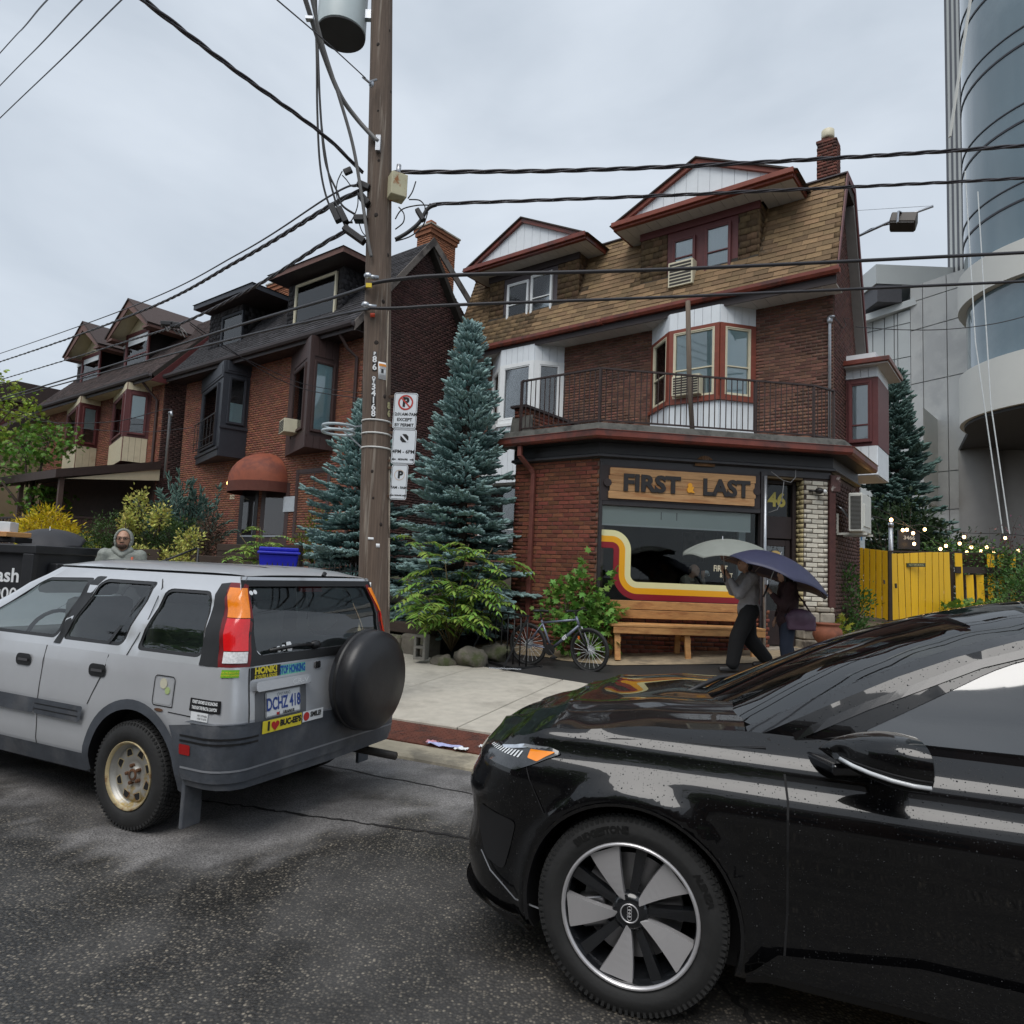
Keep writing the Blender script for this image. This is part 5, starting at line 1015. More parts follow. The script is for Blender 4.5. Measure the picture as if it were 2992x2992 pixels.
q0,q1 = at(2530,975,YB-.4),at(2582,1045,YB-1.2); b = MB(); b.add([Vector((q0.x,q0.y,q0.z)),Vector((q1.x,q1.y,q0.z)),Vector((q1.x,q1.y,q1.z)),Vector((q0.x,q0.y,q1.z))],[(0,1,2,3)]); b.prism([(0,0),(1,0),(1,1),(0,1)],lambda u,v: Vector((q0.x+(q1.x-q0.x)*u,q0.y+(q1.y-q0.y)*u-.03,q1.z+(q0.z-q1.z)*v)),lambda u,v: Vector((q0.x+(q1.x-q0.x)*u,q0.y+(q1.y-q0.y)*u-.08,q1.z+(q0.z-q1.z)*v))); b.build('window_pane',mat('grey_glass',(.17,.22,.26),.12,var=.05,spec=.8),mb_)
b = MB(); b.bar(colm(A,zr-.35)+Vector((-1,-.25,-.45)),colm(B_,zr-.05)+Vector((.2,-.25,0)),.5,.45); b.build('parapet',m_pan,mb_); b = MB(); b.b2(B_.x-2.2,B_.x-.6,B_.y-.0,B_.y+3,zr,zm); b.build('plant_room',mat('dark_grey_panel',(.08,.08,.09),.6),mb_); b = MB(); b.b2(B_.x-2.3,B_.x+3,B_.y-.05,B_.y+6,zm,zm+1.3); b.build('roof_cap',m_pan,mb_)
tw = thing('glass_tower','tall tower with rounded blue glass corner and white bands at the right edge','building',(0,0,0)); m_tglass = mat('blue_grey_curtain_glass',(.085,.14,.17),.06,var=.10,scale=.25,spec=1.0,coat=.6,alt=(.13,.19,.22),altscale=.12); m_band = mat('white_precast',(.60,.60,.56),.6,var=.04,scale=.5); m_mull = mat('dark_mullion',(.03,.03,.038),.5); m_undr = mat('shadow_soffit',(.045,.047,.05),.8); m_col = mat('column_render',(.33,.32,.305),.85,var=.08,scale=.8,bump=.2)
YT = 34.8; xl = at(2815,700,YT).x; rad = 5.3; _az = R(33.4)+math.asin(rad/42); cxT = 42*math.sin(_az); cyT = 42*math.cos(_az)
def arc(a0,a1,n,r=rad): return [(cxT-r*math.cos(R(a0+(a1-a0)*i/n)),cyT-r*math.sin(R(a0+(a1-a0)*i/n))) for i in range(n+1)]
def ring(z0,z1,r,m,name,a0=-48,a1=100,n=30,th=.5,tail=14):
 o_ = arc(a0,a1,n,r); i_ = arc(a0,a1,n,r-th); o_ = [(o_[0][0]+8,o_[0][1]+8)]+o_+[(o_[-1][0]+tail,o_[-1][1]+2)]; i_ = [(i_[0][0]+8,i_[0][1]+8)]+i_+[(i_[-1][0]+tail,i_[-1][1]+2)]
 b = MB(); k = len(o_); P = [Vector((x,y,z0)) for x,y in o_]+[Vector((x,y,z1)) for x,y in o_]+[Vector((x,y,z0)) for x,y in i_]+[Vector((x,y,z1)) for x,y in i_]
 b.add(P,[(i,i+1,k+i+1,k+i) for i in range(k-1)]+[(2*k+i,3*k+i,3*k+i+1,2*k+i+1) for i in range(k-1)]+[(k+i,k+i+1,3*k+i+1,3*k+i) for i in range(k-1)]+[(i,2*k+i,2*k+i+1,i+1) for i in range(k-1)]); o = b.build(name,m,tw); smooth_angle(o,40); return o
zt = lambda y: at(2840,y,YT).z
zz_ = [zt(1370),zt(1235),zt(1080),zt(905),zt(800)]
ring(zt(1250),zt(1115),rad,m_band,'white_band'); ring(zt(1115)+.02,zt(925)-.02,rad-.35,m_tglass,'glass_band'); ring(zt(925),zt(838),rad,m_band,'white_band')
ring(zt(838)+.02,95,rad-.3,m_tglass,'glass_skin')
zf = zt(735)
for k in range(12):
 for dz,th in ((0,.10),(.85,.06)): ring(zf+k*3.75+dz,zf+k*3.75+dz+th,rad-.26,m_mull,'mullion_ring',th=.1)
for an in (38,66,92):
 p = arc(an,an,1,rad-.27)[0]; b = MB(); b.tube([(p[0],p[1],zt(838)),(p[0],p[1],95)],.05,6); b.build('mullion',m_mull,tw)
b = MB(); P = arc(-48,100,24,rad-.2); b.prism(P+[(P[-1][0]+12,P[-1][1]+8),(P[0][0]+10,P[0][1]+18)],lambda x,y: Vector((x,y,zt(1250)-.15)),lambda x,y: Vector((x,y,zt(1250)+.1))); b.build('soffit',m_undr,tw)
nst = 7; fq_ = lambda a: at(2768+50*a,700,YT+9.5-3.5*a); x0 = fq_(0).x; zlow = at(2772,1330,YT+8).z
for i in range(nst):
 a,c = i/nst,(i+1)/nst; b = MB(); zb = zlow+3.2*a; A_,B2_ = fq_(a),fq_(c)
 b.prism([(A_.x,A_.y),(B2_.x,B2_.y),(B2_.x+3,B2_.y+3),(A_.x+3,A_.y+3)],lambda x,y: Vector((x,y,zb)),lambda x,y: Vector((x,y,95))); b.build('flank_strip',m_mull if i % 2 == 0 else m_band,tw)
b = MB(); b.prism([(x0+.05,YT+9.6),(xl+.3,YT+4.2),(xl+3,YT+8),(x0+3,YT+13)],lambda x,y: Vector((x,y,zlow-3.4)),lambda x,y: Vector((x,y,zlow+2.0))); b.build('flank_band',m_band,tw)
for px,r,Y in ((2862,1.0,YT+5),(2940,1.15,YT+5.5),(3010,1.4,YT+6)):
 p = at(px,1500,Y); b = MB(); b.lathe([(r,0),(r,zt(1250)-.1)],28,Matrix.Translation((p.x,p.y,0))); b.build('column',m_col,tw,smooth=True)
b = MB(); b.b2(at(2840,1500,YT+9).x,60,YT+9,YT+12,0,zt(1250)); b.build('base_wall',mat('base_render',(.26,.25,.24),.85,var=.1),tw)
b = MB(); b.tube([at(2820,500,26),at(2850,1000,25.5),at(2930,1560,25)],.022,6); b.tube([at(2857,560,26),at(2895,1180,25.5),at(2950,1560,25)],.022,6); tag(b.build('guy_line',mat('pale_rope',(.55,.58,.58),.6)),'two pale ropes hanging down before the glass tower','rope')
b = MB(); b.bar(at(2775,400,24),at(2835,0,23.5),.12,.05); b.bar(at(2835,0,23.5),at(2880,-300,23.2),.12,.05); tag(b.build('flagpole',m_band),'slim white pole slanting past the tower flank','pole')
# yellow fence
m_yel = mat('yellow_fence_paint',(.84,.49,.010),.55,var=.08,scale=5,stretch=(5,5,.6),objrand=.07,alt=(.66,.36,.01),altscale=1.5,altpos=(.6,.8)); m_dkf = mat('dark_fence_timber',(.035,.024,.018),.8,var=.3,scale=6,bump=.3)
def board(parent,pxl,pxr,ytl,ytr,ybl,ybr,Y0,Y1,m,th=.025,name='board',dy=0.0):
 """upright board from its four pixel corners at the fence's depth"""
 P = [at(pxl[0],ybl,Y0+dy),at(pxr[0],ybr,Y1+dy),at(pxr[1],ytr,Y1+dy),at(pxl[1],ytl,Y0+dy)]; n = Vector((0,-1,0)); b = MB()
 b.add(P+[p-n*th for p in P],[(0,1,2,3),(7,6,5,4),(0,4,5,1),(1,5,6,2),(2,6,7,3),(3,7,4,0)]); return b.build(name,m,parent,bevel=.004,segs=1)
fnA = thing('board_fence','yellow board fence panel beside the shop wall','fence',at(2540,1800,18.6)); fnB = thing('fence_gate','yellow board gate with small dark no smoking plate','gate',at(2690,1800,18.4)); fnC = thing('slatted_fence','yellow slatted fence with dark rails under the string lights','fence',at(2860,1780,20)); fnP = thing('fence_post','dark timber post between the yellow fence panel and gate','post',at(2602,1812,18.0))
def kid(o,root): o.matrix_parent_inverse = Matrix.Translation(-root.location); return o
edgesA = [2488,2506,2524,2542,2560,2578,2596]; topA = [1597,1599,1602,1604,1606,1608]; botA = [1792,1796,1799,1802,1805,1809]
for i in range(6):
 Y0,Y1 = 18.9-.8*i/6,18.9-.8*(i+1)/6
 kid(board(fnA,(edgesA[i]+1,edgesA[i]+1),(edgesA[i+1]-1.5,edgesA[i+1]-1.5),topA[i],topA[i]+2,botA[i],botA[i]+3,Y0,Y1,m_yel),fnA)
kid(board(fnA,(2455,2455),(2462,2462),1596,1596,1790,1790,19.2,19.2,m_yel),fnA)
for yy in (1650,1760): b = MB(); b.bar(at(2488,yy,19.0),at(2596,yy+8,18.2),.06,.09); kid(b.build('back_rail',m_dkf,fnA),fnA)
kid(board(fnP,(2598,2597),(2609,2606),1610,1612,1815,1815,18.05,18.05,m_dkf,.1,'post_shaft'),fnP)
eB = [2608,2628,2648,2664,2684,2704,2726,2746,2760,2781]; eBt = [2602,2622,2641,2659,2684,2704,2724,2743,2757,2775]; tB = [1618,1618,1617,1616,1615,1614,1614,1614,1614]; bB_ = [1812,1810,1806,1803,1799,1795,1790,1788,1786]
for i in range(9):
 Y0,Y1 = 18.05+1.3*i/9,18.05+1.3*(i+1)/9; kid(board(fnB,(eB[i]+.8,eBt[i]+.8),(eB[i+1]-1.2,eBt[i+1]-1.2),tB[i],tB[i]-1,bB_[i],bB_[i]-3,Y0,Y1,m_yel),fnB)
b = MB(); b.bar(at(2606,1660,18.2),at(2780,1655,19.45),.05,.08); b.bar(at(2608,1770,18.2),at(2780,1760,19.45),.05,.08); kid(b.build('gate_rail',m_dkf,fnB),fnB)
P0,Q0 = at(2646,1651,18.42),at(2700,1651,18.55); e = (Q0-P0); eh = e.normalized(); b = MB(); b.bar(P0+Vector((0,-.05,0)),Q0+Vector((0,-.05,0)),.03,.10); pt = kid(b.build('plate',mat('dark_green_plate',(.03,.05,.03),.5),fnB),fnB)
o = lettering('plate_lettering','NO SMOKING',lambda x,y: P0+e*.5+eh*x+Vector((0,-.072,y)),mat('plate_gold',(.45,.42,.2),.5),fnB,.075,.001); kid(o,fnB)
b = MB(); p = at(2617,1705,18.0); b.bar(p,p+Vector((.0,-.02,-.12)),.04); p = at(2583,1695,18.0); b.bar(p,p+Vector((0,-.02,-.1)),.03); kid(b.build('latch',m_dkgr,fnB),fnB)
sx = [(2790,2812,1616),(2823,2845,1680),(2853,2875,1680),(2884,2906,1618),(2915,2937,1619),(2949,2968,1621)]
for i,(xa,xb,yt) in enumerate(sx):
 Y = 19.6+.28*i
 if yt > 1660: kid(board(fnC,(xa+5,xa),(xb+5,xb-1),yt,yt,1785,1785,Y,Y,m_yel),fnC)
 else: kid(board(fnC,(xa+6,xa),(xb+6,xb-1),yt,yt+1,1785,1785,Y,Y,m_yel),fnC)
for (xa,xb,ya,yb_) in ((2776,2787,1618,1790),(2812,2838,1620,1658),(2840,2868,1618,1658),(2870,2884,1618,1658),(2906,2915,1620,1790),(2937,2948,1622,1790),(2845,2853,1665,1790),(2813,2822,1665,1790),(2876,2884,1665,1790),(2970,2992,1620,1790)): kid(board(fnC,(xa,xa),(xb,xb),ya,ya,yb_,yb_,20.6,20.6,m_dkf,.03,'slat'),fnC)
b = MB(); b.bar(at(2792,1665,19.5),at(2965,1668,21.0),.04,.19); kid(b.build('cross_rail',m_dkf,fnC),fnC)
b = MB(); b.bar(at(2600,1611,18.6),at(3000,1620,21.4),.06,.05); kid(b.build('top_rail',m_dkf,fnC),fnC)
hn = thing('number_board','dark board with pale house number above the yellow gate','sign',at(2660,1600,19.6)); c = at(2655,1577,19.6); b = MB(); b.box(c,(.62,.05,.55)); kid(b.build('panel',m_blk,hn),hn); kid(lettering('digits','3466',lambda x,y: c+Vector((x,-.03,.05+y)),mat('dull_white',(.45,.45,.43),.6),hn,.15,.004,sx=1.1),hn)
gp = thing('galvanised_post','short galvanised pipe standing behind the yellow fence','post',at(2604,1612,18.9)); c = at(2604,1700,18.9); d = at(2603,1540,18.9); b = MB(); b.tube([c,d],.055,10); kid(b.build('pipe',m_galv,gp,smooth=True),gp); b = MB(); b.tube([d,d+Vector((0,0,.12))],.07,10); kid(b.build('cap',m_galv,gp,smooth=True),gp)
pp_ = thing('poster_board','white board with blue lettering behind the yellow fence','sign',at(2515,1598,19.4)); c = at(2516,1580,19.4); b = MB(); b.box(c,(.2,.03,.42)); kid(b.build('sheet',mat('pale_poster',(.45,.53,.58),.7,var=.2,scale=8),pp_),pp_); kid(lettering('letters','Y',lambda x,y: c+Vector((x,-.02,.08+y)),mat('blue_ink',(.05,.16,.32),.6),pp_,.2,.01),pp_)
m_bulb = mat('festoon_glow',(.95,.7,.4),.4,emit=(1.0,.60,.26),estr=6.5)
bulbs = [(2526,1486),(2538,1519),(2604,1519),(2638,1549),(2650,1548),(2668,1558),(2702,1547),(2671,1589),(2748,1604),(2764,1595),(2804,1588),(2817,1569),(2825,1614),(2838,1599),(2866,1610),(2883,1599),(2903,1615),(2937,1572),(2975,1609)]
bm0 = None
for i,(px,py) in enumerate(sorted(bulbs)):
 Y = 17.4 if px < 2610 else 18.9+.007*(px-2610)
 p = at(px,py,Y)
 r = thing('festoon_bulb','%s glowing festoon bulb from the left above the fence' % ('first second third fourth fifth sixth seventh eighth ninth tenth eleventh twelfth thirteenth fourteenth fifteenth sixteenth seventeenth eighteenth nineteenth'.split()[i]),'bulb',p,0,'string of festoon bulbs above the fence')
 if bm0 is None:
  b = MB(); b.ell((0,0,0),(.042,.042,.05),10,7); o1 = b.build('globe',m_bulb,r,smooth=True); b = MB(); b.lathe([(.02,.045),(.022,.10),(.012,.11)],8); o2 = b.build('socket',m_blk,r,smooth=True); bm0 = (o1.data,o2.data)
 else: link('globe',bm0[0],r); link('socket',bm0[1],r)
def cable(name,pts,r,m,label=None,cat='cable',n=10,parent=None):
 P = []; k = len(pts)
 for i in range(k-1):
  p0,p1,p2,p3 = [Vector(pts[min(max(j,0),k-1)]) for j in (i-1,i,i+1,i+2)]
  for t in [j/n for j in range(n)]: P.append(.5*((2*p1)+(-p0+p2)*t+(2*p0-5*p1+4*p2-p3)*t*t+(-p0+3*p1-3*p2+p3)*t**3))
 P.append(Vector(pts[-1])); b = MB(); b.tube(P,r,6); o = b.build(name,m,parent,smooth=True)
 if label: tag(o,label,cat)
 return o,P
sl = lambda L_: [at(px,py-5,(17.4 if px < 2610 else 18.9+.007*(px-2610)))+Vector((0,0,.08)) for px,py in L_]
cable('festoon_cable',sl([(2470,1478),(2526,1486),(2604,1519),(2668,1558),(2748,1604)]),.012,m_blackcable,'dark festoon cable running from the heat pump to the gate')
cable('festoon_cable',sl([(2538,1519),(2650,1548),(2702,1547),(2817,1569),(2937,1572),(3010,1580)]),.012,m_blackcable,'dark festoon cable running above the slatted fence')
cable('festoon_cable',sl([(2764,1595),(2838,1599),(2903,1612),(2975,1609),(3020,1600)]),.012,m_blackcable,'lowest dark festoon cable along the fence top')
fl = thing('flood_lamp','dark box flood lamp on a long arm sticking out from the house gable','lamp',HW(.1,1.2,9.5)); YF = 15.8
kk = lambda b,nm,m,**k: kid(b.build(nm,m,fl,**k),fl)
b = MB(); b.tube([at(2475,705,YF+.8),at(2600,648,YF),at(2727,602,YF-.6)],.032,8); kk(b,'arm',m_galv,smooth=True)
b = MB(); b.tube([at(2475,735,YF+.8),at(2505,690,YF+.6),at(2545,668,YF+.4),at(2600,655,YF),at(2650,645,YF-.2)],.012,6); kk(b,'cable',m_blackcable,smooth=True)
c = at(2640,648,YF-.2); Mx = Matrix.Translation(c) @ Matrix.Rotation(R(-30),4,'Z') @ Matrix.Rotation(R(-12),4,'X') @ Matrix.Rotation(R(14),4,'Y')
b = MB(); b.box((0,0,0),(.56,.40,.26),Mx); kk(b,'housing',mat('bronze_housing',(.05,.04,.032),.5,var=.2),bevel=.03); b = MB(); b.box((0,0,-.14),(.50,.36,.02),Mx); kk(b,'lens',m_blk); b = MB(); b.bar(at(2622,650,YF-.45),at(2625,617,YF-.4),.05,.02); b.bar(at(2625,617,YF-.4),at(2645,628,YF-.2),.05,.02); kk(b,'bracket',m_galv)
b = MB(); b.tube([at(2490,616,YF+.8),at(2727,601,YF-.6)],.006,5); kk(b,'stay_wire',m_galv)
# utility pole, wires, parking signs
m_pole = mat('grey_brown_pole_wood',(0.125,0.090,0.068),.85,var=.35,scale=7,stretch=(6,6,.22),bump=.5,bscale=16,alt=(.27,.23,.19),altscale=3.2,altpos=(.56,.68))
YP = 8.35; pt0,pt1 = at(1092,1800,YP),at(1116,0,YP); ax = (pt1-pt0); ax /= ax.z
def pole_at(z): return pt0+ax*(z-pt0.z)
PBz = .12; base = pole_at(PBz)
pole = thing('utility_pole','weathered wooden utility pole with transformer, cables and number plates','utility pole',base)
pl_ = lambda P: Vector(P)-base
b = MB(); n = 28; zs = [PBz-.3+i*.35 for i in range(38)]; P = []
for z in zs:
 c = pl_(pole_at(z)); r = .198-.0068*z
 for k in range(n):
  a = 2*math.pi*k/n; rr = r*(1+.018*math.sin(a*9+1.3)+.012*noise.noise(Vector((math.cos(a)*2,math.sin(a)*2,z*.25)))); P.append(c+Vector((math.cos(a)*rr,math.sin(a)*rr,0)))
m_ = len(zs); b.add(P,[(i*n+k,i*n+(k+1) % n,(i+1)*n+(k+1) % n,(i+1)*n+k) for i in range(m_-1) for k in range(n)]+[tuple((m_-1)*n+k for k in range(n))]); b.build('shaft',m_pole,pole,smooth=True)
def onpole(px,py,d=0.0):
 """point on the camera side of the pole's surface"""
 z = at(px,py,YP-.18).z; c = pole_at(z); r = .198-.0068*z+d; x = at(px,py,YP-.15).x-c.x; x = max(-r*.97,min(r*.97,x)); return c+Vector((x,-math.sqrt(r*r-x*x),0))
def polewrap(px,py,wd,hg,m,name,d=.006,n=8):
 """plate bent round the pole"""
 c = onpole(px,py); z = c.z; cc = pole_at(z); r = .198-.0068*z+d; a0 = math.atan2(c.y-cc.y,c.x-cc.x); da = wd/r; b = MB()
 def f(s,t): a = a0+(s-.5)*da; q = pole_at(z+(t-.5)*hg); rr = .198-.0068*(z+(t-.5)*hg)+d; return pl_(q+Vector((math.cos(a)*rr,math.sin(a)*rr,0)))
 b.grid(f,n,2); o = b.build(name,m,pole,smooth=True,fix=False); md = o.modifiers.new('t','SOLIDIFY'); md.thickness = .003; return lambda x,y,dd=.003: pl_((lambda q,a: q+Vector((math.cos(a)*(r+dd),math.sin(a)*(r+dd),0)))(pole_at(z+y),a0+x/r))
for (px,py,s_) in ((1100,625,1.2),(1128,735,1),(1117,877,1),(1100,1000,1.3),(1120,1155,1),(1105,122,1),(1133,70,.8),(1138,245,.8),(1107,465,.9),(1089,1377,.8),(1111,1532,.9),(1105,318,.6),(1092,1455,.7)):
 b = MB(); b.ell(pl_(onpole(px,py,-.012)),(.028*s_,.018,.034*s_),8,6); b.build('knot',mat('knot',(.025,.018,.015),.9),pole,smooth=True)
m_nb = mat('plate_black',(.012,.012,.014),.4); m_nw = mat('plate_white',(.75,.77,.78),.5,var=.03); m_strap = mat('strap_white',(.62,.62,.60),.5,var=.1)
f = polewrap(1096,1055,.05,.24,m_nb,'number_strip')
for i,(ch,sz) in enumerate((('P',.05),('8',.105),('6',.105))): lettering('digit',ch,lambda x,y,i=i: f(x,[.095,.02,-.075][i]+y),m_nw,pole,sz,.003)
f2 = polewrap(1093,1160,.05,.52,m_nb,'number_strip')
for i,ch in enumerate('OT34168'): lettering('digit',ch,lambda x,y,i=i: f2(x,(.235,.195,.125,.045,-.04,-.125,-.205)[i]+y),m_nw,pole,.05 if i < 2 else .105,.003)
f3 = polewrap(1117,1081,.105,.215,m_nw,'warning_notice',.004)
b = MB(); b.grid(lambda s,t: f3(-.045+.09*s,.055+.03*t,.006),4,1); b.build('notice_stripe',mat('orange_print',(.75,.28,.04),.5),pole,fix=False); b = MB(); b.grid(lambda s,t: f3(-.018+.03*s,-.03+.05*t,.006),3,1); b.build('notice_figure',m_nb,pole,fix=False)
for yy in (-.06,-.075,-.09,.02,.035): b = MB(); b.grid(lambda s,t,yy=yy: f3(-.04+.08*s,yy+.006*t,.006),4,1); b.build('notice_line',mat('grey_print',(.3,.3,.32),.6),pole,fix=False)
for i,ch in enumerate('86'):
 f4 = polewrap(1131,1180+23*i,.001,.001,m_nb,'nail'); lettering('digit',ch,lambda x,y,f4=f4: f4(x,y,.006),mat('brass_digit',(.50,.46,.25),.4,metal=.4),pole,.11,.006)
for py in (1225,1263,1305):
 z = onpole(1092,py).z; c = pole_at(z); b = MB(); b.tube([pl_(c+Vector((math.cos(2*math.pi*k/32)*(.2-.0068*z),math.sin(2*math.pi*k/32)*(.2-.0068*z),0))) for k in range(32)],.011,6,closed=True); b.build('strap',m_strap,pole,smooth=True)
polewrap(1085,1574,.07,.03,m_nw,'tag',.003); polewrap(1090,920,.06,.05,mat('orange_tag',(.75,.07,.02),.5),'orange_tag',.012); polewrap(1105,1594,.045,.045,m_nw,'paper_scrap',.003); polewrap(1080,1710,.05,.07,m_nw,'paper_scrap',.003)
for (px,y0,y1) in ((1140,1330,1560),(1132,900,1150),(1142,1570,1800)):
 b = MB(); P = [onpole(px-(y-y0)*.02,y,.004) for y in np.linspace(y0,y1,9)]; b.tube([pl_(p) for p in P],[.004,.012,.014,.01,.012,.013,.01,.008,.003],5); b.build('bare_streak',mat('bare_wood',(.36,.31,.25),.85,var=.25,scale=9),pole,smooth=True)
tr0 = at(1000,95,YP+.05); b = MB(); r = .31; zb = at(1000,95,YP).z
b.lathe([(r-.03,-.02),(r,.0),(r,1.1),(r-.03,1.14),(.05,1.25)],36,Matrix.Translation(pl_(Vector((tr0.x,YP+.02,zb))))); tf = b.build('transformer',mat('transformer_grey',(.50,.57,.58),.45,var=.05),pole); smooth_angle(tf,40)
b = MB(); b.lathe([(r-.035,-.028),(r-.004,-.026),(r-.004,-.018)],36,Matrix.Translation(pl_(Vector((tr0.x,YP+.02,zb))))); b.build('transformer_base',mat('dark_base',(.035,.035,.038),.7),tf)
c = pole_at(zb+.25); b = MB(); b.bar(pl_(Vector((tr0.x+.25,YP,zb+.25))),pl_(c+Vector((-.1,0,0))),.07,.12); b.build('transformer_bracket',m_galv,pole); b = MB(); b.bar(pl_(Vector((tr0.x+.25,YP,zb+.85))),pl_(c+Vector((-.1,0,.6))),.07,.12); b.build('transformer_bracket',m_galv,pole)
q = at(1160,548,YP-.1); b = MB(); b.box(pl_(q),(.21,.20,.30),Matrix.Translation(pl_(q)) @ Matrix.Rotation(R(28),4,'Z') @ Matrix.Translation(-pl_(q))); b.build('junction_box',mat('rusty_cream_box',(.50,.47,.32),.6,var=.1,alt=(.30,.12,.035),altscale=4.5,altpos=(.52,.6)),pole,bevel=.012); b = MB(); b.tube([pl_(at(1163,515,YP-.1)),pl_(at(1166,482,YP-.1))],.03,8); b.build('conduit_stub',m_galv,pole,smooth=True)
def pc(name,pts,r,m=m_blackcable,n=8):
 o,_ = cable(name,[pl_(at(*p)) for p in pts],r,m,n=n,parent=pole); return o
Y1 = YP-.1
m_gc = mat('grey_conduit',(.16,.155,.15),.55,var=.15)
pc('conduit',[(880,-40,YP-.9),(935,130,YP-.6),(990,270,YP-.35),(1045,350,YP-.2),(1105,415,YP-.19)],.032,m_gc); pc('conduit',[(905,-30,YP-.9),(940,120,YP-.7),(990,280,YP-.5),(1030,420,YP-.35),(1055,560,YP-.25),(1075,700,YP-.22),(1085,750,YP-.2)],.022,m_gc)
b = MB(); b.box(pl_(at(905,55,YP-.75)),(.09,.06,.035)); b.build('conduit_clamp',m_galv,pole); b = MB(); b.b2(-.03,.03,-.03,.03,-.1,.1); b.xf(Matrix.Translation(pl_(onpole(1107,420,.03)))); b.build('conduit_bracket',m_galv,pole)
for k,pts in enumerate([[(918,-40,Y1),(925,150,Y1),(927,320,Y1),(935,480,Y1),(955,580,Y1),(985,640,Y1)],[(922,-40,Y1),(930,180,Y1),(938,350,Y1),(955,480,Y1),(975,570,Y1),(1000,640,Y1),(1030,650,Y1)],[(926,100,Y1),(935,300,Y1),(950,470,Y1),(985,560,Y1),(1000,600,Y1),(1035,625,Y1)],[(1000,500,Y1),(985,535,Y1),(985,580,Y1),(1005,640,Y1),(1040,690,Y1)],[(1045,560,Y1),(1045,600,Y1),(1030,640,Y1),(1010,660,Y1)],[(1060,540,Y1),(1030,545,Y1),(1012,525,Y1),(1000,512,Y1)],[(1015,665,Y1),(1030,680,Y1),(1060,690,Y1),(1085,690,Y1)],[(1050,655,Y1),(1060,680,Y1),(1080,700,Y1)]]): pc('drop_cable',pts,.014 if k < 3 else .007)
m_sp = mat('black_splice',(.012,.012,.014),.45,var=.2)
for (p,q,wd) in (((968,600),(990,648),.09),((990,608),(1012,652),.10),((1035,640),(1072,640),.11),((1005,665),(1065,708),.10),((1052,570),(1078,600),.13),((1045,535),(1080,550),.08),((1005,505),(1028,495),.05)):
 b = MB(); b.bar(pl_(at(*p,Y1-.02)),pl_(at(*q,Y1-.02)),wd,.08); b.build('splice_box',m_sp,pole,bevel=.012)
for k,pts in enumerate([[(1155,700,Y1),(1190,680,Y1),(1225,650,Y1),(1250,610,Y1),(1275,598,Y1)],[(1155,705,Y1),(1200,690,Y1),(1235,660,Y1),(1250,620,Y1)],[(1155,640,Y1),(1175,612,Y1),(1220,600,Y1),(1265,600,Y1)],[(1155,670,Y1),(1178,650,Y1),(1180,625,Y1),(1165,605,Y1)],[(1195,583,Y1),(1225,585,Y1),(1240,600,Y1),(1242,612,Y1)],[(1192,580,Y1),(1205,560,Y1),(1215,530,Y1)]]): pc('drop_cable',pts,.024 if k == 0 else .008)
b = MB(); b.bar(pl_(at(1218,612,Y1)),pl_(at(1238,645,Y1)),.08,.06); b.build('splice_box',m_sp,pole,bevel=.012)
for (px,py) in ((1085,808),(1078,893)):
 b = MB(); b.tube([pl_(at(px-12,py,YP-.26)),pl_(at(px+22,py+4,YP-.24))],.03,8); b.ell(pl_(at(px-10,py-3,YP-.27)),(.05,.03,.04),10,7); b.build('suspension_clamp',m_galv,pole,smooth=True)
b = MB(); b.tube([pl_(at(1100,233,YP-.2)),pl_(at(1078,240,YP-.3)),pl_(at(1060,225,YP-.4))],.016,6); b.ell(pl_(at(1085,245,YP-.25)),(.035,.03,.05),8,6); b.build('guy_clamp',m_galv,pole,smooth=True)
b = MB(); b.box(pl_(at(1078,834,YP-.28)),(.07,.03,.05)); b.build('cable_tag',mat('yellow_tag',(.75,.55,.03),.5),pole)
# span wires (top-level things)
m_wire = mat('aerial_wire',(.022,.020,.024),.5,var=.15); m_wire2 = mat('twisted_wire',(.035,.030,.036),.45,var=.3,scale=20)
def span(pts,r,label,m=m_wire,twist=False,n=24):
 o,P = cable('overhead_wire',[at(*p) for p in pts],r,m,n=n);
 if twist:
  me = o.data; bpy.data.objects.remove(o); b = MB(); ln = 0; Q = [[],[],[]]
  for i,p in enumerate(P):
   if i: ln += (P[i]-P[i-1]).length
   d = (P[min(i+1,len(P)-1)]-P[max(i-1,0)]).normalized(); u = d.cross(Vector((0,0,1))).normalized(); v = u.cross(d)
   for k in range(3): a = ln*5.2+k*2.094; Q[k].append(p+u*math.cos(a)*r*1.1+v*math.sin(a)*r*1.1)
  for k in range(3): b.tube(Q[k],r*.85,6)
  o = b.build('overhead_wire',m,smooth=True)
 return tag(o,label,'wire','overhead wires')
span([(1165,505,YP),(1205,503,YP),(1700,497,YP+.2),(2300,470,YP+.5),(2992,425,YP+.9),(3700,360,YP+1.4)],.016,'topmost twisted wire running right from the pole',m_wire2,True,40)
span([(1255,600,Y1),(1330,594,YP),(1800,577,YP+.2),(2300,555,YP+.5),(2992,520,YP+.9),(3700,470,YP+1.4)],.013,'second twisted wire running right from the pole',m_wire2,True,40)
span([(1085,828,YP-.27),(1170,815,YP-.25),(1350,803,YP-.1),(2000,785,YP+.3),(2992,738,YP+.9),(3700,700,YP+1.4)],.024,'thick black cable running right, upper of the lower pair')
span([(1080,900,YP-.27),(1170,900,YP-.25),(1350,890,YP-.1),(2000,866,YP+.3),(2992,822,YP+.9),(3700,785,YP+1.4)],.020,'thick black cable running right, lowest of the four')
YL = 30.0
span([(1080,834,YP-.27),(980,868,YP+.6),(700,950,11.5),(400,1045,16),(0,1165,25),(-400,1280,40)],.022,'thick black cable running left past the charcoal dormer')
span([(1080,902,YP-.27),(980,922,YP+.6),(700,985,11.5),(400,1062,16),(0,1172,25),(-400,1285,40)],.019,'lowest thick cable running left before the dark roof')
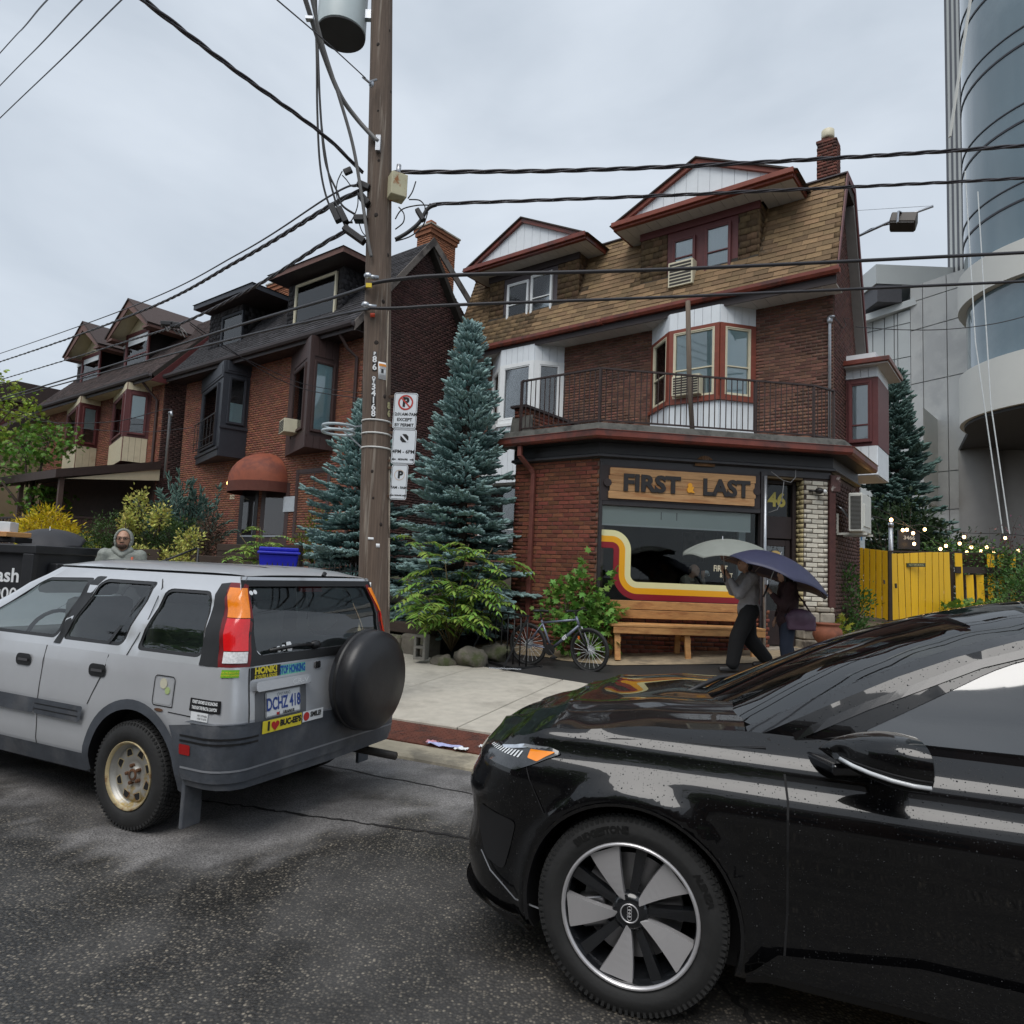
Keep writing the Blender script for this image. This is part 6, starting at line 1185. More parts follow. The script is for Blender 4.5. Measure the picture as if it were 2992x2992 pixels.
span([(1040,540,YP),(960,575,YP+.6),(700,740,12),(400,890,17),(0,1033,27),(-300,1130,40)],.013,'upper thin wire running left to the corner house',m_wire2)
span([(1068,552,YP),(960,605,YP+.6),(700,760,12),(400,915,17),(0,1057,27),(-300,1150,40)],.018,'twisted wire running left under the thin wire',m_wire2,True,30)
span([(1010,677,YP-.1),(940,715,YP+.4),(740,840,11),(530,945,14),(380,995,18),(0,1110,30),(-300,1200,42)],.015,'sagging twisted wire running left past the gabled dormers',m_wire2,True,30)
span([(1060,505,YP-.1),(940,390,YP-.6),(700,215,YP-2.0),(420,0,YP-3.4),(300,-100,YP-4.0)],.013,'paired service wire slanting up left from the pole',m_wire2,True,30)
span([(1068,228,YP-.4),(950,120,YP-1.4),(810,0,YP-2.6),(700,-95,YP-3.4)],.007,'thin guy wire slanting up left from the pole top')
for k,(x0,y0,x1,y1) in enumerate(((0,155,138,0),(0,250,240,0),(0,345,355,0))): span([(x0-300,y0+(y0-y1)*300/(x1-x0)*1.0,30),(x0,y0,22),((x0+x1)/2,(y0+y1)/2+3,17),(x1,y1,13),(x1+200,y1-190,9)],.016,['uppermost','middle','lowest'][k]+' of three bare wires crossing the top left corner')
span([(555,942,14.5),(640,1000,16),(780,1090,17.5),(900,1140,18.3),(1060,1165,18.6)],.012,'service wire dropping to the brown bay of number 350'); span([(555,948,14.5),(640,1010,16),(780,1078,17.5),(900,1125,18.3),(1060,1150,18.7)],.009,'thinner service wire beside the drop to number 350')
span([(0,1195,26),(130,1232,26),(330,1232,25.2),(480,1197,24.5),(505,1205,24.3)],.014,'slack service wire before the cream bays'); span([(40,1195,26),(200,1245,25.5),(400,1262,24.5),(560,1250,22.5)],.012,'lower slack service wire to the iron downpipe')
span([(2500,955,15.4),(2620,963,15.5),(2750,963,15.3),(2880,950,15),(2992,925,14.6),(3200,860,14)],.010,'thin service wire sagging before the office block')
sc = thing('splice_cluster','tangle of looped cable joints hanging on the wire before the gabled dormer','cable joint',at(500,950,14.6))
b = MB(); b.box(at(490,945,14.6)-sc.location,(.28,.1,.10)); b.box(at(512,950,14.6)-sc.location,(.2,.1,.13)); b.build('joint_box',m_sp,sc,bevel=.02)
b = MB()
for k in range(4): b.tube([at(475+8*math.cos(t*.628+k)+t*6,950+13*math.sin(t*.628+k*1.3)+t*2.2,14.6+.03*k)-sc.location for t in range(12)],.011,5)
b.build('loop',m_gc,sc,smooth=True)
# parking signs on the pole: one stack
m_sgn = mat('sign_white',(.70,.74,.78),.35,var=.03,scale=3); m_si = mat('sign_black',(.015,.015,.016),.4); m_sred = mat('sign_red',(.48,.05,.035),.4,var=.1,alt=(.62,.25,.2),altscale=9,altpos=(.6,.7))
sroot = [None]
def psign(px,py0,py1,wd_px,label):
 Y = YP-.12; p = at(px,(py0+py1)/2,Y); h = at(px,py0,Y).z-at(px,py1,Y).z; w_ = at(px+wd_px/2,py0,Y).x-at(px-wd_px/2,py0,Y).x
 s = thing('parking_sign',label,'sign',p,R(-7)); s.rotation_euler = (0,R(1.0),R(-7)); b = MB()
 P = rrect(-w_/2,w_/2,-h/2,h/2,.028); b.prism(P,lambda x,z: Vector((x,0,z)),lambda x,z: Vector((x,-.004,z))); b.build('plate',m_sgn,s)
 b = MB(); q = rrect(-w_/2+.008,w_/2-.008,-h/2+.008,h/2-.008,.022); q2 = rrect(-w_/2+.013,w_/2-.013,-h/2+.013,h/2-.013,.018); k = len(q); b.add([Vector((x,-.0055,z)) for x,z in q]+[Vector((x,-.0055,z)) for x,z in q2],[(i,(i+1) % k,k+(i+1) % k,k+i) for i in range(k)]); b.build('border',m_si,s,fix=False)
 b = MB(); b.bar((-w_/2+.02,.008,h/2-.04),(-w_/2-.12,.06,h/2-.04),.012,.03); b.bar((-w_/2+.02,.008,-h/2+.04),(-w_/2-.12,.06,-h/2+.04),.012,.03); b.build('bracket',mat('rusty_bracket',(.10,.06,.04),.8),s)
 T = lambda nm,tx,x,z,sz,m=m_si,off=.0015,sx=1.0: lettering(nm,tx,lambda a,c: Vector((x+a,-.0062,z+c)),m,s,sz,off,sx=sx)
 return s,w_,h,T
def ringpoly(s,c,r0,r1,m,nm,n=32):
 b = MB(); b.add([Vector((c[0]+r*math.cos(2*math.pi*i/n),-.0068,c[1]+r*math.sin(2*math.pi*i/n))) for r in (r0,r1) for i in range(n)],[(i,(i+1) % n,n+(i+1) % n,n+i) for i in range(n)]); b.build(nm,m,s,fix=False)
def strip(s,p,q,wd,m,nm,y=-.0072):
 p,q = Vector(p),Vector(q); d = (q-p).normalized(); n = Vector((-d.y,d.x))*wd/2; b = MB(); b.add([Vector((v.x,y,v.y)) for v in (p+n,q+n,q-n,p-n)],[(0,1,2,3)]); b.build(nm,m,s,fix=False)
def arrow(s,x,z,dr):
 b = MB(); b.add([Vector((x+dr*a,-.0065,z+c)) for a,c in ((.028,0),(.004,.022),(.010,.006),(-.022,.006),(-.022,-.006),(.010,-.006),(.004,-.022))],[(0,1,2,3,4,5,6)]); b.build('arrow',m_si,s,fix=False)
s,w_,h,T = psign(1184,1148,1253,71,'white no parking except by permit sign, topmost of three on the pole')
ringpoly(s,(0,h*.23),.075,.095,m_sred,'red_ring'); T('letter_p','P',0,h*.23,.155,off=.008); strip(s,(-.06,h*.23+.06),(.06,h*.23-.06),.018,m_sred,'red_bar'); T('times','12:01AM-7AM',0,-h*.10,.052,sx=.98); T('words','EXCEPT',0,-h*.25,.054); T('words','BY PERMIT',0,-h*.40,.054,sx=.95)
s,w_,h,T = psign(1180,1254,1356,71,'white no stopping sign, middle of three on the pole, 4 pm to 6 pm')
b = MB(); b.add([Vector((.055*math.cos(R(22.5+45*i)),-.0062,h*.24+.055*math.sin(R(22.5+45*i)))) for i in range(8)],[tuple(range(8))]); b.build('octagon',m_si,s,fix=False); strip(s,(-.048,h*.24+.048),(.048,h*.24-.048),.022,m_sgn,'white_bar'); T('times','4PM - 6PM',0,-h*.15,.062); arrow(s,-.11,-h*.37,-1); arrow(s,.11,-h*.37,1); T('words','MON-FRI',0,-h*.37,.03)
s,w_,h,T = psign(1166,1357,1460,49,'narrow white no parking sign with faded ring, lowest of three on the pole')
ringpoly(s,(0,h*.2),.058,.064,mat('faded_ring',(.6,.45,.33),.5),'faded_ring'); T('letter_p','P',.01,h*.2,.12,off=.006); T('times','7AM - 9AM',0,-h*.16,.042); arrow(s,-.075,-h*.38,-1); arrow(s,.075,-h*.38,1); T('words','MON-FRI',0,-h*.38,.022)
cb = thing('cardboard_sheet','torn brown cardboard leaning against the foot of the pole','cardboard',at(1060,1815,7.9)); m_cb = mat('cardboard',(.42,.28,.16),.85,var=.2,scale=8); kidc = lambda o: kid(o,cb)
b = MB(); P = [at(1030,1745,7.9),at(1063,1750,7.9),at(1053,1810,7.8),at(1035,1800,7.8)]; b.add(P+[p+Vector((0,.02,0)) for p in P],[(0,1,2,3),(7,6,5,4),(0,4,5,1),(1,5,6,2),(2,6,7,3),(3,7,4,0)]); kidc(b.build('rear_sheet',m_cb,cb))
b = MB(); P = [at(1062,1750,7.85),at(1083,1753,7.85),at(1066,1812,7.75),at(1052,1790,7.75)]; P2_ = [at(1048,1960,7.7),at(1030,1960,7.7)]; P = P[:2]+[P[2]]+P2_[:1]+P2_[1:]+[P[3]]; P = [P[0],P[1],P[2],P[3],P[4],P[5]]; k = 6; b.add(P+[p+Vector((0,.02,0)) for p in P],[tuple(range(6)),tuple(range(11,5,-1))]+[(i,(i+1) % k,k+(i+1) % k,k+i) for i in range(k)]); kidc(b.build('front_sheet',mat('pale_cardboard',(.58,.46,.30),.85,var=.15),cb))
lh = thing('lamp_ring','pale flat ring fixture on a bracket at the left side of the pole','fixture',at(1000,1250,8.6)); c = at(990,1247,8.6)-lh.location; b = MB(); b.tube([c+Vector((.2*math.cos(t*.26),.2*math.sin(t*.26),0)) for t in range(24)],.018,6,closed=True); b.tube([c+Vector((.2*math.cos(t*.26),.2*math.sin(t*.26),-.07)) for t in range(24)],.018,6,closed=True); b.build('ring',mat('pale_fixture',(.45,.52,.55),.4),lh,smooth=True); b = MB(); b.bar(c,at(1060,1310,8.5)-lh.location,.03,.012); b.bar(c+Vector((.1,0,0)),at(1062,1245,8.5)-lh.location,.03,.012); b.bar(at(1058,1240,8.5)-lh.location,at(1060,1325,8.5)-lh.location,.02); b.build('bracket',m_galv,lh)
# trees, shrubs, climbers
def leafmat(name,col,var=.25,isl=.35,hue=.02,rough=.55,tr=.25):
 m = mat(name,col,rough,var=var,scale=1.2,isl=isl,hue=hue,spec=.35)
 t = m.node_tree; b = t.nodes['Principled BSDF']; out = t.nodes['Material Output']
 if tr:
  tl = N(t,'ShaderNodeBsdfTranslucent'); mx = N(t,'ShaderNodeMixShader',inp={'Fac': tr}); src = b.inputs['Base Color'].links[0].from_socket
  t.links.new(src,tl.inputs[0]); t.links.new(b.outputs[0],mx.inputs[1]); t.links.new(tl.outputs[0],mx.inputs[2]); t.links.new(mx.outputs[0],out.inputs['Surface'])
 return m
def frames(D,rng,roll=None):
 D = D/np.linalg.norm(D,axis=1,keepdims=True); up = np.where(np.abs(D[:,2:3]) > .95,np.array([[1.,0,0]]),np.array([[0,0,1.]]))
 S = np.cross(D,up); S /= np.linalg.norm(S,axis=1,keepdims=True); U = np.cross(S,D)
 if roll is not None:
  a = rng.uniform(-roll,roll,len(D))[:,None]; S,U = S*np.cos(a)+U*np.sin(a),U*np.cos(a)-S*np.sin(a)
 return S,D,U
def scatter(T,Fc,P,D,size,rng,roll=1.2):
 """copies of template T (x side, y along, z up) at P along D"""
 S,D,U = frames(np.asarray(D,float),rng,roll); sz = np.asarray(size)[:,None,None] if np.ndim(size) else size
 V = P[:,None,:]+sz*(T[None,:,0:1]*S[:,None,:]+T[None,:,1:2]*D[:,None,:]+T[None,:,2:3]*U[:,None,:])
 n = len(T); F_ = (np.asarray(Fc)[None]+(np.arange(len(P))*n)[:,None,None]).reshape(-1,len(Fc[0])); return V.reshape(-1,3),F_
def foliage(name,chunks,m,parent):
 V = []; Fs = []; o = 0
 for v,f in chunks: V.append(v); Fs.append(f+o); o += len(v)
 me = np_mesh(name,np.vstack(V),np.vstack(Fs)); me.materials.append(m); ob = link(name,me,parent); return ob
T_OVAL = np.array([(0,0,0),(.28,.35,.05),(.22,.75,.02),(0,1,-.08),(-.22,.75,.02),(-.28,.35,.05),(0,.5,-.04)]); F_OVAL = [(0,1,6),(1,2,6),(2,3,6),(3,4,6),(4,5,6),(5,0,6)]
T_LANCE = np.array([(0,0,0),(.14,.3,.03),(.10,.7,.0),(0,1,-.10),(-.10,.7,.0),(-.14,.3,.03)]); F_LANCE = [(0,1,5),(1,2,4),(1,4,5),(2,3,4)]
T_MAPLE = np.array([(0,0,0),(.2,.15,.02),(.5,.2,-.04),(.28,.42,.03),(.52,.68,-.05),(.2,.62,.02),(0,1,-.10),(-.2,.62,.02),(-.52,.68,-.05),(-.28,.42,.03),(-.5,.2,-.04),(-.2,.15,.02)]); F_MAPLE = [(0,1,11),(1,2,3),(1,3,9),(1,9,11),(11,9,10),(3,4,5),(3,5,7),(3,7,9),(9,7,8),(5,6,7)]
def spindle(k=6,prof=((0,.25),(.25,1.0),(.6,.9),(.88,.5),(1.0,.06))):
 V = []; Fs = []
 for j,(y,r) in enumerate(prof):
  for i in range(k):
   a = 2*math.pi*i/k+j*.5; rr = r*(1.0 if (i+j) % 2 else .6); V.append((math.cos(a)*rr*.24,y,math.sin(a)*rr*.24))
 for j in range(len(prof)-1):
  for i in range(k): a,b_,c,d = j*k+i,j*k+(i+1) % k,(j+1)*k+(i+1) % k,(j+1)*k+i; Fs += [(a,b_,c),(a,c,d)]
 return np.array(V),Fs
T_SP,F_SP = spindle()
m_bark = mat('bark',(.07,.05,.038),.9,var=.35,scale=9,bump=.7,bscale=20)
def spruce(label,loc,H,Rad,m,seed,z0=.15,per=1.0,tw=.13,droop=.25,density=1.0,power=.85):
 rng = np.random.default_rng(seed); t = thing('spruce_tree',label,'tree',loc,0,'blue spruce trees')
 b = MB(); b.tube([(0,0,-.2),(0,0,H*.5),(0,0,H*.97)],[Rad*.085,Rad*.05,.012],8); tk = b.build('trunk',m_bark,t,smooth=True)
 P = []; D = []; S = []; br = MB(); z = z0
 while z < H*.985:
  f = 1-z/H; L0 = Rad*(f**power)*1.0+.05; nb = max(4,int(7+5*f)); off = rng.uniform(0,6.28)
  for k in range(nb):
   az = off+2*math.pi*k/nb+rng.normal(0,.18); L_ = L0*rng.uniform(.55,1.15)*(1+.16*math.sin(az*2+z*2.3+seed)); zz_ = z+rng.uniform(-.06,.06); el = (.75-.95*f)+rng.normal(0,.08)
   d0 = np.array([math.cos(az)*math.cos(el),math.sin(az)*math.cos(el),math.sin(el)]); pts = []
   m_ = max(3,int(L_/.06*density))
   if rng.uniform() < .07: continue
   for i in range(m_+1):
    s = i/m_; p = np.array([0,0,zz_])+d0*L_*s+np.array([0,0,-droop*L_*s*s+.18*L_*s**3]); pts.append(p)
   br.tube([pts[0],pts[m_//2],pts[-1]],[.012+.01*f,.009,.003],4)
   for i in range(1,m_+1):
    s = i/m_; p = pts[i]; dd = pts[i]-pts[i-1]; dd /= np.linalg.norm(dd); side = np.array([-dd[1],dd[0],0]); side /= max(np.linalg.norm(side),1e-6)
    if s > .28 or f > .85:
     wlen = (.10+.34*L_*(1-s)*min(1,s*3))*1.0
     for sg in (-1,1):
      q = max(1,int(wlen/.085));
      for j in range(q):
       u = (j+rng.uniform(.2,.9))/q*wlen; pp = p+side*sg*u*.8+dd*u*.55+np.array([0,0,-.10*u+rng.normal(0,.012)]); P.append(pp); D.append(side*sg*rng.uniform(.3,.9)+dd*rng.uniform(.5,1.0)+np.array([0,0,rng.uniform(-.12,.3)])); S.append(tw*rng.uniform(.6,1.3))
     P.append(p); D.append(dd+rng.normal(0,.15,3)+np.array([0,0,.15])); S.append(tw*rng.uniform(.9,1.35))
  z += (.10+.13*f)*per
 P.append(np.array([0,0,H*.93])); D.append(np.array([0,0,1.])); S.append(H*.09)
 br.build('branches',m_bark,t,fix=False)
 foliage('crown',[scatter(T_SP,F_SP,np.array(P),np.array(D),np.array(S),rng)],m,t); return t
m_sp1 = leafmat('blue_spruce_needles',(.215,.325,.315),.22,.35,.015,.7,0); m_sp3 = leafmat('dark_spruce_needles',(.075,.13,.115),.25,.3,.015,.7,0)
zg = lambda p: p
p = at(1335,1850,13.0); spruce('tall blue spruce standing left of the shop behind the parking signs',(p.x,p.y,.75),at(1330,945,13.0).z-.75,1.42,m_sp1,1,z0=.10,per=.85,tw=.135)
p = at(1035,1750,14.0); spruce('shorter blue spruce half hidden behind the utility pole',(p.x,p.y,.95),at(1050,1175,14.0).z-.95,1.60,m_sp1,2,z0=.1,per=.85,tw=.135)
p = at(2622,1500,25); spruce('dark spruce rising behind the yellow fence',(p.x,p.y,.8),at(2625,1085,25).z-.8,2.0,m_sp3,3,z0=.9,per=1.35,tw=.24,density=.6)
def bush(name,label,loc,blobs,n,size,T,Fc,m,seed,cat='shrub',stem=True,clump=.22,per=14,up=.3,rad=True,group=None,stems=5,leafname='foliage',tight=1.0):
 """leaf clumps through a set of ellipsoids (cx, cy, cz, rx, ry, rz)"""
 rng = np.random.default_rng(seed); t = thing(name,label,cat,loc,0,group); P = []; D = []; S = []; vol = np.array([(b_[3]*b_[4]*b_[5])**.67 for b_ in blobs]); vol /= vol.sum(); st = MB()
 for bl,fr in zip(blobs,vol):
  c = np.array(bl[:3]); r = np.array(bl[3:6]); nc = max(3,int(n*fr/per)); dirs = rng.normal(0,1,(nc,3)); dirs /= np.linalg.norm(dirs,axis=1,keepdims=True); rr = rng.uniform(.35,1.0,(nc,1))**.5*tight
  C = c+dirs*rr*r
  for k in range(nc):
   o = rng.normal(0,clump,(per,3))*(r/ r.max())**.5; pp = C[k]+o; P.append(pp); D.append(dirs[k]*.7+o/clump*.5+np.array([0,0,up])+rng.normal(0,.35,(per,3))); S.append(size*rng.uniform(.65,1.25,per))
  for k in range(min(nc,stems)):
   e = C[k]; st.tube([(c[0]*.2,c[1]*.2,-.1),(c[0]*.6+e[0]*.2,c[1]*.6+e[1]*.2,(c[2]+e[2])*.35),tuple(e)],[.022,.014,.005],5)
 st.build('stems',m_bark,t,smooth=True,fix=False); P,D,S = np.vstack(P),np.vstack(D),np.concatenate(S); foliage(leafname,[scatter(T,Fc,P,D,S,rng)],m,t); return t
m_sum = leafmat('sumac_leaf',(.21,.34,.06),.2,.4,.03); m_bx = leafmat('box_elder_leaf',(.14,.28,.05),.22,.4,.025); m_dome = leafmat('dwarf_conifer',(.050,.095,.022),.3,.35,.02); m_gold = leafmat('golden_cypress',(.52,.40,.012),.2,.3,.02); m_euo = leafmat('variegated_leaf',(.50,.50,.13),.2,.5,.04); m_jun = leafmat('juniper_needles',(.085,.15,.125),.25,.35,.015,.7,0); m_dead = leafmat('dead_conifer',(.085,.052,.036),.3,.4,.02,.9,0); m_vib = leafmat('dark_viburnum',(.030,.055,.022),.3,.45,.02); m_loc = leafmat('locust_leaf',(.075,.16,.04),.25,.4,.03); m_mapl = leafmat('maple_leaf',(.11,.22,.03),.25,.45,.03); m_mapl2 = leafmat('bright_maple_leaf',(.27,.36,.05),.2,.4,.03)
def pinnate(label,name,loc,fronds,m,seed,cat='shrub',leafl=.12,pairs=8):
 """fronds: list of (base point, tip point, stem root)"""
 rng = np.random.default_rng(seed); t = thing(name,label,cat,loc); st = MB(); P = []; D = []; S = []
 for (p0,p1) in fronds:
  p0 = np.array(p0); p1 = np.array(p1); L_ = np.linalg.norm(p1-p0); k = pairs; pts = []
  for i in range(k+1): s = i/k; pts.append(p0+(p1-p0)*s+np.array([0,0,.16*L_*math.sin(math.pi*s)-.08*L_*s*s]))
  st.tube([tuple(q) for q in pts[::2]],.004,4)
  for i in range(1,k+1):
   dd = pts[i]-pts[i-1]; dd /= np.linalg.norm(dd); sd = np.array([-dd[1],dd[0],0]); sd /= max(1e-6,np.linalg.norm(sd)); ll = leafl*(.55+.75*math.sin(math.pi*(i/k*.8+.12)))
   for sg in (-1,1): P.append(pts[i]); D.append(sd*sg+dd*.55+np.array([0,0,-.28])+rng.normal(0,.08,3)); S.append(ll*rng.uniform(.85,1.15))
  P.append(pts[-1]); D.append(dd); S.append(leafl)
 foliage('leaflets',[scatter(T_LANCE*np.array([1.15,1,1]),F_LANCE,np.array(P),np.array(D),np.array(S),rng,.3)],m,t); return t,st
def sumac(label,base,tops,m,seed,fr=9,fl=.55,leafl=.13,name='sumac_shrub',cat='shrub'):
 rng = np.random.default_rng(seed); fronds = []; stems = []
 for (x,y,z) in tops:
  e = np.array([x,y,z]); stems.append(e)
  for k in range(fr):
   az = rng.uniform(0,6.28); h = rng.uniform(.45,1.0); b0 = e*np.array([h,h,h])+np.array([0,0,0]); L_ = fl*rng.uniform(.7,1.15); el = rng.uniform(-.15,.55); fronds.append((b0,b0+L_*np.array([math.cos(az)*math.cos(el),math.sin(az)*math.cos(el),math.sin(el)-.12])))
 t,st = pinnate(label,name,base,fronds,m,seed,cat,leafl)
 for e in stems: st.tube([(0,0,-.1),tuple(e*np.array([.35,.35,.5])),tuple(e)],[.016,.012,.006],5)
 st.build('stems',mat('green_brown_stem',(.12,.09,.04),.8),t,smooth=True,fix=False); return t
def rel(base,lst): return [tuple(at(px,py,Y)-Vector(base)) for px,py,Y in lst]
b0 = at(1320,1880,11.6); b0.z = .45
sumac('leafy green sumac shrub before the tall blue spruce',b0,rel(b0,[(1225,1590,11.4),(1300,1640,11.2),(1370,1590,11.4),(1440,1600,11.4),(1190,1720,11.3),(1250,1750,11.0),(1330,1720,10.9),(1400,1700,11.1),(1470,1640,11.4),(1290,1790,10.9),(1210,1800,11.1),(1440,1760,11.2),(1360,1800,10.9)]),m_sum,5,fr=9,fl=.52,leafl=.135)
b0 = at(770,1700,12.6); sumac('young sumac with drooping leaves beside the blue bin',b0,rel(b0,[(700,1560,12.6),(760,1540,12.6),(720,1600,12.4),(790,1570,12.5),(690,1630,12.3),(770,1620,12.2)]),m_sum,6,fr=5,fl=.42,leafl=.10)
b0 = at(1700,1915,11.5); b0.z = .36
bush('maple_shrub','bright green maple sapling growing between bicycle and shop window',b0,[(.15,.1,1.0,.42,.28,.62),(-.32,.05,.72,.34,.26,.45),(.02,0,.42,.5,.3,.35),(.38,.1,.62,.3,.25,.4)],900,.125,T_MAPLE,F_MAPLE,m_bx,7,clump=.09,per=9,up=-.1)
b0 = at(2470,1870,13.4); b0.z = .5
bush('leafy_shrub','loose green shrub between the stone pier and the yellow fence',b0,[(0,0,.95,.30,.3,.65),(.25,.1,.7,.35,.3,.5),(.05,0,.3,.45,.35,.3)],1500,.07,T_OVAL,F_OVAL,m_loc,8,clump=.10,per=10)
bush('leafy_shrub','yellow-green low plant at the foot of the stone pier',at(2445,1850,12.9),[(0,0,-.08,.28,.22,.3),(.18,0,-.2,.25,.2,.2)],220,.12,T_MAPLE,F_MAPLE,leafmat('yellow_green_leaf',(.26,.30,.04),.2,.35,.03),9,clump=.07,per=6)
def sh(px,py,Y): p = at(px,py,Y); return p
c = sh(325,1575,13.6); bush('dwarf_conifer','rounded dark green dwarf conifer behind the hooded man',(c.x,c.y,c.z-.55),[(0,0,.55,.58,.5,.52),(-.25,0,.3,.5,.45,.35),(.3,0,.35,.45,.4,.4)],5200,.05,T_LANCE*np.array([1.6,1,1]),F_LANCE,m_dome,10,clump=.05,per=16,tight=1.0)
c = sh(455,1560,14.0); bush('dwarf_conifer','wide dark green conifer mound left of the juniper',(c.x,c.y,c.z-.5),[(-.1,0,.5,.55,.5,.5),(.45,0,.4,.6,.5,.48),(0,0,.15,.9,.5,.3)],6000,.05,T_LANCE*np.array([1.6,1,1]),F_LANCE,m_dome,11,clump=.06,per=16)
c = sh(140,1545,15.5); bush('golden_cypress','bright golden cypress shrub behind the black umbrella',(c.x,c.y,c.z-.6),[(-.1,0,.62,.5,.45,.42),(-.35,0,.4,.4,.4,.4),(.35,0,.4,.45,.4,.3)],2600,.11,T_LANCE,F_LANCE,m_gold,12,clump=.09,per=12,up=.25)
c = sh(235,1635,14.4); bush('golden_shrub','yellow-green shrub between the red-haired woman and the hooded man',(c.x,c.y,c.z-.5),[(0,0,.5,.35,.35,.45),(-.3,0,.3,.3,.3,.4)],1500,.10,T_LANCE,F_LANCE,leafmat('yellow_green_cypress',(.38,.38,.02),.2,.3,.02),13,clump=.09,per=12)
for k,(px,py,Y,rx,rz,lab) in enumerate(((400,1500,13.5,.22,.5,'tall pale yellow variegated sprig before the conifer mound'),(468,1510,13.4,.14,.2,'small yellow variegated sprig on the conifer mound'),(368,1545,13.2,.12,.35,'narrow variegated sprig beside the rounded conifer'),(510,1640,12.9,.34,.25,'low yellow variegated shrub right of the hooded man'),(555,1580,13.1,.2,.22,'pale variegated shrub beside the dead conifer'),(395,1618,12.8,.25,.12,'trailing variegated shrub over the timber wall'))):
 c = sh(px,py,Y); bush('variegated_shrub',lab,(c.x,c.y,c.z-rz),[(0,0,rz,rx,rx*.8,rz)],int(260+900*rx*rz*4),.065,T_OVAL,F_OVAL,m_euo,20+k,clump=.06,per=8)
rng = np.random.default_rng(30); c = sh(545,1500,15.6); P = []; D = []; S = []; ju = thing('juniper_shrub','spiky blue-green juniper growing before number 352','shrub',(c.x,c.y,c.z-1.0)); st = MB()
for k in range(64):
 az = rng.uniform(0,6.28); el = rng.uniform(.35,1.45); L_ = rng.uniform(.7,1.25)*(1.15 if el > 1 else 1.0); d = np.array([math.cos(az)*math.cos(el),math.sin(az)*math.cos(el),math.sin(el)]); o = np.array([rng.normal(0,.28),rng.normal(0,.2),rng.uniform(.1,.55)]); st.tube([tuple(o*.3),tuple(o),tuple(o+d*L_)],[.02,.012,.004],4)
 for i in range(42):
  s = rng.uniform(.1,1); P.append(o+d*L_*s+rng.normal(0,.05,3)*(1.15-s)); D.append(d*1.0+rng.normal(0,.42,3)); S.append(.15*rng.uniform(.6,1.2))
st.build('stems',m_bark,ju,smooth=True,fix=False); foliage('foliage',[scatter(T_SP*np.array([.62,1,.62]),F_SP,np.array(P),np.array(D),np.array(S),rng)],m_jun,ju)
c = sh(610,1575,13.6); bush('dead_conifer','brown withered conifer left of the steps of number 352',(c.x,c.y,c.z-.5),[(0,0,.55,.26,.26,.5),(0,0,.25,.36,.3,.35)],2600,.06,T_LANCE,F_LANCE,m_dead,31,clump=.06,per=12)
c = sh(930,1560,15.0); bush('yew_shrub','small yellow-green yew behind the blue bin',(c.x,c.y,c.z-.6),[(0,0,.6,.35,.3,.55),(-.25,0,.3,.25,.25,.35)],1400,.08,T_LANCE,F_LANCE,leafmat('yew_leaf',(.15,.19,.02),.2,.35,.02),32,clump=.08,per=12)
c = sh(2640,1500,23.0); bush('viburnum_bush','large dark viburnum mass behind the yellow gate',(c.x,c.y,.9),[(0,0,2.2,1.5,.9,1.3),(.9,0,1.7,1.3,.8,1.0),(-.9,0,2.5,.6,.7,1.2),(.3,.1,3.1,.8,.6,.7),(1.9,0,1.9,.9,.7,.9)],4200,.15,T_OVAL,F_OVAL,m_vib,33,clump=.18,per=12,stems=9)
c = sh(2860,1575,20.5); bush('locust_bush','feathery green bush hanging over the slatted fence',(c.x,c.y,.9),[(-.7,.5,1.9,.9,.5,.45),(.3,0,1.7,.8,.5,.5),(1.2,0,1.6,.7,.5,.5),(.35,-.4,1.0,.45,.3,.3)],2600,.09,T_OVAL,F_OVAL,m_loc,34,clump=.12,per=10,up=-.2)
c = sh(2965,1740,18.0); bush('locust_bush','green bush in the right foreground of the slatted fence',(c.x,c.y,.7),[(0,0,.8,.45,.4,.55),(.5,0,1.0,.5,.4,.7),(-.35,0,.4,.4,.3,.3)],1500,.09,T_OVAL,F_OVAL,m_loc,35,clump=.10,per=10)
c = sh(2830,1770,19.2); bush('ivy_patch','low dark ivy leaves at the foot of the slatted fence',(c.x,c.y,c.z-.2),[(0,0,.15,.5,.2,.2),(.6,0,.15,.5,.2,.18),(-.7,-.3,.1,.3,.2,.12)],260,.15,T_MAPLE,F_MAPLE,m_bx,36,clump=.10,per=6)
rng = np.random.default_rng(40); c = sh(2960,1560,21); bs = thing('bare_shrub','thin twiggy shrub with reddish buds before the tower columns','shrub',(c.x,c.y,1.0)); st = MB(); P = []; D = []
for k in range(26):
 p = np.array([rng.uniform(-.4,.6),rng.uniform(-.3,.3),.4]); pts = [tuple(p)]; d = np.array([rng.normal(0,.35),rng.normal(0,.2),1.0])
 for i in range(6): d = d+rng.normal(0,.25,3)*np.array([1,.5,.4]); p = p+d/np.linalg.norm(d)*rng.uniform(.3,.5); pts.append(tuple(p)); P.append(p+rng.normal(0,.04,3)); D.append(rng.normal(0,1,3)); P.append(p+rng.normal(0,.1,3)); D.append(rng.normal(0,1,3))
 st.tube(pts,[.014,.012,.010,.008,.006,.005,.003],4)
st.build('stems',m_bark,bs,smooth=True,fix=False); foliage('buds',[scatter(T_OVAL,F_OVAL,np.array(P),np.array(D),np.full(len(P),.085),rng)],leafmat('purple_bud',(.16,.06,.07),.2,.5,.05),bs)
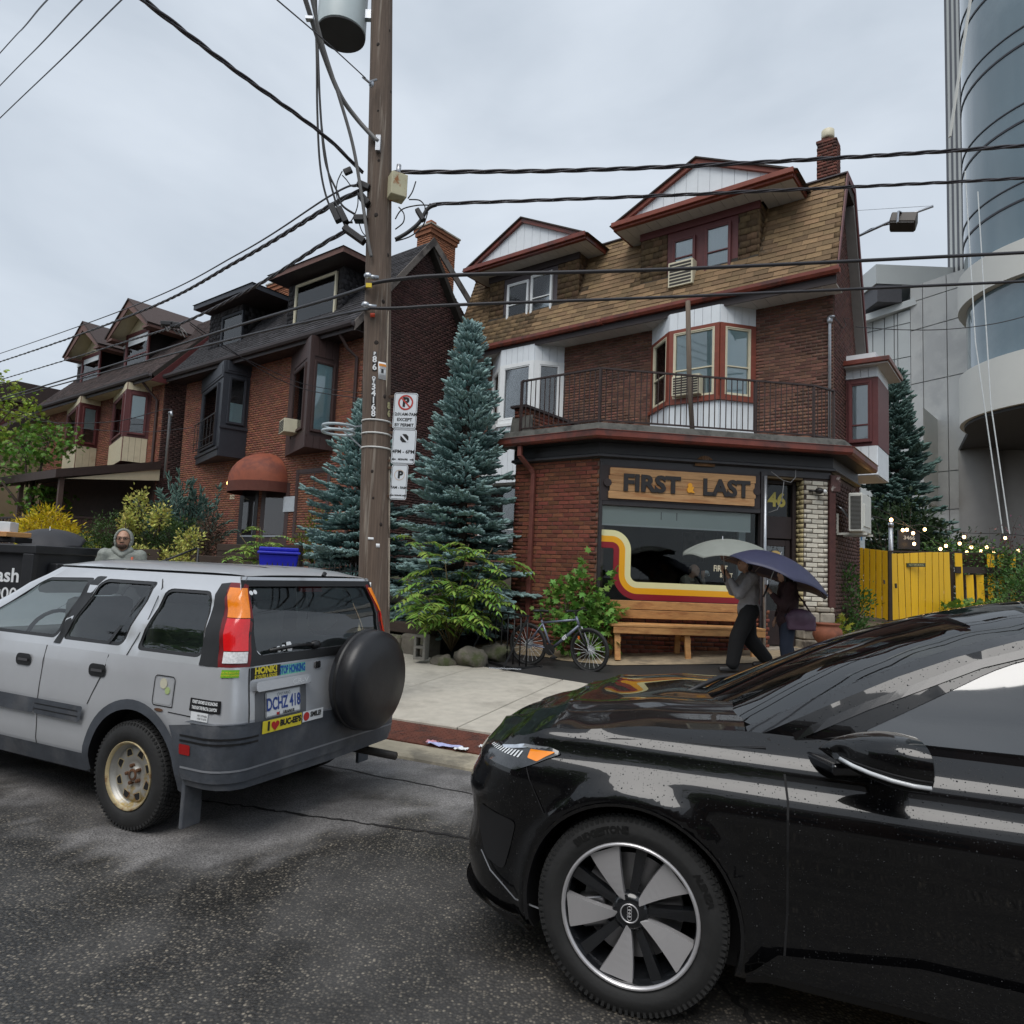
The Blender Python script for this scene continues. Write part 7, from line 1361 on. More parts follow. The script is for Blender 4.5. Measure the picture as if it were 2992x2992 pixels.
def tree(label,loc,H,blobs,n,size,m,seed,trunk=.14,clump=.35,per=12,T=T_MAPLE,Fc=F_MAPLE):
 rng = np.random.default_rng(seed); t = thing('maple_tree',label,'tree',loc,0,'maples at the far left'); b = MB(); b.tube([(0,0,-.3),(.05,0,H*.3),(0,.05,H*.55)],[trunk,trunk*.8,trunk*.5],8); P = []; D = []; S = []
 for bl in blobs:
  c = np.array(bl[:3]); r = np.array(bl[3:6]); nc = int(n/per/len(blobs)); dirs = rng.normal(0,1,(nc,3)); dirs /= np.linalg.norm(dirs,axis=1,keepdims=True); C = c+dirs*(rng.uniform(.3,1,(nc,1))**.5)*r
  b.tube([(0,0,H*.3),tuple(c*np.array([.5,.5,.75])),tuple(c)],[trunk*.5,trunk*.3,.02],6)
  for k in range(nc):
   if k % 3 == 0: b.tube([tuple(c),tuple((c+C[k])/2+np.array([0,0,.1])),tuple(C[k])],[.025,.015,.006],4)
   o = rng.normal(0,clump,(per,3))*np.array([1.2,1.2,.35]); P.append(C[k]+o); D.append(o*.8+np.array([0,0,-.25])+rng.normal(0,.4,(per,3))); S.append(size*rng.uniform(.7,1.2,per))
 b.build('trunk',m_bark,t,smooth=True,fix=False); foliage('crown',[scatter(T,Fc,np.vstack(P),np.vstack(D),np.concatenate(S),rng)],m,t); return t
c = sh(-150,1300,27); tree('bright green maple with layered sprays at the left edge',(c.x,c.y,1.2),8.0,[(-.3,0,7.6,1.5,1.5,1.0),(1.4,0,7.2,1.2,1.0,.6),(2.4,0,6.2,.9,.8,.6),(.6,0,5.9,1.4,1.2,.7),(1.5,0,5.1,1.0,1.0,.5),(-.6,0,4.9,1.3,1.0,.7)],1500,.17,m_mapl2,50,clump=.26)
c = sh(95,1380,25); tree('darker green maple below the tan gable at the left',(c.x,c.y,1.2),6.0,[(-.4,0,4.3,1.3,1.0,.9),(.5,0,4.6,.8,.8,.8),(-1.6,0,3.6,1.2,1.0,.8),(.6,0,2.2,.6,.6,.9)],1500,.17,m_mapl,51,clump=.22)
# cars
def interp(tab,z):
 if z <= tab[0][0]: return tab[0][1]
 for (a,u),(b_,v) in zip(tab,tab[1:]):
  if z <= b_:
   t = (z-a)/(b_-a); t = t*t*(3-2*t) if len(tab) > 2 else t; return u+(v-u)*t
 return tab[-1][1]
class Skin:
 """body side wrapped round a rounded plan outline: s runs from rear centre along the left side to front centre (negative = right side)"""
 def __init__(k,W,xr,xf,rr,rf,ins,rakeR,rakeF,extra=None,fx0=None):
  k.fx0 = fx0
  k.W,k.xr,k.xf,k.rr,k.rf,k.ins,k.rR,k.rF,k.extra = W,xr,xf,rr,rf,ins,rakeR,rakeF,extra
  k.s1 = W-rr; k.s2 = k.s1+rr*math.pi/2; k.s3 = k.s2+(xf-rf)-(xr+rr); k.s4 = k.s3+rf*math.pi/2; k.S = k.s4+W-rf
 def sx(k,x): return k.s2+x-(k.xr+k.rr)
 def base(k,s):
  if s < k.s1: return k.xr,s,-1,0
  if s < k.s2: a = (s-k.s1)/k.rr; return k.xr+k.rr-k.rr*math.cos(a),k.s1+k.rr*math.sin(a),-math.cos(a),math.sin(a)
  if s < k.s3: return k.xr+k.rr+s-k.s2,k.W,0,1
  if s < k.s4: a = (s-k.s3)/k.rf; return k.xf-k.rf+k.rf*math.sin(a),k.W-k.rf+k.rf*math.cos(a),math.sin(a),math.cos(a)
  return k.xf,max(0,k.W-k.rf-(s-k.s4)),1,0
 def P(k,s,z,off=0.0):
  sg = 1 if s >= 0 else -1; x,y,nx,ny = k.base(abs(s)); i = interp(k.ins,z)
  if k.extra: i -= k.extra(x,z,ny)
  cr_ = interp(k.rF,z)*(max(nx,0) if k.fx0 is None else max(0,(x-k.fx0)/(k.xf-k.fx0)))-interp(k.rR,z)*max(-nx,0)
  return Vector((x-cr_+nx*off,sg*max(0,y-i*ny*1.0-(i*.0)+ny*off),z))
def spatch(k,poly,m,name,parent,holes=(),off=0.0,sp=.07,smooth=True,thick=0.0):
 vs,fs = patch(poly,holes,sp); b = MB(); b.add([k.P(s,z,off) for s,z in vs],fs); o = b.build(name,m,parent,smooth=smooth)
 if thick: md = o.modifiers.new('t','SOLIDIFY'); md.thickness = thick; md.offset = -1
 return o
def stext(k,s0,z0,tx,size,m,parent,off,name='lettering',sx=1.0,flip=1,rot=0.0,bold=.0):
 c,sn = math.cos(rot),math.sin(rot); return lettering(name,tx,lambda x,y: k.P(s0-flip*(x*c-y*sn),z0+x*sn+y*c,off),m,parent,size,bold,sx=sx)
def gapline(k,pts,m,parent,wd=.008,off=.0015,name='panel_gap'):
 b = MB(); P = []
 for i,p in enumerate(pts):
  q = Vector(pts[min(i+1,len(pts)-1)])-Vector(pts[max(i-1,0)]); n = Vector((-q.y,q.x)).normalized()*wd/2; P += [k.P(p[0]+n.x,p[1]+n.y,off),k.P(p[0]-n.x,p[1]-n.y,off)]
 b.add(P,[(2*i,2*i+1,2*i+3,2*i+2) for i in range(len(pts)-1)]); return b.build(name,m,parent,fix=False)
def dens(pts,sp=.05):
 out = []
 for a,b_ in zip(pts,pts[1:]):
  n = max(1,int((Vector(b_)-Vector(a)).length/sp)); out += [tuple(Vector(a).lerp(Vector(b_),i/n)) for i in range(n)]
 return out+[pts[-1]]
def arch(cx,cz,r,a0,a1,n=20): return [(cx+r*math.cos(R(a0+(a1-a0)*i/n)),cz+r*math.sin(R(a0+(a1-a0)*i/n))) for i in range(n+1)]
def tyre(parent,m,r,rim,w_,name='tyre',blocks=True,nb=70):
 """lathe about y; outer face at +y"""
 M = Matrix.Rotation(R(-90),4,'X'); h = w_/2
 b = MB(); b.lathe([(rim,-h*.9),(rim+.02,-h),(r-.06,-h*1.05),(r-.015,-h*.86),(r-.008,-h*.8),(r-.008,h*.8),(r-.015,h*.86),(r-.06,h*1.05),(rim+.045,h*1.03),(rim+.02,h*.98),(rim+.012,h*.9),(rim,h*.86)],72,M,cap=False); o = b.build(name,m,parent); smooth_angle(o,40)
 if blocks:
  b = MB()
  for i in range(nb):
   for j in range(5):
    y = -h*.82+h*1.64*j/5; a = 2*math.pi*(i+.5*(j % 2))/nb; Mx = Matrix.Rotation(-a,4,'Y'); b.b2(r-.010,r-.002,y+.004,y+h*1.64/5-.006,-.5*2*math.pi*r/nb*.72,.5*2*math.pi*r/nb*.72,Mx)
   for sg in (-1,1): a = 2*math.pi*i/nb; b.b2(r-.030,r-.010,sg*h*.84,sg*h*.925,-.006,.006,Matrix.Rotation(-a,4,'Y'))
  b.build('tread',m,o)
 return o
m_tyre = mat('tyre_rubber',(.018,.018,.018),.72,var=.3,scale=12,bump=.15,bscale=50)
m_cgl = glass('car_glass',(.80,.86,.84),.06,.01,refl=.10); m_gap = mat('panel_shadow',(.006,.006,.007),.8)
# silver off-roader
m_sil = mat('silver_paint',(.60,.615,.64),.28,metal=.4,var=.05,scale=3,coat=.5); m_clad = mat('grey_cladding',(.062,.070,.084),.55,var=.25,scale=7,alt=(.10,.105,.115),altscale=3,bump=.15); m_blkp = mat('black_plastic',(.012,.012,.013),.45,var=.2)
crv = thing('silver_suv','silver off-roader with stickers and a black spare wheel cover','car',(-1.96,5.20,0),R(155))
KL = Skin(.865,-.80,3.42,.16,.35,[(.25,.06),(.45,.012),(.72,0),(.95,.012),(1.06,.03)],[(.2,.02),(.7,0),(1.06,.03)],[(.3,.0),(.8,.05),(1.06,.25)])
KT = Skin(.835,-.772,2.62,.16,.45,[(1.05,0),(1.2,.045),(1.45,.135),(1.60,.225)],[(1.05,0),(1.3,.055),(1.60,.17)],[(1.05,0),(1.60,1.25)],None,.9)
SX = KL.sx; TX = KT.sx
arR = arch(SX(0),.334,.415,180,0); arF = arch(SX(2.62),.334,.415,180,0)
zlo = .36; S_ = KL.S-.005; yv = math.degrees(math.asin((zlo-.334)/.415))
low = lambda sg: [(sg*s,z) for s,z in [(0,zlo)]+arch(SX(0),.334,.415,180-yv,yv)+arch(SX(2.62),.334,.415,180-yv,yv)+[(S_,zlo),(S_,1.06),(0,1.06)]]
full = [(s,z) for s,z in low(1)[:-1]]+[(-s,z) for s,z in reversed(low(-1)[:-1])] if False else None
body = spatch(KL,low(1),m_sil,'body',crv); spatch(KL,low(-1),m_sil,'body',crv)
def tz(poly,r=.05): return roundpoly([(TX(x),z) for x,z in poly],r,4)
wq = tz([(-.50,1.10),(.10,1.10),(.02,1.50),(-.40,1.50)],.06); wr = tz([(.24,1.11),(.86,1.11),(.70,1.535),(.14,1.535)],.05); wf = tz([(.93,1.11),(2.10,1.11),(1.98,1.52),(.80,1.535)],.05)
wg = roundpoly([(-.64,1.12),(.64,1.12),(.64,1.54),(-.64,1.54)],.05)
mir = lambda P: [(-s,z) for s,z in reversed(P)]
ST_ = KT.S-.005; wfr = roundpoly([(KT.s4-.28,1.10),(KT.S-.006,1.10),(KT.S-.006,1.56),(KT.s4-.3,1.56)],.03)
for sg in (1,-1):
 half = [(0,1.05),(ST_,1.05),(ST_,1.60),(0,1.60)]; gh = [(0,1.12),(.64,1.12),(.64,1.54),(0,1.54)]
 out = [(0,1.05),(ST_,1.05),(ST_,1.10),(KT.s4-.28,1.10),(KT.s4-.3,1.56),(ST_,1.56),(ST_,1.60),(0,1.60),(0,1.54),(.60,1.54),(.64,1.50),(.64,1.16),(.60,1.12),(0,1.12)]
 hs_ = [wq,wr,wf]; T = (lambda P: P) if sg > 0 else mir
 spatch(KT,T(out) if sg > 0 else mir(out),m_sil,'cabin',crv,[T(h) for h in hs_])
 for w_,nm in ((wq,'quarter_window'),(wr,'rear_door_window'),(wf,'front_door_window')):
  spatch(KT,T(w_),m_cgl,nm,crv,off=-.012)
  c = (sum(p[0] for p in w_)/len(w_),sum(p[1] for p in w_)/len(w_)); inn = [(c[0]+(p[0]-c[0])*.93,c[1]+(p[1]-c[1])*.90) for p in w_]
  spatch(KT,T(w_),m_blkp,'window_seal',crv,[T(inn)],off=-.004)
spatch(KT,wg,m_cgl,'tailgate_window',crv,off=-.012); spatch(KT,[(-.70,1.06),(.70,1.06),(.70,1.58),(-.70,1.58)],m_blkp,'tailgate_seal',crv,[wg],off=.006)
spatch(KT,[(KT.s4-.28,1.10),(KT.S-.003,1.10),(KT.S-.003,1.56),(KT.s4-.3,1.56)],m_cgl,'windscreen',crv,off=-.01); spatch(KT,mir([(KT.s4-.28,1.10),(KT.S-.003,1.10),(KT.S-.003,1.56),(KT.s4-.3,1.56)]),m_cgl,'windscreen',crv,off=-.01)
spatch(KT,[(TX(.86),1.08),(TX(.93),1.08),(TX(.80),1.56),(TX(.70),1.56)],m_blkp,'door_pillar',crv,off=.002); gapline(KT,[(TX(.38),1.12),(TX(.19),1.53)],m_blkp,crv,.028,.002,'quarter_bar')
def rim_pts(k,z,n=40):
 L = [k.P(k.S*i/n,z) for i in range(n+1)]; return [(p.x,p.y) for p in L]+[(p.x,-p.y) for p in reversed(L[1:-1])]
def lid(k,z,h,m,name,parent,x0=-9,x1=9,sp=.12):
 P = [p for p in rim_pts(k,z) if x0 <= p[0] <= x1]; vs,fs = patch(P,(),sp); b = MB(); xs = [p[0] for p in P]; c,hl = (min(xs)+max(xs))/2,(max(xs)-min(xs))/2; ym = max(p[1] for p in P)
 f = lambda x,y: z+h*max(0,1-abs(y/ym)**3.2)*max(0,1-abs((x-c)/hl)**8)**.5
 b.add([Vector((x,y,f(x,y))) for x,y in vs],fs); return b.build(name,m,parent,smooth=True),f
rf_,rff = lid(KT,1.60,.075,m_sil,'roof',crv); lid(KL,1.06,.05,m_sil,'bonnet',crv,x0=2.0)
for y in (.28,-.28,.08):
 b = MB(); b.grid(lambda s,t,y=y: Vector((-.45+1.9*s,y+.05*(t-.5),rff(-.45+1.9*s,y)+.004)),20,1); b.build('roof_rib',mat('roof_rib_white',(.55,.57,.6),.3,metal=.4),crv,smooth=True)
b = MB(); b.tube([(-.70,0,1.615),(-.70,-.02,1.64)],.015,6); b.build('washer_jet',m_blkp,crv)
bump_o = [(0,.40),(SX(-.49),.40),(SX(-.44),.55),(SX(-.37),.70),(SX(-.62),.735),(KL.s1+.02,.74),(0,.70)]
for sg in (1,-1):
 T = (lambda P: P) if sg > 0 else mir
 spatch(KL,T(bump_o),m_clad,'rear_bumper',crv,off=.045); spatch(KL,T([(0,.345),(SX(-.50),.36),(SX(-.49),.40),(0,.40)]),m_clad,'bumper_skirt',crv,off=.035)
 b = MB(); n = 24; L = [KL.P(sg*s,.735 if s > KL.s1 else .70) for s in np.linspace(0,SX(-.5),n)]; L2 = [KL.P(sg*s,.735 if s > KL.s1 else .70,.045) for s in np.linspace(0,SX(-.5),n)]; b.add(L+L2,[(i,i+1,n+i+1,n+i) for i in range(n-1)]); b.build('bumper_step',m_clad,crv,smooth=True)
 for cx in (0,2.62):
  ring = arch(SX(cx),.334,.47,186,-6,28)+arch(SX(cx),.334,.408,-4,184,28); spatch(KL,T(ring),m_clad,'arch_flare',crv,off=.022,sp=.05)
  b = MB(); A = arch(SX(cx),.334,.408,184,-4,28); n = len(A); b.add([KL.P(sg*s,z,.022) for s,z in A]+[KL.P(sg*s,z,-.25) for s,z in A],[(i,i+1,n+i+1,n+i) for i in range(n-1)]); b.build('arch_liner',m_blkp,crv,smooth=True)
 spatch(KL,T([(SX(.43),.28),(SX(2.19),.28),(SX(2.19),.40),(SX(.43),.40)]),m_clad,'sill',crv,off=.012)
 for x0,x1 in ((.50,.985),(1.0,2.15)): spatch(KL,T(roundpoly([(SX(x0),.60),(SX(x1),.60),(SX(x1),.705),(SX(x0)-.03,.705)],.02)),m_clad,'door_moulding',crv,off=.022);
 for zz_ in (.635,.67): gapline(KL,[(sg*SX(x),zz_) for x in np.linspace(.52,.98,12)],m_blkp,crv,.006,.024,'moulding_groove')
 gapline(KL,[(sg*SX(.33),1.05),(sg*SX(.34),.95),(sg*SX(.42),.80),(sg*SX(.46),.72)],m_gap,crv); gapline(KL,[(sg*SX(.985),z) for z in np.linspace(.38,1.06,14)],m_gap,crv); gapline(KT,[(sg*TX(.16),1.06),(sg*TX(.08),1.3),(sg*TX(.08),1.5),(sg*TX(.16),1.575),(sg*TX(.74),1.58),(sg*TX(1.9),1.575)],m_gap,crv)
 gapline(KL,dens([(sg*SX(-.55),.755),(sg*SX(-.3),.76)]),m_gap,crv,.006); gapline(KL,[(sg*.70,z) for z in np.linspace(.72,1.05,8)],m_gap,crv,.010)
 for x in (.40,1.20):
  spatch(KL,T(roundpoly([(SX(x)-.085,.905),(SX(x)+.085,.905),(SX(x)+.085,.985),(SX(x)-.085,.985)],.038)),m_blkp,'door_handle',crv,off=.008,sp=.03); gapline(KL,[(sg*(SX(x)-.06),.945),(sg*(SX(x)+.05),.945)],mat('handle_sheen',(.08,.08,.085),.3),crv,.018,.016,'handle_bar')
 tl = [(.705,1.08),(.90,1.08),(.855,1.52),(.735,1.52)]
 spatch(KT,T([(.672,1.35),(.935,1.35),(1.02,1.53),(.625,1.53)]),mat('amber_lens',(.80,.22,.012),.15,var=.15,scale=60,coat=.6,emit=(.9,.25,.01),estr=.08),'amber_lamp',crv,off=.012,sp=.04); spatch(KT,T([(.712,1.155),(.875,1.155),(.933,1.345),(.674,1.345)]),mat('red_lens',(.55,.008,.012),.12,var=.12,scale=60,coat=.7,emit=(.9,.01,.01),estr=.10),'red_lamp',crv,off=.012,sp=.04); spatch(KT,T([(.722,1.085),(.862,1.085),(.873,1.15),(.713,1.15)]),mat('clear_lens',(.62,.62,.62),.15,var=.3,scale=70,coat=.6),'reversing_lamp',crv,off=.012,sp=.04); spatch(KT,T([(.70,1.06),(.885,1.06),(1.045,1.56),(.605,1.56)]),mat('dark_red_surround',(.16,.006,.008),.3),'lamp_surround',crv,off=.006,sp=.05)
 spatch(KT,T([(.885,1.06),(TX(-.50),1.06),(TX(-.42),1.55),(1.04,1.56)]),m_blkp,'pillar_blackout',crv,off=.006)
 spatch(KL,T(roundpoly([(SX(-.56),.545),(SX(-.47),.545),(SX(-.47),.605),(SX(-.56),.605)],.01)),mat('side_marker',(.35,.01,.01),.3),'side_marker',crv,off=.050,sp=.04)
 for zz_ in (.655,.625): gapline(KL,[(sg*s,zz_) for s in np.linspace(.66,SX(-.47),18)],m_blkp,crv,.012,.047,'bumper_groove')
 gapline(KL,[(sg*s,.47) for s in np.linspace(.0,SX(-.48),26)],mat('scuffed_line',(.22,.23,.25),.5),crv,.012,.047,'bumper_scuff')
spatch(KL,roundpoly([(SX(-.32),.80),(SX(-.16),.80),(SX(-.16),.96),(SX(-.32),.96)],.03),m_sil,'fuel_flap',crv,off=.002,sp=.05); gapline(KL,roundpoly([(SX(-.33),.79),(SX(-.15),.79),(SX(-.15),.97),(SX(-.33),.97),(SX(-.33),.79)],.03),m_gap,crv,.006,.003)
b = MB(); M = Matrix.Translation((-.83,-.30,.88)) @ Matrix.Rotation(R(-90),4,'Y'); b.lathe([(.10,.0),(.325,.0),(.352,.03),(.356,.14),(.345,.185),(.30,.215),(.15,.222),(.001,.224)],48,M,cap=False); sp_ = b.build('spare_wheel_cover',mat('black_vinyl',(.014,.014,.016),.38,var=.25,scale=4,bump=.25,bscale=9),crv,smooth=True); b = MB(); b.lathe([(.352,.05),(.362,.06),(.362,.075),(.352,.085)],48,M,cap=False); b.build('cover_seam',m_blkp,sp_,smooth=True)
sgf = .42
spatch(KL,roundpoly([(.18,.68),(.70,.68),(.70,.98),(.18,.98)],.03),m_sil,'plate_surround',crv,off=.006); spatch(KL,roundpoly([(.21,.70),(.66,.70),(.66,.905),(.21,.905)],.02),mat('plate_recess',(.16,.165,.175),.5,metal=.3),'plate_recess',crv,off=.008); spatch(KL,roundpoly([(.20,.91),(.68,.91),(.68,.97),(.20,.97)],.025),m_sil,'tailgate_grip',crv,off=.045); b = MB(); L = [KL.P(s,.91,.045) for s in np.linspace(.20,.68,8)]+[KL.P(s,.91,.0) for s in np.linspace(.20,.68,8)]; b.add(L,[(i,i+1,9+i,8+i) for i in range(7)]); b.build('grip_underside',m_gap,crv)
spatch(KL,roundpoly([(.27,.735),(.58,.735),(.58,.89),(.27,.89)],.012),mat('plate_frame',(.45,.46,.48),.35,metal=.5),'plate_frame',crv,off=.013); spatch(KL,[(.28,.745),(.57,.745),(.57,.885),(.28,.885)],m_nw,'number_plate',crv,off=.015)
m_ink = mat('plate_blue',(.02,.06,.28),.4); stext(KL,.425,.812,'DCHZ 418',.105,m_ink,crv,.017,'plate_lettering',sx=.62,bold=.003); stext(KL,.425,.868,'ONTARIO',.026,mat('plate_grey',(.2,.22,.26),.5),crv,.017,'plate_lettering'); stext(KL,.40,.752,'I    URANUS',.026,m_si,crv,.0175,'plate_lettering',bold=.001); stext(KL,.30,.935,'CR-V',.045,m_nw,crv,.047,'badge_lettering',sx=1.5)
def heart(s0,z0,r,m,k=KL,off=.02):
 P = [(s0-r*16*math.sin(t)**3/16,z0+r*(13*math.cos(t)-5*math.cos(2*t)-2*math.cos(3*t)-math.cos(4*t))/16) for t in np.linspace(0,2*math.pi,24)[:-1]]; b = MB(); b.add([k.P(s,z,off) for s,z in P],[tuple(range(len(P)))]); b.build('heart',m,crv,fix=False)
m_hrt = mat('heart_red',(.50,.02,.02),.4); heart(.478,.753,.012,m_hrt,off=.018)
spatch(KL,roundpoly([(.06,.99),(.125,.99),(.125,1.035),(.06,1.035)],.01),mat('chrome',(.7,.7,.72),.1,metal=1.0),'badge',crv,off=.008,sp=.05); stext(KL,.092,1.012,'H',.05,m_blkp,crv,.0095,'badge_lettering',sx=.8,bold=.004)
def sticker(k,s0,z0,w_,h_,m,off=.004,rot=0.0,r=.003):
 c,sn = math.cos(rot),math.sin(rot); P = roundpoly([(-w_/2,-h_/2),(w_/2,-h_/2),(w_/2,h_/2),(-w_/2,h_/2)],r); return spatch(k,[(s0+(x*c-y*sn),z0+(x*sn+y*c)) for x,y in P],m,'sticker',crv,off=off,sp=.05,smooth=False)
m_yst = mat('sticker_yellow',(.80,.66,.04),.4,var=.03); m_kst = mat('sticker_black',(.012,.012,.013),.4); m_bst = mat('sticker_blue',(.015,.10,.42),.4); m_gst = mat('sticker_green',(.20,.62,.45),.4)
sticker(KL,.565,1.008,.25,.085,m_kst); stext(KL,.565,1.028,'HONK!',.055,m_yst,crv,.006,bold=.003,sx=1.05); stext(KL,.565,.99,"IF YOU'RE A GOOSE",.03,m_yst,crv,.006,bold=.001,sx=.70)
sticker(KL,.33,1.005,.24,.075,m_gst); stext(KL,.33,1.01,'STOP HONKING',.07,m_bst,crv,.006,bold=.003,sx=.45)
sticker(KL,.47,.695,.34,.075,m_yst,.052); stext(KL,.59,.695,'I',.07,m_kst,crv,.054,bold=.005); heart(.535,.695,.034,m_hrt,off=.0545); stext(KL,.40,.698,'BUC-EE\'S',.05,m_kst,crv,.054,bold=.003,sx=.95)
sticker(KL,.19,.70,.20,.068,m_nw,.052); ringc = [(.255+.028*math.cos(t),.70+.028*math.sin(t)) for t in np.linspace(0,6.28,20)[:-1]]; b = MB(); b.add([KL.P(s,z,.0535) for s,z in ringc],[tuple(range(len(ringc)))]); b.build('smile_disc',m_hrt,crv,fix=False); stext(KL,.165,.705,'SMILE!',.045,m_kst,crv,.054,bold=.002,sx=.85)
sticker(KL,SX(-.60),.83,.24,.075,m_kst); stext(KL,SX(-.60),.848,'FOREST GNOMES GO BOUNCING',.026,m_nw,crv,.006,sx=.5,bold=.001); stext(KL,SX(-.60),.815,'THROUGH THE FRACTAL CANYON',.026,m_nw,crv,.006,sx=.47,bold=.001)
sticker(KL,SX(-.57),.765,.14,.05,m_nw); stext(KL,SX(-.595),.772,'MY OTHER',.016,m_si,crv,.006); stext(KL,SX(-.595),.755,'HOBBY IS A BAND',.016,m_si,crv,.006,sx=.6); sticker(KL,.84,1.025,.12,.045,mat('sticker_lime',(.16,.42,.02),.4),.006); stext(KL,.84,1.032,'ASK ME ABOUT MY',.014,m_yst,crv,.008); stext(KL,.84,1.016,'FLOWERS GARDEN',.014,m_yst,crv,.008)
for (x,z,r_,m) in ((-.235,.925,.032,mat('cream_round',(.6,.58,.45),.5)),(-.275,.885,.022,mat('lime_round',(.4,.5,.22),.5))): P = [(SX(x)+r_*math.cos(t),z+r_*math.sin(t)) for t in np.linspace(0,6.28,20)[:-1]]; b = MB(); b.add([KL.P(s,q,.006) for s,q in P],[tuple(range(len(P)))]); b.build('round_sticker',m,crv,fix=False)
for (s,z) in ((.60,1.50),(.565,1.505)): P = [(s+.016*math.cos(t),z+.014*math.sin(t)) for t in np.linspace(0,6.28,14)[:-1]]; b = MB(); b.add([KT.P(a,c,.006) for a,c in P],[tuple(range(len(P)))]); b.build('window_sticker',m_nw,crv,fix=False)
for (s,z,w_) in ((.45,1.145,.03),(.405,1.15,.03),(.355,1.155,.045)): sticker(KT,s,z,w_,w_*1.3,m_nw,.006,r=.012)
b = MB(); b.tube([KT.P(.12,1.15,.03),KT.P(.3,1.16,.03),KT.P(.55,1.145,.025)],.012,6); b.ell(KT.P(.12,1.15,.02),(.03,.05,.03),8,6); b.build('rear_wiper',m_blkp,crv,smooth=True); spatch(KT,[(-.12,1.50),(.12,1.50),(.12,1.545),(-.12,1.545)],mat('dull_red_lamp',(.12,.01,.012),.4),'brake_lamp',crv,off=-.03)
b = MB(); b.tube([(-.3,-.55,.30),(-.75,-.58,.29),(-1.0,-.60,.28)],.03,10); b.build('exhaust',mat('sooty_steel',(.06,.055,.05),.6,metal=.5),crv,smooth=True)
for sg in (1,-1): b = MB(); b.b2(-.50,-.47,sg*.84-.11,sg*.84+.03,.10,.45); b.build('mud_flap',m_clad,crv,bevel=.01)
for sg in (1,-1): b = MB(); b.ell((2.05,sg*.98,1.12),(.07,.12,.09)); b.build('door_mirror',m_blkp,crv,smooth=True)
m_int = mat('grey_upholstery',(.11,.115,.115),.9,var=.2); b = MB(); b.b2(-.66,2.4,-.72,.72,.30,.92); b.build('cabin_floor',m_gap,crv)
for (x,y) in ((1.15,.36),(1.15,-.36),(.25,.36),(.25,-.36)):
 b = MB(); b.b2(x-.08,x+.08,y-.24,y+.24,.9,1.38); b.b2(x-.06,x+.04,y-.12,y+.12,1.39,1.56); b.build('seat',m_int,crv,bevel=.05)
b = MB(); b.b2(1.85,2.3,-.7,.7,.9,1.08); b.build('dashboard',m_int,crv,bevel=.05); b = MB(); Mx = Matrix.Translation((1.72,.36,1.08)) @ Matrix.Rotation(R(65),4,'Y'); b.tube([Mx @ Vector((.18*math.cos(t*.314),.18*math.sin(t*.314),0)) for t in range(20)],.016,7,closed=True); b.build('steering_wheel',m_blkp,crv,smooth=True)
b = MB(); b.b2(-.65,-.2,-.6,.6,.92,1.0); b.build('parcel_shelf',m_int,crv)
b = MB(); b.b2(-.5,3.2,-.75,.75,.24,.5); b.build('underbody',m_gap,crv)
m_rim = mat('steel_rim_silver',(.40,.39,.36),.45,metal=.5,var=.15,alt=(.34,.24,.08),altscale=7,altpos=(.56,.66)); m_rust2 = mat('rust',(.10,.045,.02),.85,var=.4,scale=20); m_rimy = mat('rust_yellow_lip',(.46,.38,.22),.5,metal=.3,var=.3,scale=12,alt=(.22,.10,.035),altscale=9,altpos=(.52,.62))
def steelwheel(x,y,sg):
 wp = link('wheel',None,crv); wp.location = (x,y,.334); wp.rotation_euler = (0,0,0 if sg > 0 else math.pi); tyre(wp,m_tyre,.334,.20,.205); M = Matrix.Rotation(R(-90),4,'X')
 b = MB(); b.lathe([(.205,.10),(.205,.085),(.190,.082),(.183,.06),(.172,.045),(.165,.05),(.10,.058),(.085,.048),(.05,.045),(.045,.06),(.03,.062)],48,M,cap=False); b.add([M @ Vector((.03*math.cos(t),.03*math.sin(t),.062)) for t in np.linspace(0,6.28,13)[:-1]],[tuple(range(12))]); o = b.build('rim',m_rim,wp,smooth=True); b = MB(); b.lathe([(.190,.086),(.205,.104),(.21,.10),(.206,.085)],48,M,cap=False); b.build('rim_lip',m_rimy,wp,smooth=True)
 for i in range(8):
  a = 2*math.pi*(i+.5)/8; b = MB(); P = roundpoly([(-.028,.118),(.028,.118),(.018,.158),(-.018,.158)],.01); b.prism(P,lambda u,v,a=a: M @ Vector((v*math.cos(a)-u*math.sin(a),v*math.sin(a)+u*math.cos(a),.03)),lambda u,v,a=a: M @ Vector((v*math.cos(a)-u*math.sin(a),v*math.sin(a)+u*math.cos(a),.0565))); b.build('rim_slot',m_gap,wp); b = MB(); P2 = roundpoly([(-.034,.112),(.034,.112),(.023,.164),(-.023,.164)],.012); k = len(P); b.add([M @ Vector((v*math.cos(a)-u*math.sin(a),v*math.sin(a)+u*math.cos(a),.057)) for u,v in P2]+[M @ Vector((v*math.cos(a)-u*math.sin(a),v*math.sin(a)+u*math.cos(a),.058)) for u,v in P],[(j,(j+1) % k,k+(j+1) % k,k+j) for j in range(k)]); b.build('slot_edge',m_rimy,wp)
 for i in range(5): a = 2*math.pi*i/5; b = MB(); b.lathe([(.012,.045),(.012,.07),(.006,.074)],8,M @ Matrix.Translation((.055*math.cos(a),.055*math.sin(a),0))); b.build('wheel_nut',m_rust2,wp)
 b = MB(); b.lathe([(.036,.045),(.036,.066),(.022,.068)],16,M,cap=False); b.build('hub',m_rust2,wp)
 return wp
for x in (0,2.62):
 steelwheel(x,.775,1); steelwheel(x,-.775,-1)
b = MB(); b.add([KL.P(SX(-.22)+.04*math.cos(t),.765+.01*math.sin(t)-.0,.005) for t in np.linspace(0,6.28,12)[:-1]],[tuple(range(11))]); b.build('rust_spot',m_rust2,crv,fix=False)
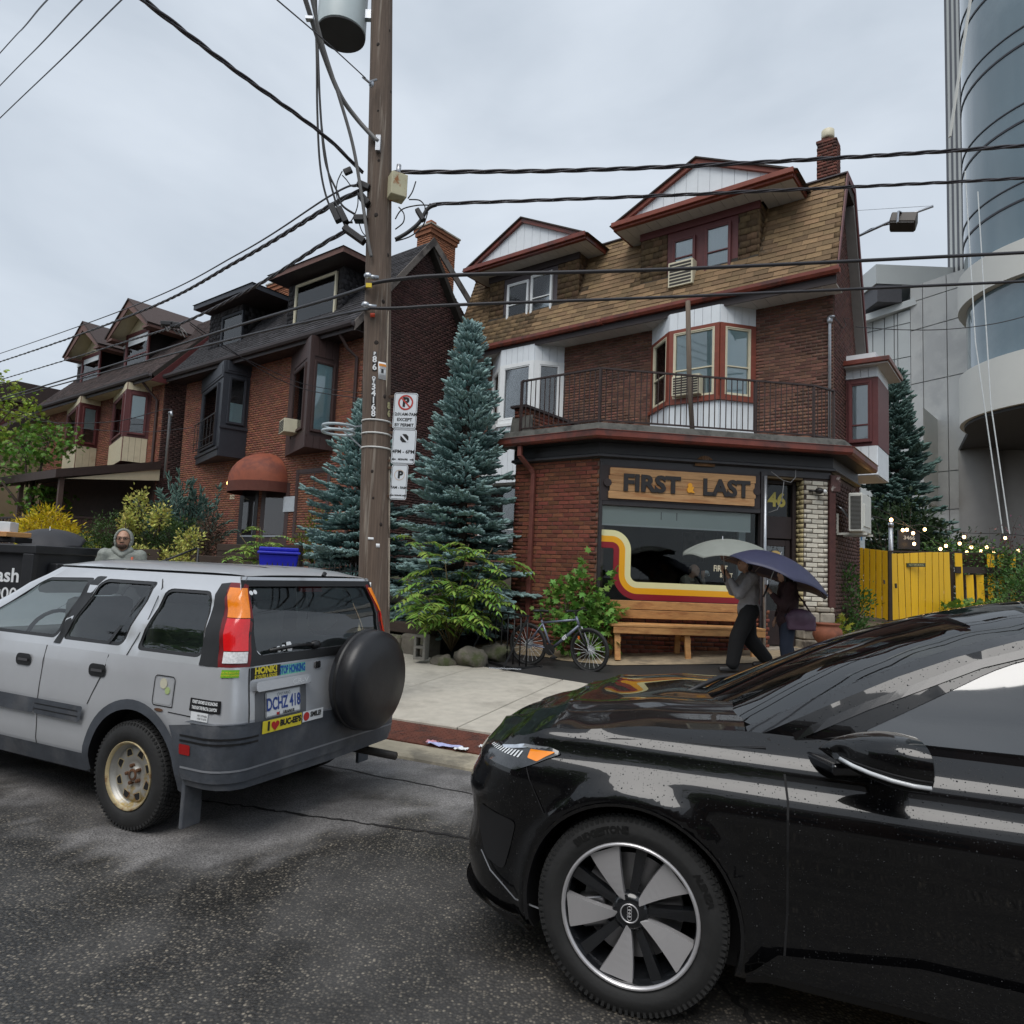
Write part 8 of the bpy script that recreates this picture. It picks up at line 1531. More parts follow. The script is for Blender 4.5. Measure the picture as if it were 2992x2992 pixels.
# black crossover in the foreground
def rain_paint(name,col,rough,spec=.5,coat=1.0):
 m = mat(name,col,rough,var=.05,coat=coat,spec=spec); t = m.node_tree; b = t.nodes['Principled BSDF']; tcn = N(t,'ShaderNodeTexCoord'); hs = []
 for sc,lo in ((55.0,.20),(120.0,.24)):
  v = N(t,'ShaderNodeTexVoronoi',inp={'Scale': sc,'Randomness': 1.0}); t.links.new(tcn.outputs['Object'],v.inputs['Vector']); se = N(t,'ShaderNodeSeparateColor'); t.links.new(v.outputs['Color'],se.inputs[0])
  rr = N(t,'ShaderNodeMath',operation='MULTIPLY',inp={1: lo}); t.links.new(se.outputs[0],rr.inputs[0]); mr = N(t,'ShaderNodeMapRange',inp={'From Min': 0.0,'To Min': 1.0,'To Max': 0.0},interpolation_type='SMOOTHSTEP'); t.links.new(v.outputs['Distance'],mr.inputs['Value']); t.links.new(rr.outputs[0],mr.inputs['From Max']); hs.append(mr.outputs[0])
 ad = N(t,'ShaderNodeMath',operation='ADD'); t.links.new(hs[0],ad.inputs[0]); t.links.new(hs[1],ad.inputs[1]); bp = N(t,'ShaderNodeBump',inp={'Strength': .9,'Distance': .004}); t.links.new(ad.outputs[0],bp.inputs['Height']); t.links.new(bp.outputs[0],b.inputs['Normal']); t.links.new(bp.outputs[0],b.inputs['Coat Normal']); return m
m_bp = rain_paint('wet_black_paint',(.0025,.0025,.003),.3,.12,1.0); m_gb = mat('gloss_black_trim',(.005,.005,.006),.2,coat=.6); m_wgl = glass('wet_dark_glass',(.20,.25,.25),.35,.03,dark=(.02,.024,.025),refl=.17)
au = thing('black_suv','wet black crossover with silver and black wheel filling the right foreground','car',(0.877,3.695,0),R(158))
def flare(x,z,ny):
 e = 0.0
 for cx in (0,-2.89):
  d = math.hypot(x-cx,z-.38); e += .042*math.exp(-((d-.44)/.042)**2)*max(0,ny)
 return e
ZT_ = [(-4.2,1.09),(-.5,1.105),(-.1,1.085),(.35,1.04),(.62,.985),(.80,.915),(.90,.875)]
KA = Skin(.965,-3.88,.88,.45,.50,[(.16,.13),(.30,.045),(.45,.05),(.62,.035),(.76,.008),(.83,.0),(.88,.014),(.95,.048),(.957,.060),(.97,.056),(1.01,.072),(1.05,.105),(1.105,.185)],[(.2,.05),(.5,0),(1.105,.12)],[(.16,.18),(.26,.03),(.40,.0),(.58,.02),(.70,.0),(.86,.06),(.96,.17),(1.08,.3)],flare)
AX = KA.sx; ztop = lambda x: interp(ZT_,x)
SA = KA.S-.004; arcA = lambda cx: arch(AX(cx),.38,.425,180+20,-20,30)
tops = [(s,ztop(KA.base(s)[0])) for s in np.linspace(SA,0,90)]
lowA = [(0,.24),(AX(-2.89-.40),.235)]+arcA(-2.89)+arcA(0)+[(AX(.56),.235),(KA.s3+.3,.20),(SA,.19)]+tops
spatch(KA,lowA,m_bp,'body',au,sp=.032); spatch(KA,mir(lowA),m_bp,'body',au,sp=.09)
es = [KA.P(s,ztop(KA.base(s)[0])) for s in np.linspace(AX(-.42),SA,46)]
def hoodp(u,v):
 i = min(int(u*45),44); p = es[i].lerp(es[i+1],u*45-i); q = 2*v-1; e = 1-abs(q)**2.4; k = min(1,p.y/.5); return Vector((p.x+.05*(1-q*q)*max(0,1-u*3),p.y*q,p.z+(.062*e+.016*math.exp(-((abs(q)-.60)/.08)**2))*k))
b = MB(); b.grid(hoodp,60,40); b.build('bonnet',m_bp,au,smooth=True)
class SideSurf:
 def P(k,s,z,off=0.0):
  sg = 1 if s >= 0 else -1; t = max(0,(z-1.09)/.52); return Vector((abs(s)-6,sg*(.785-.225*t**1.25+off),z))
KB = SideSurf(); BX = lambda x: x+6
RC = [(-.46,1.09),(-.60,1.165),(-.78,1.262),(-.97,1.358),(-1.17,1.445),(-1.38,1.52),(-1.60,1.575),(-1.84,1.61),(-2.15,1.625),(-2.5,1.62),(-2.85,1.59),(-3.15,1.54),(-3.45,1.45),(-3.7,1.29),(-3.86,1.11)]
def rail(u):
 f = u*(len(RC)-1); i = min(int(f),len(RC)-2); a,b_ = Vector(RC[i]),Vector(RC[i+1]); p = a.lerp(b_,f-i); return p
NP = 7/14
def topsurf(u,v):
 p = rail(u); e = KB.P(BX(p.x),p.y); q = 2*v-1; cr = 1-q*q; a = min(1,u/NP); fw = (.34*(1-a)+.16*a) if u < NP else .16*max(0,1-(u-NP)/.25); return Vector((e.x+fw*cr,e.y*q,e.z+cr*(.03*(1-a)+.075*a)*min(1,(1-u)*6)))
b = MB(); b.grid(lambda s,t: topsurf(.02+(NP-.04)*t,.045+.91*s),24,24); b.build('windscreen',glass('screen_glass',(.45,.5,.5),.25,.015,refl=.10),au,smooth=True)
b = MB(); b.grid(lambda s,t: topsurf(NP-.02+(.72-NP+.02)*t,s),24,26); b.build('roof',m_bp,au,smooth=True); b = MB(); b.grid(lambda s,t: topsurf(.725+.25*t,.04+.92*s),20,16); b.build('rear_screen',m_wgl,au,smooth=True)
for v0,v1 in ((0,.05),(.95,1.0)): b = MB(); b.grid(lambda s,t: topsurf(NP*t,v0+(v1-v0)*s),2,24); b.build('roof_pillar',m_bp,au,smooth=True); b = MB(); b.grid(lambda s,t: topsurf(.72+.28*t,v0+(v1-v0)*s),2,12); b.build('rear_pillar',m_bp,au,smooth=True)
wfA = roundpoly([(BX(-.80),1.125),(BX(-2.05),1.14),(BX(-2.10),1.575),(BX(-1.80),1.565),(BX(-1.35),1.445)],[.05,.02,.02,.08,.12]); wrA = roundpoly([(BX(-2.14),1.14),(BX(-3.2),1.15),(BX(-3.45),1.33),(BX(-3.1),1.50),(BX(-2.2),1.565)],.04)
for sg in (1,-1):
 T = (lambda P: P) if sg > 0 else mir
 spatch(KB,T([(BX(-3.86),1.0),(BX(-.46),1.0)]+[(BX(x),z) for x,z in RC]),m_bp,'cabin',au,[T(wfA),T(wrA)],sp=.06)
 spatch(KB,T(wfA),m_wgl,'front_window',au,off=-.008); spatch(KB,T(wrA),m_wgl,'rear_window',au,off=-.008)
 L = dens([(BX(-.60),1.105),(BX(-.86),1.245),(BX(-1.25),1.43),(BX(-1.55),1.53),(BX(-1.85),1.583),(BX(-2.2),1.60),(BX(-3.0),1.555)],.06); gapline(KB,[(sg*s,z) for s,z in L],m_gb,au,.028,.008,'window_trim')
 gapline(KB,[(sg*BX(x),1.105) for x in np.linspace(-.75,-3.2,20)],m_gb,au,.03,.006,'belt_trim')
 gapline(KA,dens([(sg*AX(-.50),1.095),(sg*AX(-.56),1.04),(sg*AX(-.58),.9),(sg*AX(-.58),.5),(sg*AX(-.57),.32)],.05),m_gap,au,.008,.003); gapline(KA,dens([(sg*AX(.46),.88),(sg*AX(.41),.80),(sg*AX(.36),.71)],.04),m_gap,au,.005,.003)
 gapline(KA,[(sg*AX(x),z) for x,z in ((-.50,1.065),(-.36,1.05),(-.1,1.045),(.1,1.03),(.3,1.0),(.46,.96))],m_gap,au,.005,.003)
 ring = arch(AX(0),.38,.436,196,-14,34)+arch(AX(0),.38,.422,-14,196,34); spatch(KA,T(ring),m_gb,'arch_lip',au,off=.007,sp=.05)
 b = MB(); A = arch(AX(0),.38,.424,200,-20,30); n = len(A); b.add([KA.P(sg*s,z,.004) for s,z in A]+[KA.P(sg*s,z,-.32) for s,z in A],[(i,i+1,n+i+1,n+i) for i in range(n-1)]); b.build('arch_liner',m_blkp,au,smooth=True)
 b = MB(); A = arch(AX(-2.89),.38,.424,200,-20,30); b.add([KA.P(sg*s,z,.004) for s,z in A]+[KA.P(sg*s,z,-.32) for s,z in A],[(i,i+1,n+i+1,n+i) for i in range(n-1)]); b.build('arch_liner',m_blkp,au,smooth=True)
 spatch(KA,T([(AX(-2.45),.28),(AX(-.44),.28),(AX(-.55),.36),(AX(-1.0),.42),(AX(-2.45),.40)]),m_bp,'sill_blade',au,off=.035); spatch(KA,T([(AX(-2.45),.235),(AX(-.44),.235),(AX(-.44),.28),(AX(-2.45),.28)]),m_blkp,'sill',au,off=.03)
 hl = roundpoly([(AX(.36),0.970),(AX(.30),0.950),(AX(.42),0.900),(KA.s3+.14,0.860),(KA.s3+.36,0.865),(KA.s3+.42,0.900),(KA.s3+.30,0.935),(AX(.50),0.965)],.02); spatch(KA,T(hl),mat('lamp_cavity',(.03,.032,.035),.2,coat=1.0,var=.5,scale=30),'head_lamp',au,off=.007,sp=.04)
 spatch(KA,T(roundpoly([(AX(.33),0.953),(AX(.41),0.910),(AX(.475),0.917),(AX(.475),0.951)],.008)),mat('amber_reflector',(.85,.25,.01),.2,coat=1.0,emit=(1,.3,.02),estr=.12),'amber_reflector',au,off=.010,sp=.03); spatch(KA,T([(AX(.36),0.969),(AX(.38),0.955),(AX(.50),0.953),(KA.s3+.30,0.923),(KA.s3+.34,0.930),(AX(.52),0.965)]),mat('lamp_chrome',(.62,.66,.72),.12,metal=.6,var=.2,scale=40),'light_strip',au,off=.011,sp=.04)
 for i in range(12): s0 = AX(.52)+.026*i; spatch(KA,T([(s0,0.937-.0015*i),(s0+.012,0.935-.0015*i),(s0+.02,0.910),(s0+.008,0.910)]),mat('led_blade',(.75,.78,.8),.2),'led_blade',au,off=.011,sp=.05)
 spatch(KA,T(roundpoly([(KA.s3+.12,.64),(KA.s3+.36,.66),(KA.s3+.40,.56),(KA.s3+.30,.44),(KA.s3+.18,.42)],.03)),m_blkp,'air_intake',au,off=.004); spatch(KA,T([(KA.s3+.05,.20),(SA,.18),(SA,.27),(KA.s3+.05,.26)]),m_blkp,'front_lip',au,off=.03)
 gapline(KA,[(sg*s,z) for s,z in ((KA.s3-.06,.31),(KA.s3+.1,.335),(KA.s3+.25,.40),(KA.s3+.33,.46))],mat('lip_sheen',(.25,.26,.28),.25),au,.008,.012,'lip_line')
 secs = [(-.985,1.045,1.115,.105,.072),(-.98,1.045,1.115,.118,.086),(-.93,1.045,1.118,.120,.090),(-.87,1.04,1.12,.112,.084),(-.81,1.03,1.12,.094,.068),(-.76,1.015,1.118,.068,.048),(-.725,1.0,1.115,.036,.026),(-.71,.99,1.113,.008,.006)]; mb2 = MB(); n = 28; P = []
 for (x,y,z,ry,rz_) in secs:
  for q in range(n): a = 2*math.pi*q/n; ca,sa = math.cos(a),math.sin(a); P.append(Vector((x+.03*ca*sg*(-1),sg*y+math.copysign(abs(ca)**.75,ca)*ry,z+math.copysign(abs(sa)**.75,sa)*rz_*(1 if sa > 0 else .95)-.10*(x+.85)*0)))
 mb2.add(P,[(a*n+q,a*n+(q+1) % n,(a+1)*n+(q+1) % n,(a+1)*n+q) for a in range(len(secs)-1) for q in range(n)]+[tuple(range(n)),tuple(range((len(secs)-1)*n,len(secs)*n))]); mo = mb2.build('door_mirror',m_bp,au); smooth_angle(mo,50)
 b = MB(); b.bar((-.70,sg*.78,1.045),(-.80,sg*.98,1.05),.16,.045); b.build('mirror_arm',m_gb,mo,bevel=.015); L = [P[a*n+int(n*(.93 if sg > 0 else .57))]+Vector((.004,sg*.004,-.002)) for a in range(1,7)]; b = MB(); b.tube(L,.008,6); b.build('mirror_lamp',mat('clear_strip',(.6,.62,.64),.15,coat=.5),mo,smooth=True)
 b = MB(); L = [P[a*n+int(n*(.98 if sg > 0 else .52))]+Vector((.002,sg*.002,0)) for a in range(1,7)]; b.tube(L,.004,5); b.build('mirror_seam',m_gap,mo,smooth=True)
b = MB(); b.tube([topsurf(.5+.28*t,.97)+Vector((0,0,.02)) for t in np.linspace(0,1,8)],.018,6); b.tube([topsurf(.5+.28*t,.03)+Vector((0,0,.02)) for t in np.linspace(0,1,8)],.018,6); b.build('roof_rail',m_gb,au,smooth=True)
b = MB(); b.tube([topsurf(.0,.62)+Vector((.05,0,.01)),topsurf(.05,.45)+Vector((0,0,.015)),topsurf(.045,.2)+Vector((0,0,.015))],.012,6); b.tube([topsurf(0,.3)+Vector((.05,0,.01)),topsurf(.05,.15)+Vector((0,0,.015)),topsurf(.04,.05)+Vector((0,0,.015))],.012,6); b.build('wiper',m_blkp,au,smooth=True)
b = MB(); b.b2(-.85,-.36,-.70,.70,.95,1.09); b.build('scuttle',m_blkp,au,bevel=.02); b = MB(); b.b2(-3.3,-1.0,-.72,.72,.3,.96); b.b2(-1.1,-.7,-.7,.7,.95,1.12); b.build('cabin_floor',m_gap,au)
for (x,y) in ((-1.95,.37),(-1.95,-.37)): b = MB(); b.b2(x-.08,x+.1,y-.24,y+.24,.9,1.32); b.b2(x-.05,x+.06,y-.12,y+.12,1.33,1.5); b.build('seat',m_int,au,bevel=.05)
b = MB(); b.b2(-3.6,.6,-.78,.78,.20,.5); b.build('underbody',m_gap,au)
m_disc = mat('brake_disc',(.35,.35,.36),.35,metal=.8,var=.1); m_mach = mat('machined_alloy',(.56,.55,.56),.32,metal=.55,var=.04); m_blkal = mat('gloss_black_alloy',(.010,.011,.013),.18,coat=.6)
def alloy(x,y,sg,steer=0.0):
 wp = link('wheel',None,au); wp.location = (x,y,.38); wp.rotation_euler = (0,0,(0 if sg > 0 else math.pi)+steer); ty = tyre(wp,m_tyre,.38,.262,.235,nb=96); M = Matrix.Rotation(R(-90),4,'X'); Q = lambda r,a,z: M @ Vector((r*math.cos(a),r*math.sin(a),z))
 b = MB(); b.lathe([(.272,.112),(.262,.112),(.255,.10),(.25,.06),(.245,-.05),(.06,-.055)],64,M,cap=False); b.build('barrel',m_blkal,wp,smooth=True); b = MB(); b.lathe([(.258,.106),(.262,.118),(.27,.119),(.274,.108)],64,M,cap=False); b.build('rim_edge',m_mach,wp,smooth=True)
 b = MB(); b.lathe([(.03,-.02),(.20,-.02),(.20,.005),(.03,.005)],48,M,cap=False); b.build('brake_disc',m_disc,wp,smooth=False); b = MB(); b.b2(.10,.22,-.06,.06,-.03,.05,M @ Matrix.Rotation(R(15),4,'Z')); b.build('brake_caliper',m_disc,wp,bevel=.015)
 for i in range(5):
  a0 = R(-8+sg*0+72*i+18); b = MB(); P = []; ns = 7
  for k in range(ns+1):
   t = k/ns; r = .05+(.258-.05)*t; ac = a0+.10*(1-t)-.05; wd = (.016+.118*t)/r;
   for e in (-.5,.5): P.append(Q(r,ac+e*wd,.088+.012*t-.006*(e > 0)))
  k2 = 2*(ns+1); P2 = [p-M.to_3x3() @ Vector((0,0,.03)) for p in P]; b.add(P+P2,[(2*k,2*k+1,2*k+3,2*k+2) for k in range(ns)]+[(2*k,2*k+2,k2+2*k+2,k2+2*k) for k in range(ns)]+[(2*k+1,k2+2*k+1,k2+2*k+3,2*k+3) for k in range(ns)]); b.build('spoke',m_mach,wp,fix=True)
  b = MB(); a1 = a0+R(38); b.add([Q(.04,a1-.35,.07),Q(.04,a1+.35,.07),Q(.255,a1+.02,.092),Q(.255,a1-.16,.085),Q(.04,a1-.35,.03),Q(.04,a1+.35,.03),Q(.255,a1+.02,.05),Q(.255,a1-.16,.05)],[(0,1,2,3),(0,3,7,4),(1,5,6,2),(0,4,5,1),(3,2,6,7)]); b.build('black_spoke',m_blkal,wp)
 b = MB(); b.lathe([(.075,.05),(.07,.082),(.042,.088),(.001,.088)],28,M,cap=False); b.build('hub',m_blkal,wp,smooth=True); b = MB(); b.lathe([(.036,.088),(.037,.094),(.033,.095),(.032,.09)],28,M,cap=False); b.build('cap_ring',m_mach,wp,smooth=True)
 b = MB()
 for k in range(4): b.tube([M @ Vector((.0085*math.cos(t*.524),-.018+.012*k+.0085*math.sin(t*.524),.092)) for t in range(12)],.0014,5,closed=True)
 b.build('emblem',m_mach,wp,smooth=True)
 for k in range(5): b = MB(); b.lathe([(.012,.07),(.012,.085),(.006,.087)],8,M @ Matrix.Translation((.056*math.cos(R(72*k)),.056*math.sin(R(72*k)),0))); b.build('wheel_nut',m_blkal,wp)
 m_tl = mat('tyre_lettering',(.006,.006,.006),.5)
 lettering('tyre_lettering','BRIDGESTONE',lambda x,yy: Q(.325+yy,R(90)+(-1)*(x)/.325*-1+R(14),.1235),m_tl,ty,.036,.002) if False else lettering('tyre_lettering','BRIDGESTONE',lambda x,yy: M @ Vector((.325*math.sin(-x/.325+R(22))*1.0+yy*math.sin(-x/.325+R(22)),-(.325+yy)*math.cos(-x/.325+R(22)),.1245)),m_tl,ty,.036,.002)
 lettering('tyre_lettering','ALENZA',lambda x,yy: M @ Vector((.325*math.sin(-x/.325-R(62))+yy*math.sin(-x/.325-R(62)),-(.325+yy)*math.cos(-x/.325-R(62)),.1245)),m_tl,ty,.034,.002)
 return wp
alloy(0,.845,1,R(2)); alloy(0,-.845,-1); alloy(-2.89,.845,1); alloy(-2.89,-.845,-1)
# people and umbrellas
m_skin = mat('skin',(.50,.29,.20),.5,var=.08,scale=12,sss=.05); m_hairb = mat('black_hair',(.010,.008,.007),.45,var=.3,scale=30,stretch=(3,3,.4)); m_shoe = mat('dark_shoe',(.02,.018,.017),.5)
def caps(b,p,q,r0,r1,n=12):
 p,q = Vector(p),Vector(q); b.tube([p.lerp(q,t) for t in (0,.25,.5,.75,1)],[r0+(r1-r0)*t for t in (0,.25,.5,.75,1)],n); b.ell(p,(r0,r0,r0),10,8); b.ell(q,(r1,r1,r1),10,8)
def blob(b,name,m,parent,vox=.014,sm=6):
 o = b.build(name,m,parent,smooth=True,fix=False); md = o.modifiers.new('r','REMESH'); md.mode = 'VOXEL'; md.voxel_size = vox; md.use_smooth_shade = True; md2 = o.modifiers.new('s','SMOOTH'); md2.factor = .5; md2.iterations = sm; return o
def hand(b,p,d,s=1.0,curl=1.0,up=(0,0,1)):
 """palm, four curled fingers and a thumb closing round a grip along up"""
 p = Vector(p); d = Vector(d).normalized(); u = Vector(up).normalized(); sd = d.cross(u).normalized(); caps(b,p,p+d*.07*s,.028*s,.034*s,8)
 for k in range(4):
  o = p+d*.085*s+u*(.030-.020*k)*s+sd*.012*s; L = (.036,.04,.038,.03)[k]*s; a = o+d*L*.9+sd*.012*s; c = a-sd*.035*s*curl+d*.010*s; e = c-sd*.016*s*curl-d*.028*s*curl; caps(b,o,a,.0095*s,.009*s,6); caps(b,a,c,.009*s,.0085*s,6); caps(b,c,e,.0085*s,.007*s,6)
 t0 = p+d*.03*s+u*.03*s-sd*.012*s; t1 = t0+d*.045*s+u*.02*s-sd*.02*s; caps(b,t0,t1,.012*s,.010*s,6); caps(b,t1,t1+d*.03*s-sd*.004*s,.010*s,.008*s,6)
def person(label,loc,rz,J,H=1.0,skin=m_skin,top=None,bottom=None,hair=None,hat=None,face=True,group=None,lower=True,extra=None,baggy=1.0,slim=1.0):
 """local: +x forward, +y left, z up; J overrides joints"""
 t = thing('person',label,'person',loc,rz,group)
 D = dict(pel=(0,0,.95),chest=(0,0,1.28),neck=(.01,0,1.47),head=(.03,0,1.61),shL=(0,.19,1.42),shR=(0,-.19,1.42),elL=(.0,.25,1.13),elR=(0,-.25,1.13),haL=(.1,.24,.90),haR=(.1,-.24,.90),hiL=(0,.10,.92),hiR=(0,-.10,.92),knL=(.05,.11,.50),knR=(-.02,-.11,.50),anL=(.02,.11,.08),anR=(-.12,-.11,.09)); D.update(J); D = {k: Vector(v)*H for k,v in D.items()}; yaw = J.get('_yaw',0.0) if False else 0.0
 b = MB(); hd = D['head']; caps(b,D['neck'],hd-Vector((.0,0,.05)),.055,.05); b.ell(hd,(.098,.076,.118),18,14); b.ell(hd+Vector((.045,0,-.055)),(.055,.052,.06)); b.ell(hd+Vector((.10,0,-.012)),(.018,.013,.028),8,6); b.ell(hd+Vector((.082,0,.035)),(.022,.06,.012),10,6)
 for sg in (1,-1): b.ell(hd+Vector((-.005,sg*.078,-.01)),(.018,.010,.032),8,6)
 caps(b,D['chest'],D['pel'],.12*slim,.12*slim);
 for s_ in 'LR':
  caps(b,D['sh'+s_],D['el'+s_],.042,.036); caps(b,D['el'+s_],D['ha'+s_],.034,.026); hand(b,D['ha'+s_],(D['ha'+s_]-D['el'+s_]),1.0,1.0,D.get('grip'+s_,Vector((0,0,1)))); caps(b,D['chest']+Vector((0,0,.06)),D['sh'+s_],.09,.045)
  caps(b,D['hi'+s_],D['kn'+s_],.075,.05); caps(b,D['kn'+s_],D['an'+s_],.05,.036); caps(b,D['an'+s_]+Vector((-.03,0,-.04)),D['an'+s_]+Vector((.15,0,-.05)),.035,.03)
 blob(b,'body',skin,t,.0115,3)
 if face:
  for sg in (1,-1): q = MB(); q.ell(hd+Vector((.088,sg*.032,.012)),(.010,.014,.009),8,6); q.build('eye',mat('eye_dark',(.03,.02,.016),.3),t,smooth=True)
  q = MB(); q.ell(hd+Vector((.092,0,-.062)),(.010,.026,.007),8,6); q.build('mouth',mat('lip',(.32,.12,.10),.5),t,smooth=True)
 if top:
  m,sl,len_ = top; b = MB(); k = .145*slim; b.ell((D['chest']+D['pel'])/2+Vector((0,0,.08)),(.135*slim*baggy,.195*slim*baggy,.33)); b.ell(D['pel']+Vector((0,0,len_)),(.14*slim*baggy,.185*slim*baggy,.16)); caps(b,D['shL'],D['shR'],.075,.075); b.ell(D['neck']-Vector((0,0,.06)),(.085,.10,.05))
  for s_ in 'LR':
   caps(b,D['sh'+s_],D['el'+s_],.078*baggy,.062*baggy)
   if sl: caps(b,D['el'+s_],D['el'+s_].lerp(D['ha'+s_],.82),.062*baggy,.046*baggy)
  o = blob(b,'top',m,t,.014,3); tx = bpy.data.textures.new('w','CLOUDS'); tx.noise_scale = .09; dm = o.modifiers.new('d','DISPLACE'); dm.texture = tx; dm.strength = .030; dm.mid_level = .5
 if bottom and lower:
  m,wd = bottom; b = MB(); b.ell(D['pel']-Vector((0,0,.04)),(.14,.18,.14))
  for s_ in 'LR': caps(b,D['hi'+s_],D['kn'+s_],.105*wd,.09*wd); caps(b,D['kn'+s_],D['an'+s_]+Vector((0,0,.04)),.09*wd,.075*wd)
  blob(b,'trousers',m,t,.016,3)
  for s_ in 'LR': b = MB(); a = D['an'+s_]; caps(b,a+Vector((-.05,0,-.035)),a+Vector((.17,0,-.045)),.045,.038); b.b2(a.x-.09,a.x+.20,a.y-.042,a.y+.042,a.z-.085,a.z-.05); blob(b,'shoe',m_shoe,t,.012,2)
 if hair: b = MB(); hair(b,hd,D); blob(b,'hair',hat or m_hairb,t,.012,2)
 return t,D
def umbrella(label,p,r,tilt,m,hold,seed=0,ribs=8,h=.25):
 """p: canopy apex; hold: grip point"""
 p = Vector(p); hold = Vector(hold); ax = (p-hold).normalized(); u = ax.cross(Vector((0,1,0))).normalized(); v = ax.cross(u); t = thing('umbrella',label,'umbrella',hold)
 def f(s,q):
  a = 2*math.pi*s; fr = (s*ribs) % 1; sag = math.sin(math.pi*fr); rr = r*q*(1-.055*sag*q); z = -h*(q**2.1)+.03*sag*q*q*0-.035*sag*q**3*-1; return p-hold+u*math.cos(a)*rr+v*math.sin(a)*rr+ax*z
 b = MB(); b.grid(f,ribs*6,12); o = b.build('canopy',m,t,smooth=True,fix=True); md = o.modifiers.new('t','SOLIDIFY'); md.thickness = .004
 b = MB(); b.tube([p-hold+ax*.05,ax*.05],.006,6); b.build('shaft',m_galv,t,smooth=True); b = MB(); b.tube([ax*.10,-ax*.10],.014,8); b.build('grip',m_blkp,t,smooth=True)
 for k in range(ribs): b = MB(); b.tube([f(k/ribs,q)-ax*.008 for q in (.03,.3,.6,.85,1.0)],.0035,4); b.build('rib',m_galv,t)
 return t
m_gshirt = mat('grey_cotton',(.30,.29,.30),.9,var=.10,scale=60,bump=.1); m_btr = mat('black_trousers',(.008,.008,.009),.9,var=.2); m_mar = mat('maroon_coat',(.032,.012,.014),.85,var=.2)
zgp = lambda P: .20+.075*max(0,HL(P)[1]-PB)
p = at(2185,1900,10.5); p.z = zgp(p)-.01
def hair_short(b,h,D): b.ell(h+Vector((-.03,0,.035)),(.10,.086,.10),14,10); b.ell(h+Vector((-.06,0,-.04)),(.06,.075,.08))
man,DM = person('man in grey shirt and loose black trousers holding a grey umbrella',p,R(176),dict(haL=(.31,.10,1.40),elL=(.20,.22,1.16),haR=(.34,-.08,1.47),elR=(.18,-.22,1.2),head=(.06,0,1.62),knL=(.18,.10,.52),anL=(.25,.10,.09),knR=(-.04,-.10,.5),anR=(-.30,-.10,.16)),top=(m_gshirt,True,.0),bottom=(m_btr,1.35),hair=hair_short,baggy=1.18)
Mp = Matrix.Translation(p) @ Matrix.Rotation(R(176),4,'Z'); g = Mp @ (DM['haL']+Vector((.075,0,.03)))
umbrella('pale grey umbrella held by the man in the grey shirt',at(2112,1576,g.y-.08),.62,0,mat('grey_nylon',(.22,.235,.21),.6,var=.08),g,h=.20)
p = at(2300,1900,10.1); p.z = zgp(p)-.01
def hair_long(b,h,D):
 b.ell(h+Vector((-.02,0,.03)),(.11,.095,.11),14,10)
 for y in (-.07,0,.07): caps(b,h+Vector((-.06,y,0)),h+Vector((-.07,y*1.3,-.28)),.06,.055)
 for y in (-.085,.085): caps(b,h+Vector((.02,y,.02)),h+Vector((.0,y*1.05,-.2)),.03,.025)
wom,DW = person('woman with long black hair in maroon coat under a navy umbrella',p,R(174),dict(haL=(.27,.08,1.30),elL=(.12,.21,1.10),head=(.04,0,1.60)),H=.93,top=(m_mar,True,-.06),bottom=(mat('dark_denim',(.012,.018,.035),.85),1.05),hair=hair_long,baggy=1.12)
Mp = Matrix.Translation(p) @ Matrix.Rotation(R(174),4,'Z'); g = Mp @ (DW['haL']+Vector((.075,0,.03)))
umbrella('large navy umbrella tilted over the woman in maroon',at(2280,1622,g.y-.03),.84,0,mat('navy_nylon',(.028,.030,.070),.5,var=.12),g,h=.35)
bag = thing('shoulder_bag','dark purple shoulder bag on the woman in maroon','bag',p,R(174)); b = MB(); b.ell((-.12,.20,.86),(.21,.09,.15)); b.b2(-.32,.06,.13,.27,.70,.90); blob(b,'pouch',mat('purple_leather',(.085,.045,.075),.5,var=.25,scale=7,bump=.2),bag,.016,5); b = MB(); b.tube([(-.28,.21,.92),(-.16,.22,1.1),(0,.17,1.33),(.02,.08,1.36)],.012,6); b.tube([(.04,.21,.92),(.02,.2,1.1),(.02,.17,1.30)],.012,6); b.build('strap',m_mar,bag,smooth=True)
p = at(332,1900,8.7); p.z = .24; m_hood = mat('grey_green_rain_shell',(.25,.27,.245),.7,var=.18,scale=40)
def hood(b,h,D):
 for a in np.linspace(-2.1,2.1,15): q = Vector((-.02,math.sin(a)*.092,math.cos(a)*.125+.0)); caps(b,h+q+Vector((.04,0,0)),h+q*.95+Vector((-.09,0,0)),.019,.022,8)
 b.ell(h+Vector((-.10,0,0)),(.06,.10,.125)); caps(b,h+Vector((0,.09,-.13)),h+Vector((.06,0,-.20)),.04,.035); caps(b,h+Vector((0,-.09,-.13)),h+Vector((.06,0,-.20)),.04,.035)
hm,DH = person('bearded man with glasses in a grey hooded rain jacket',p,R(-68),{},H=1.035,top=(m_hood,True,-.02),bottom=(m_btr,1.1),hair=hood,hat=m_hood,baggy=1.06,skin=mat('skin_tan',(.44,.25,.17),.5,var=.08))
h = DH['head']; b = MB()
for sg in (1,-1): b.tube([h+Vector((.103,sg*.034+.025*math.cos(t*.524),.014+.019*math.sin(t*.524))) for t in range(12)],.0035,5,closed=True); b.tube([h+Vector((.10,sg*.058,.018)),h+Vector((0,sg*.085,.015))],.003,5)
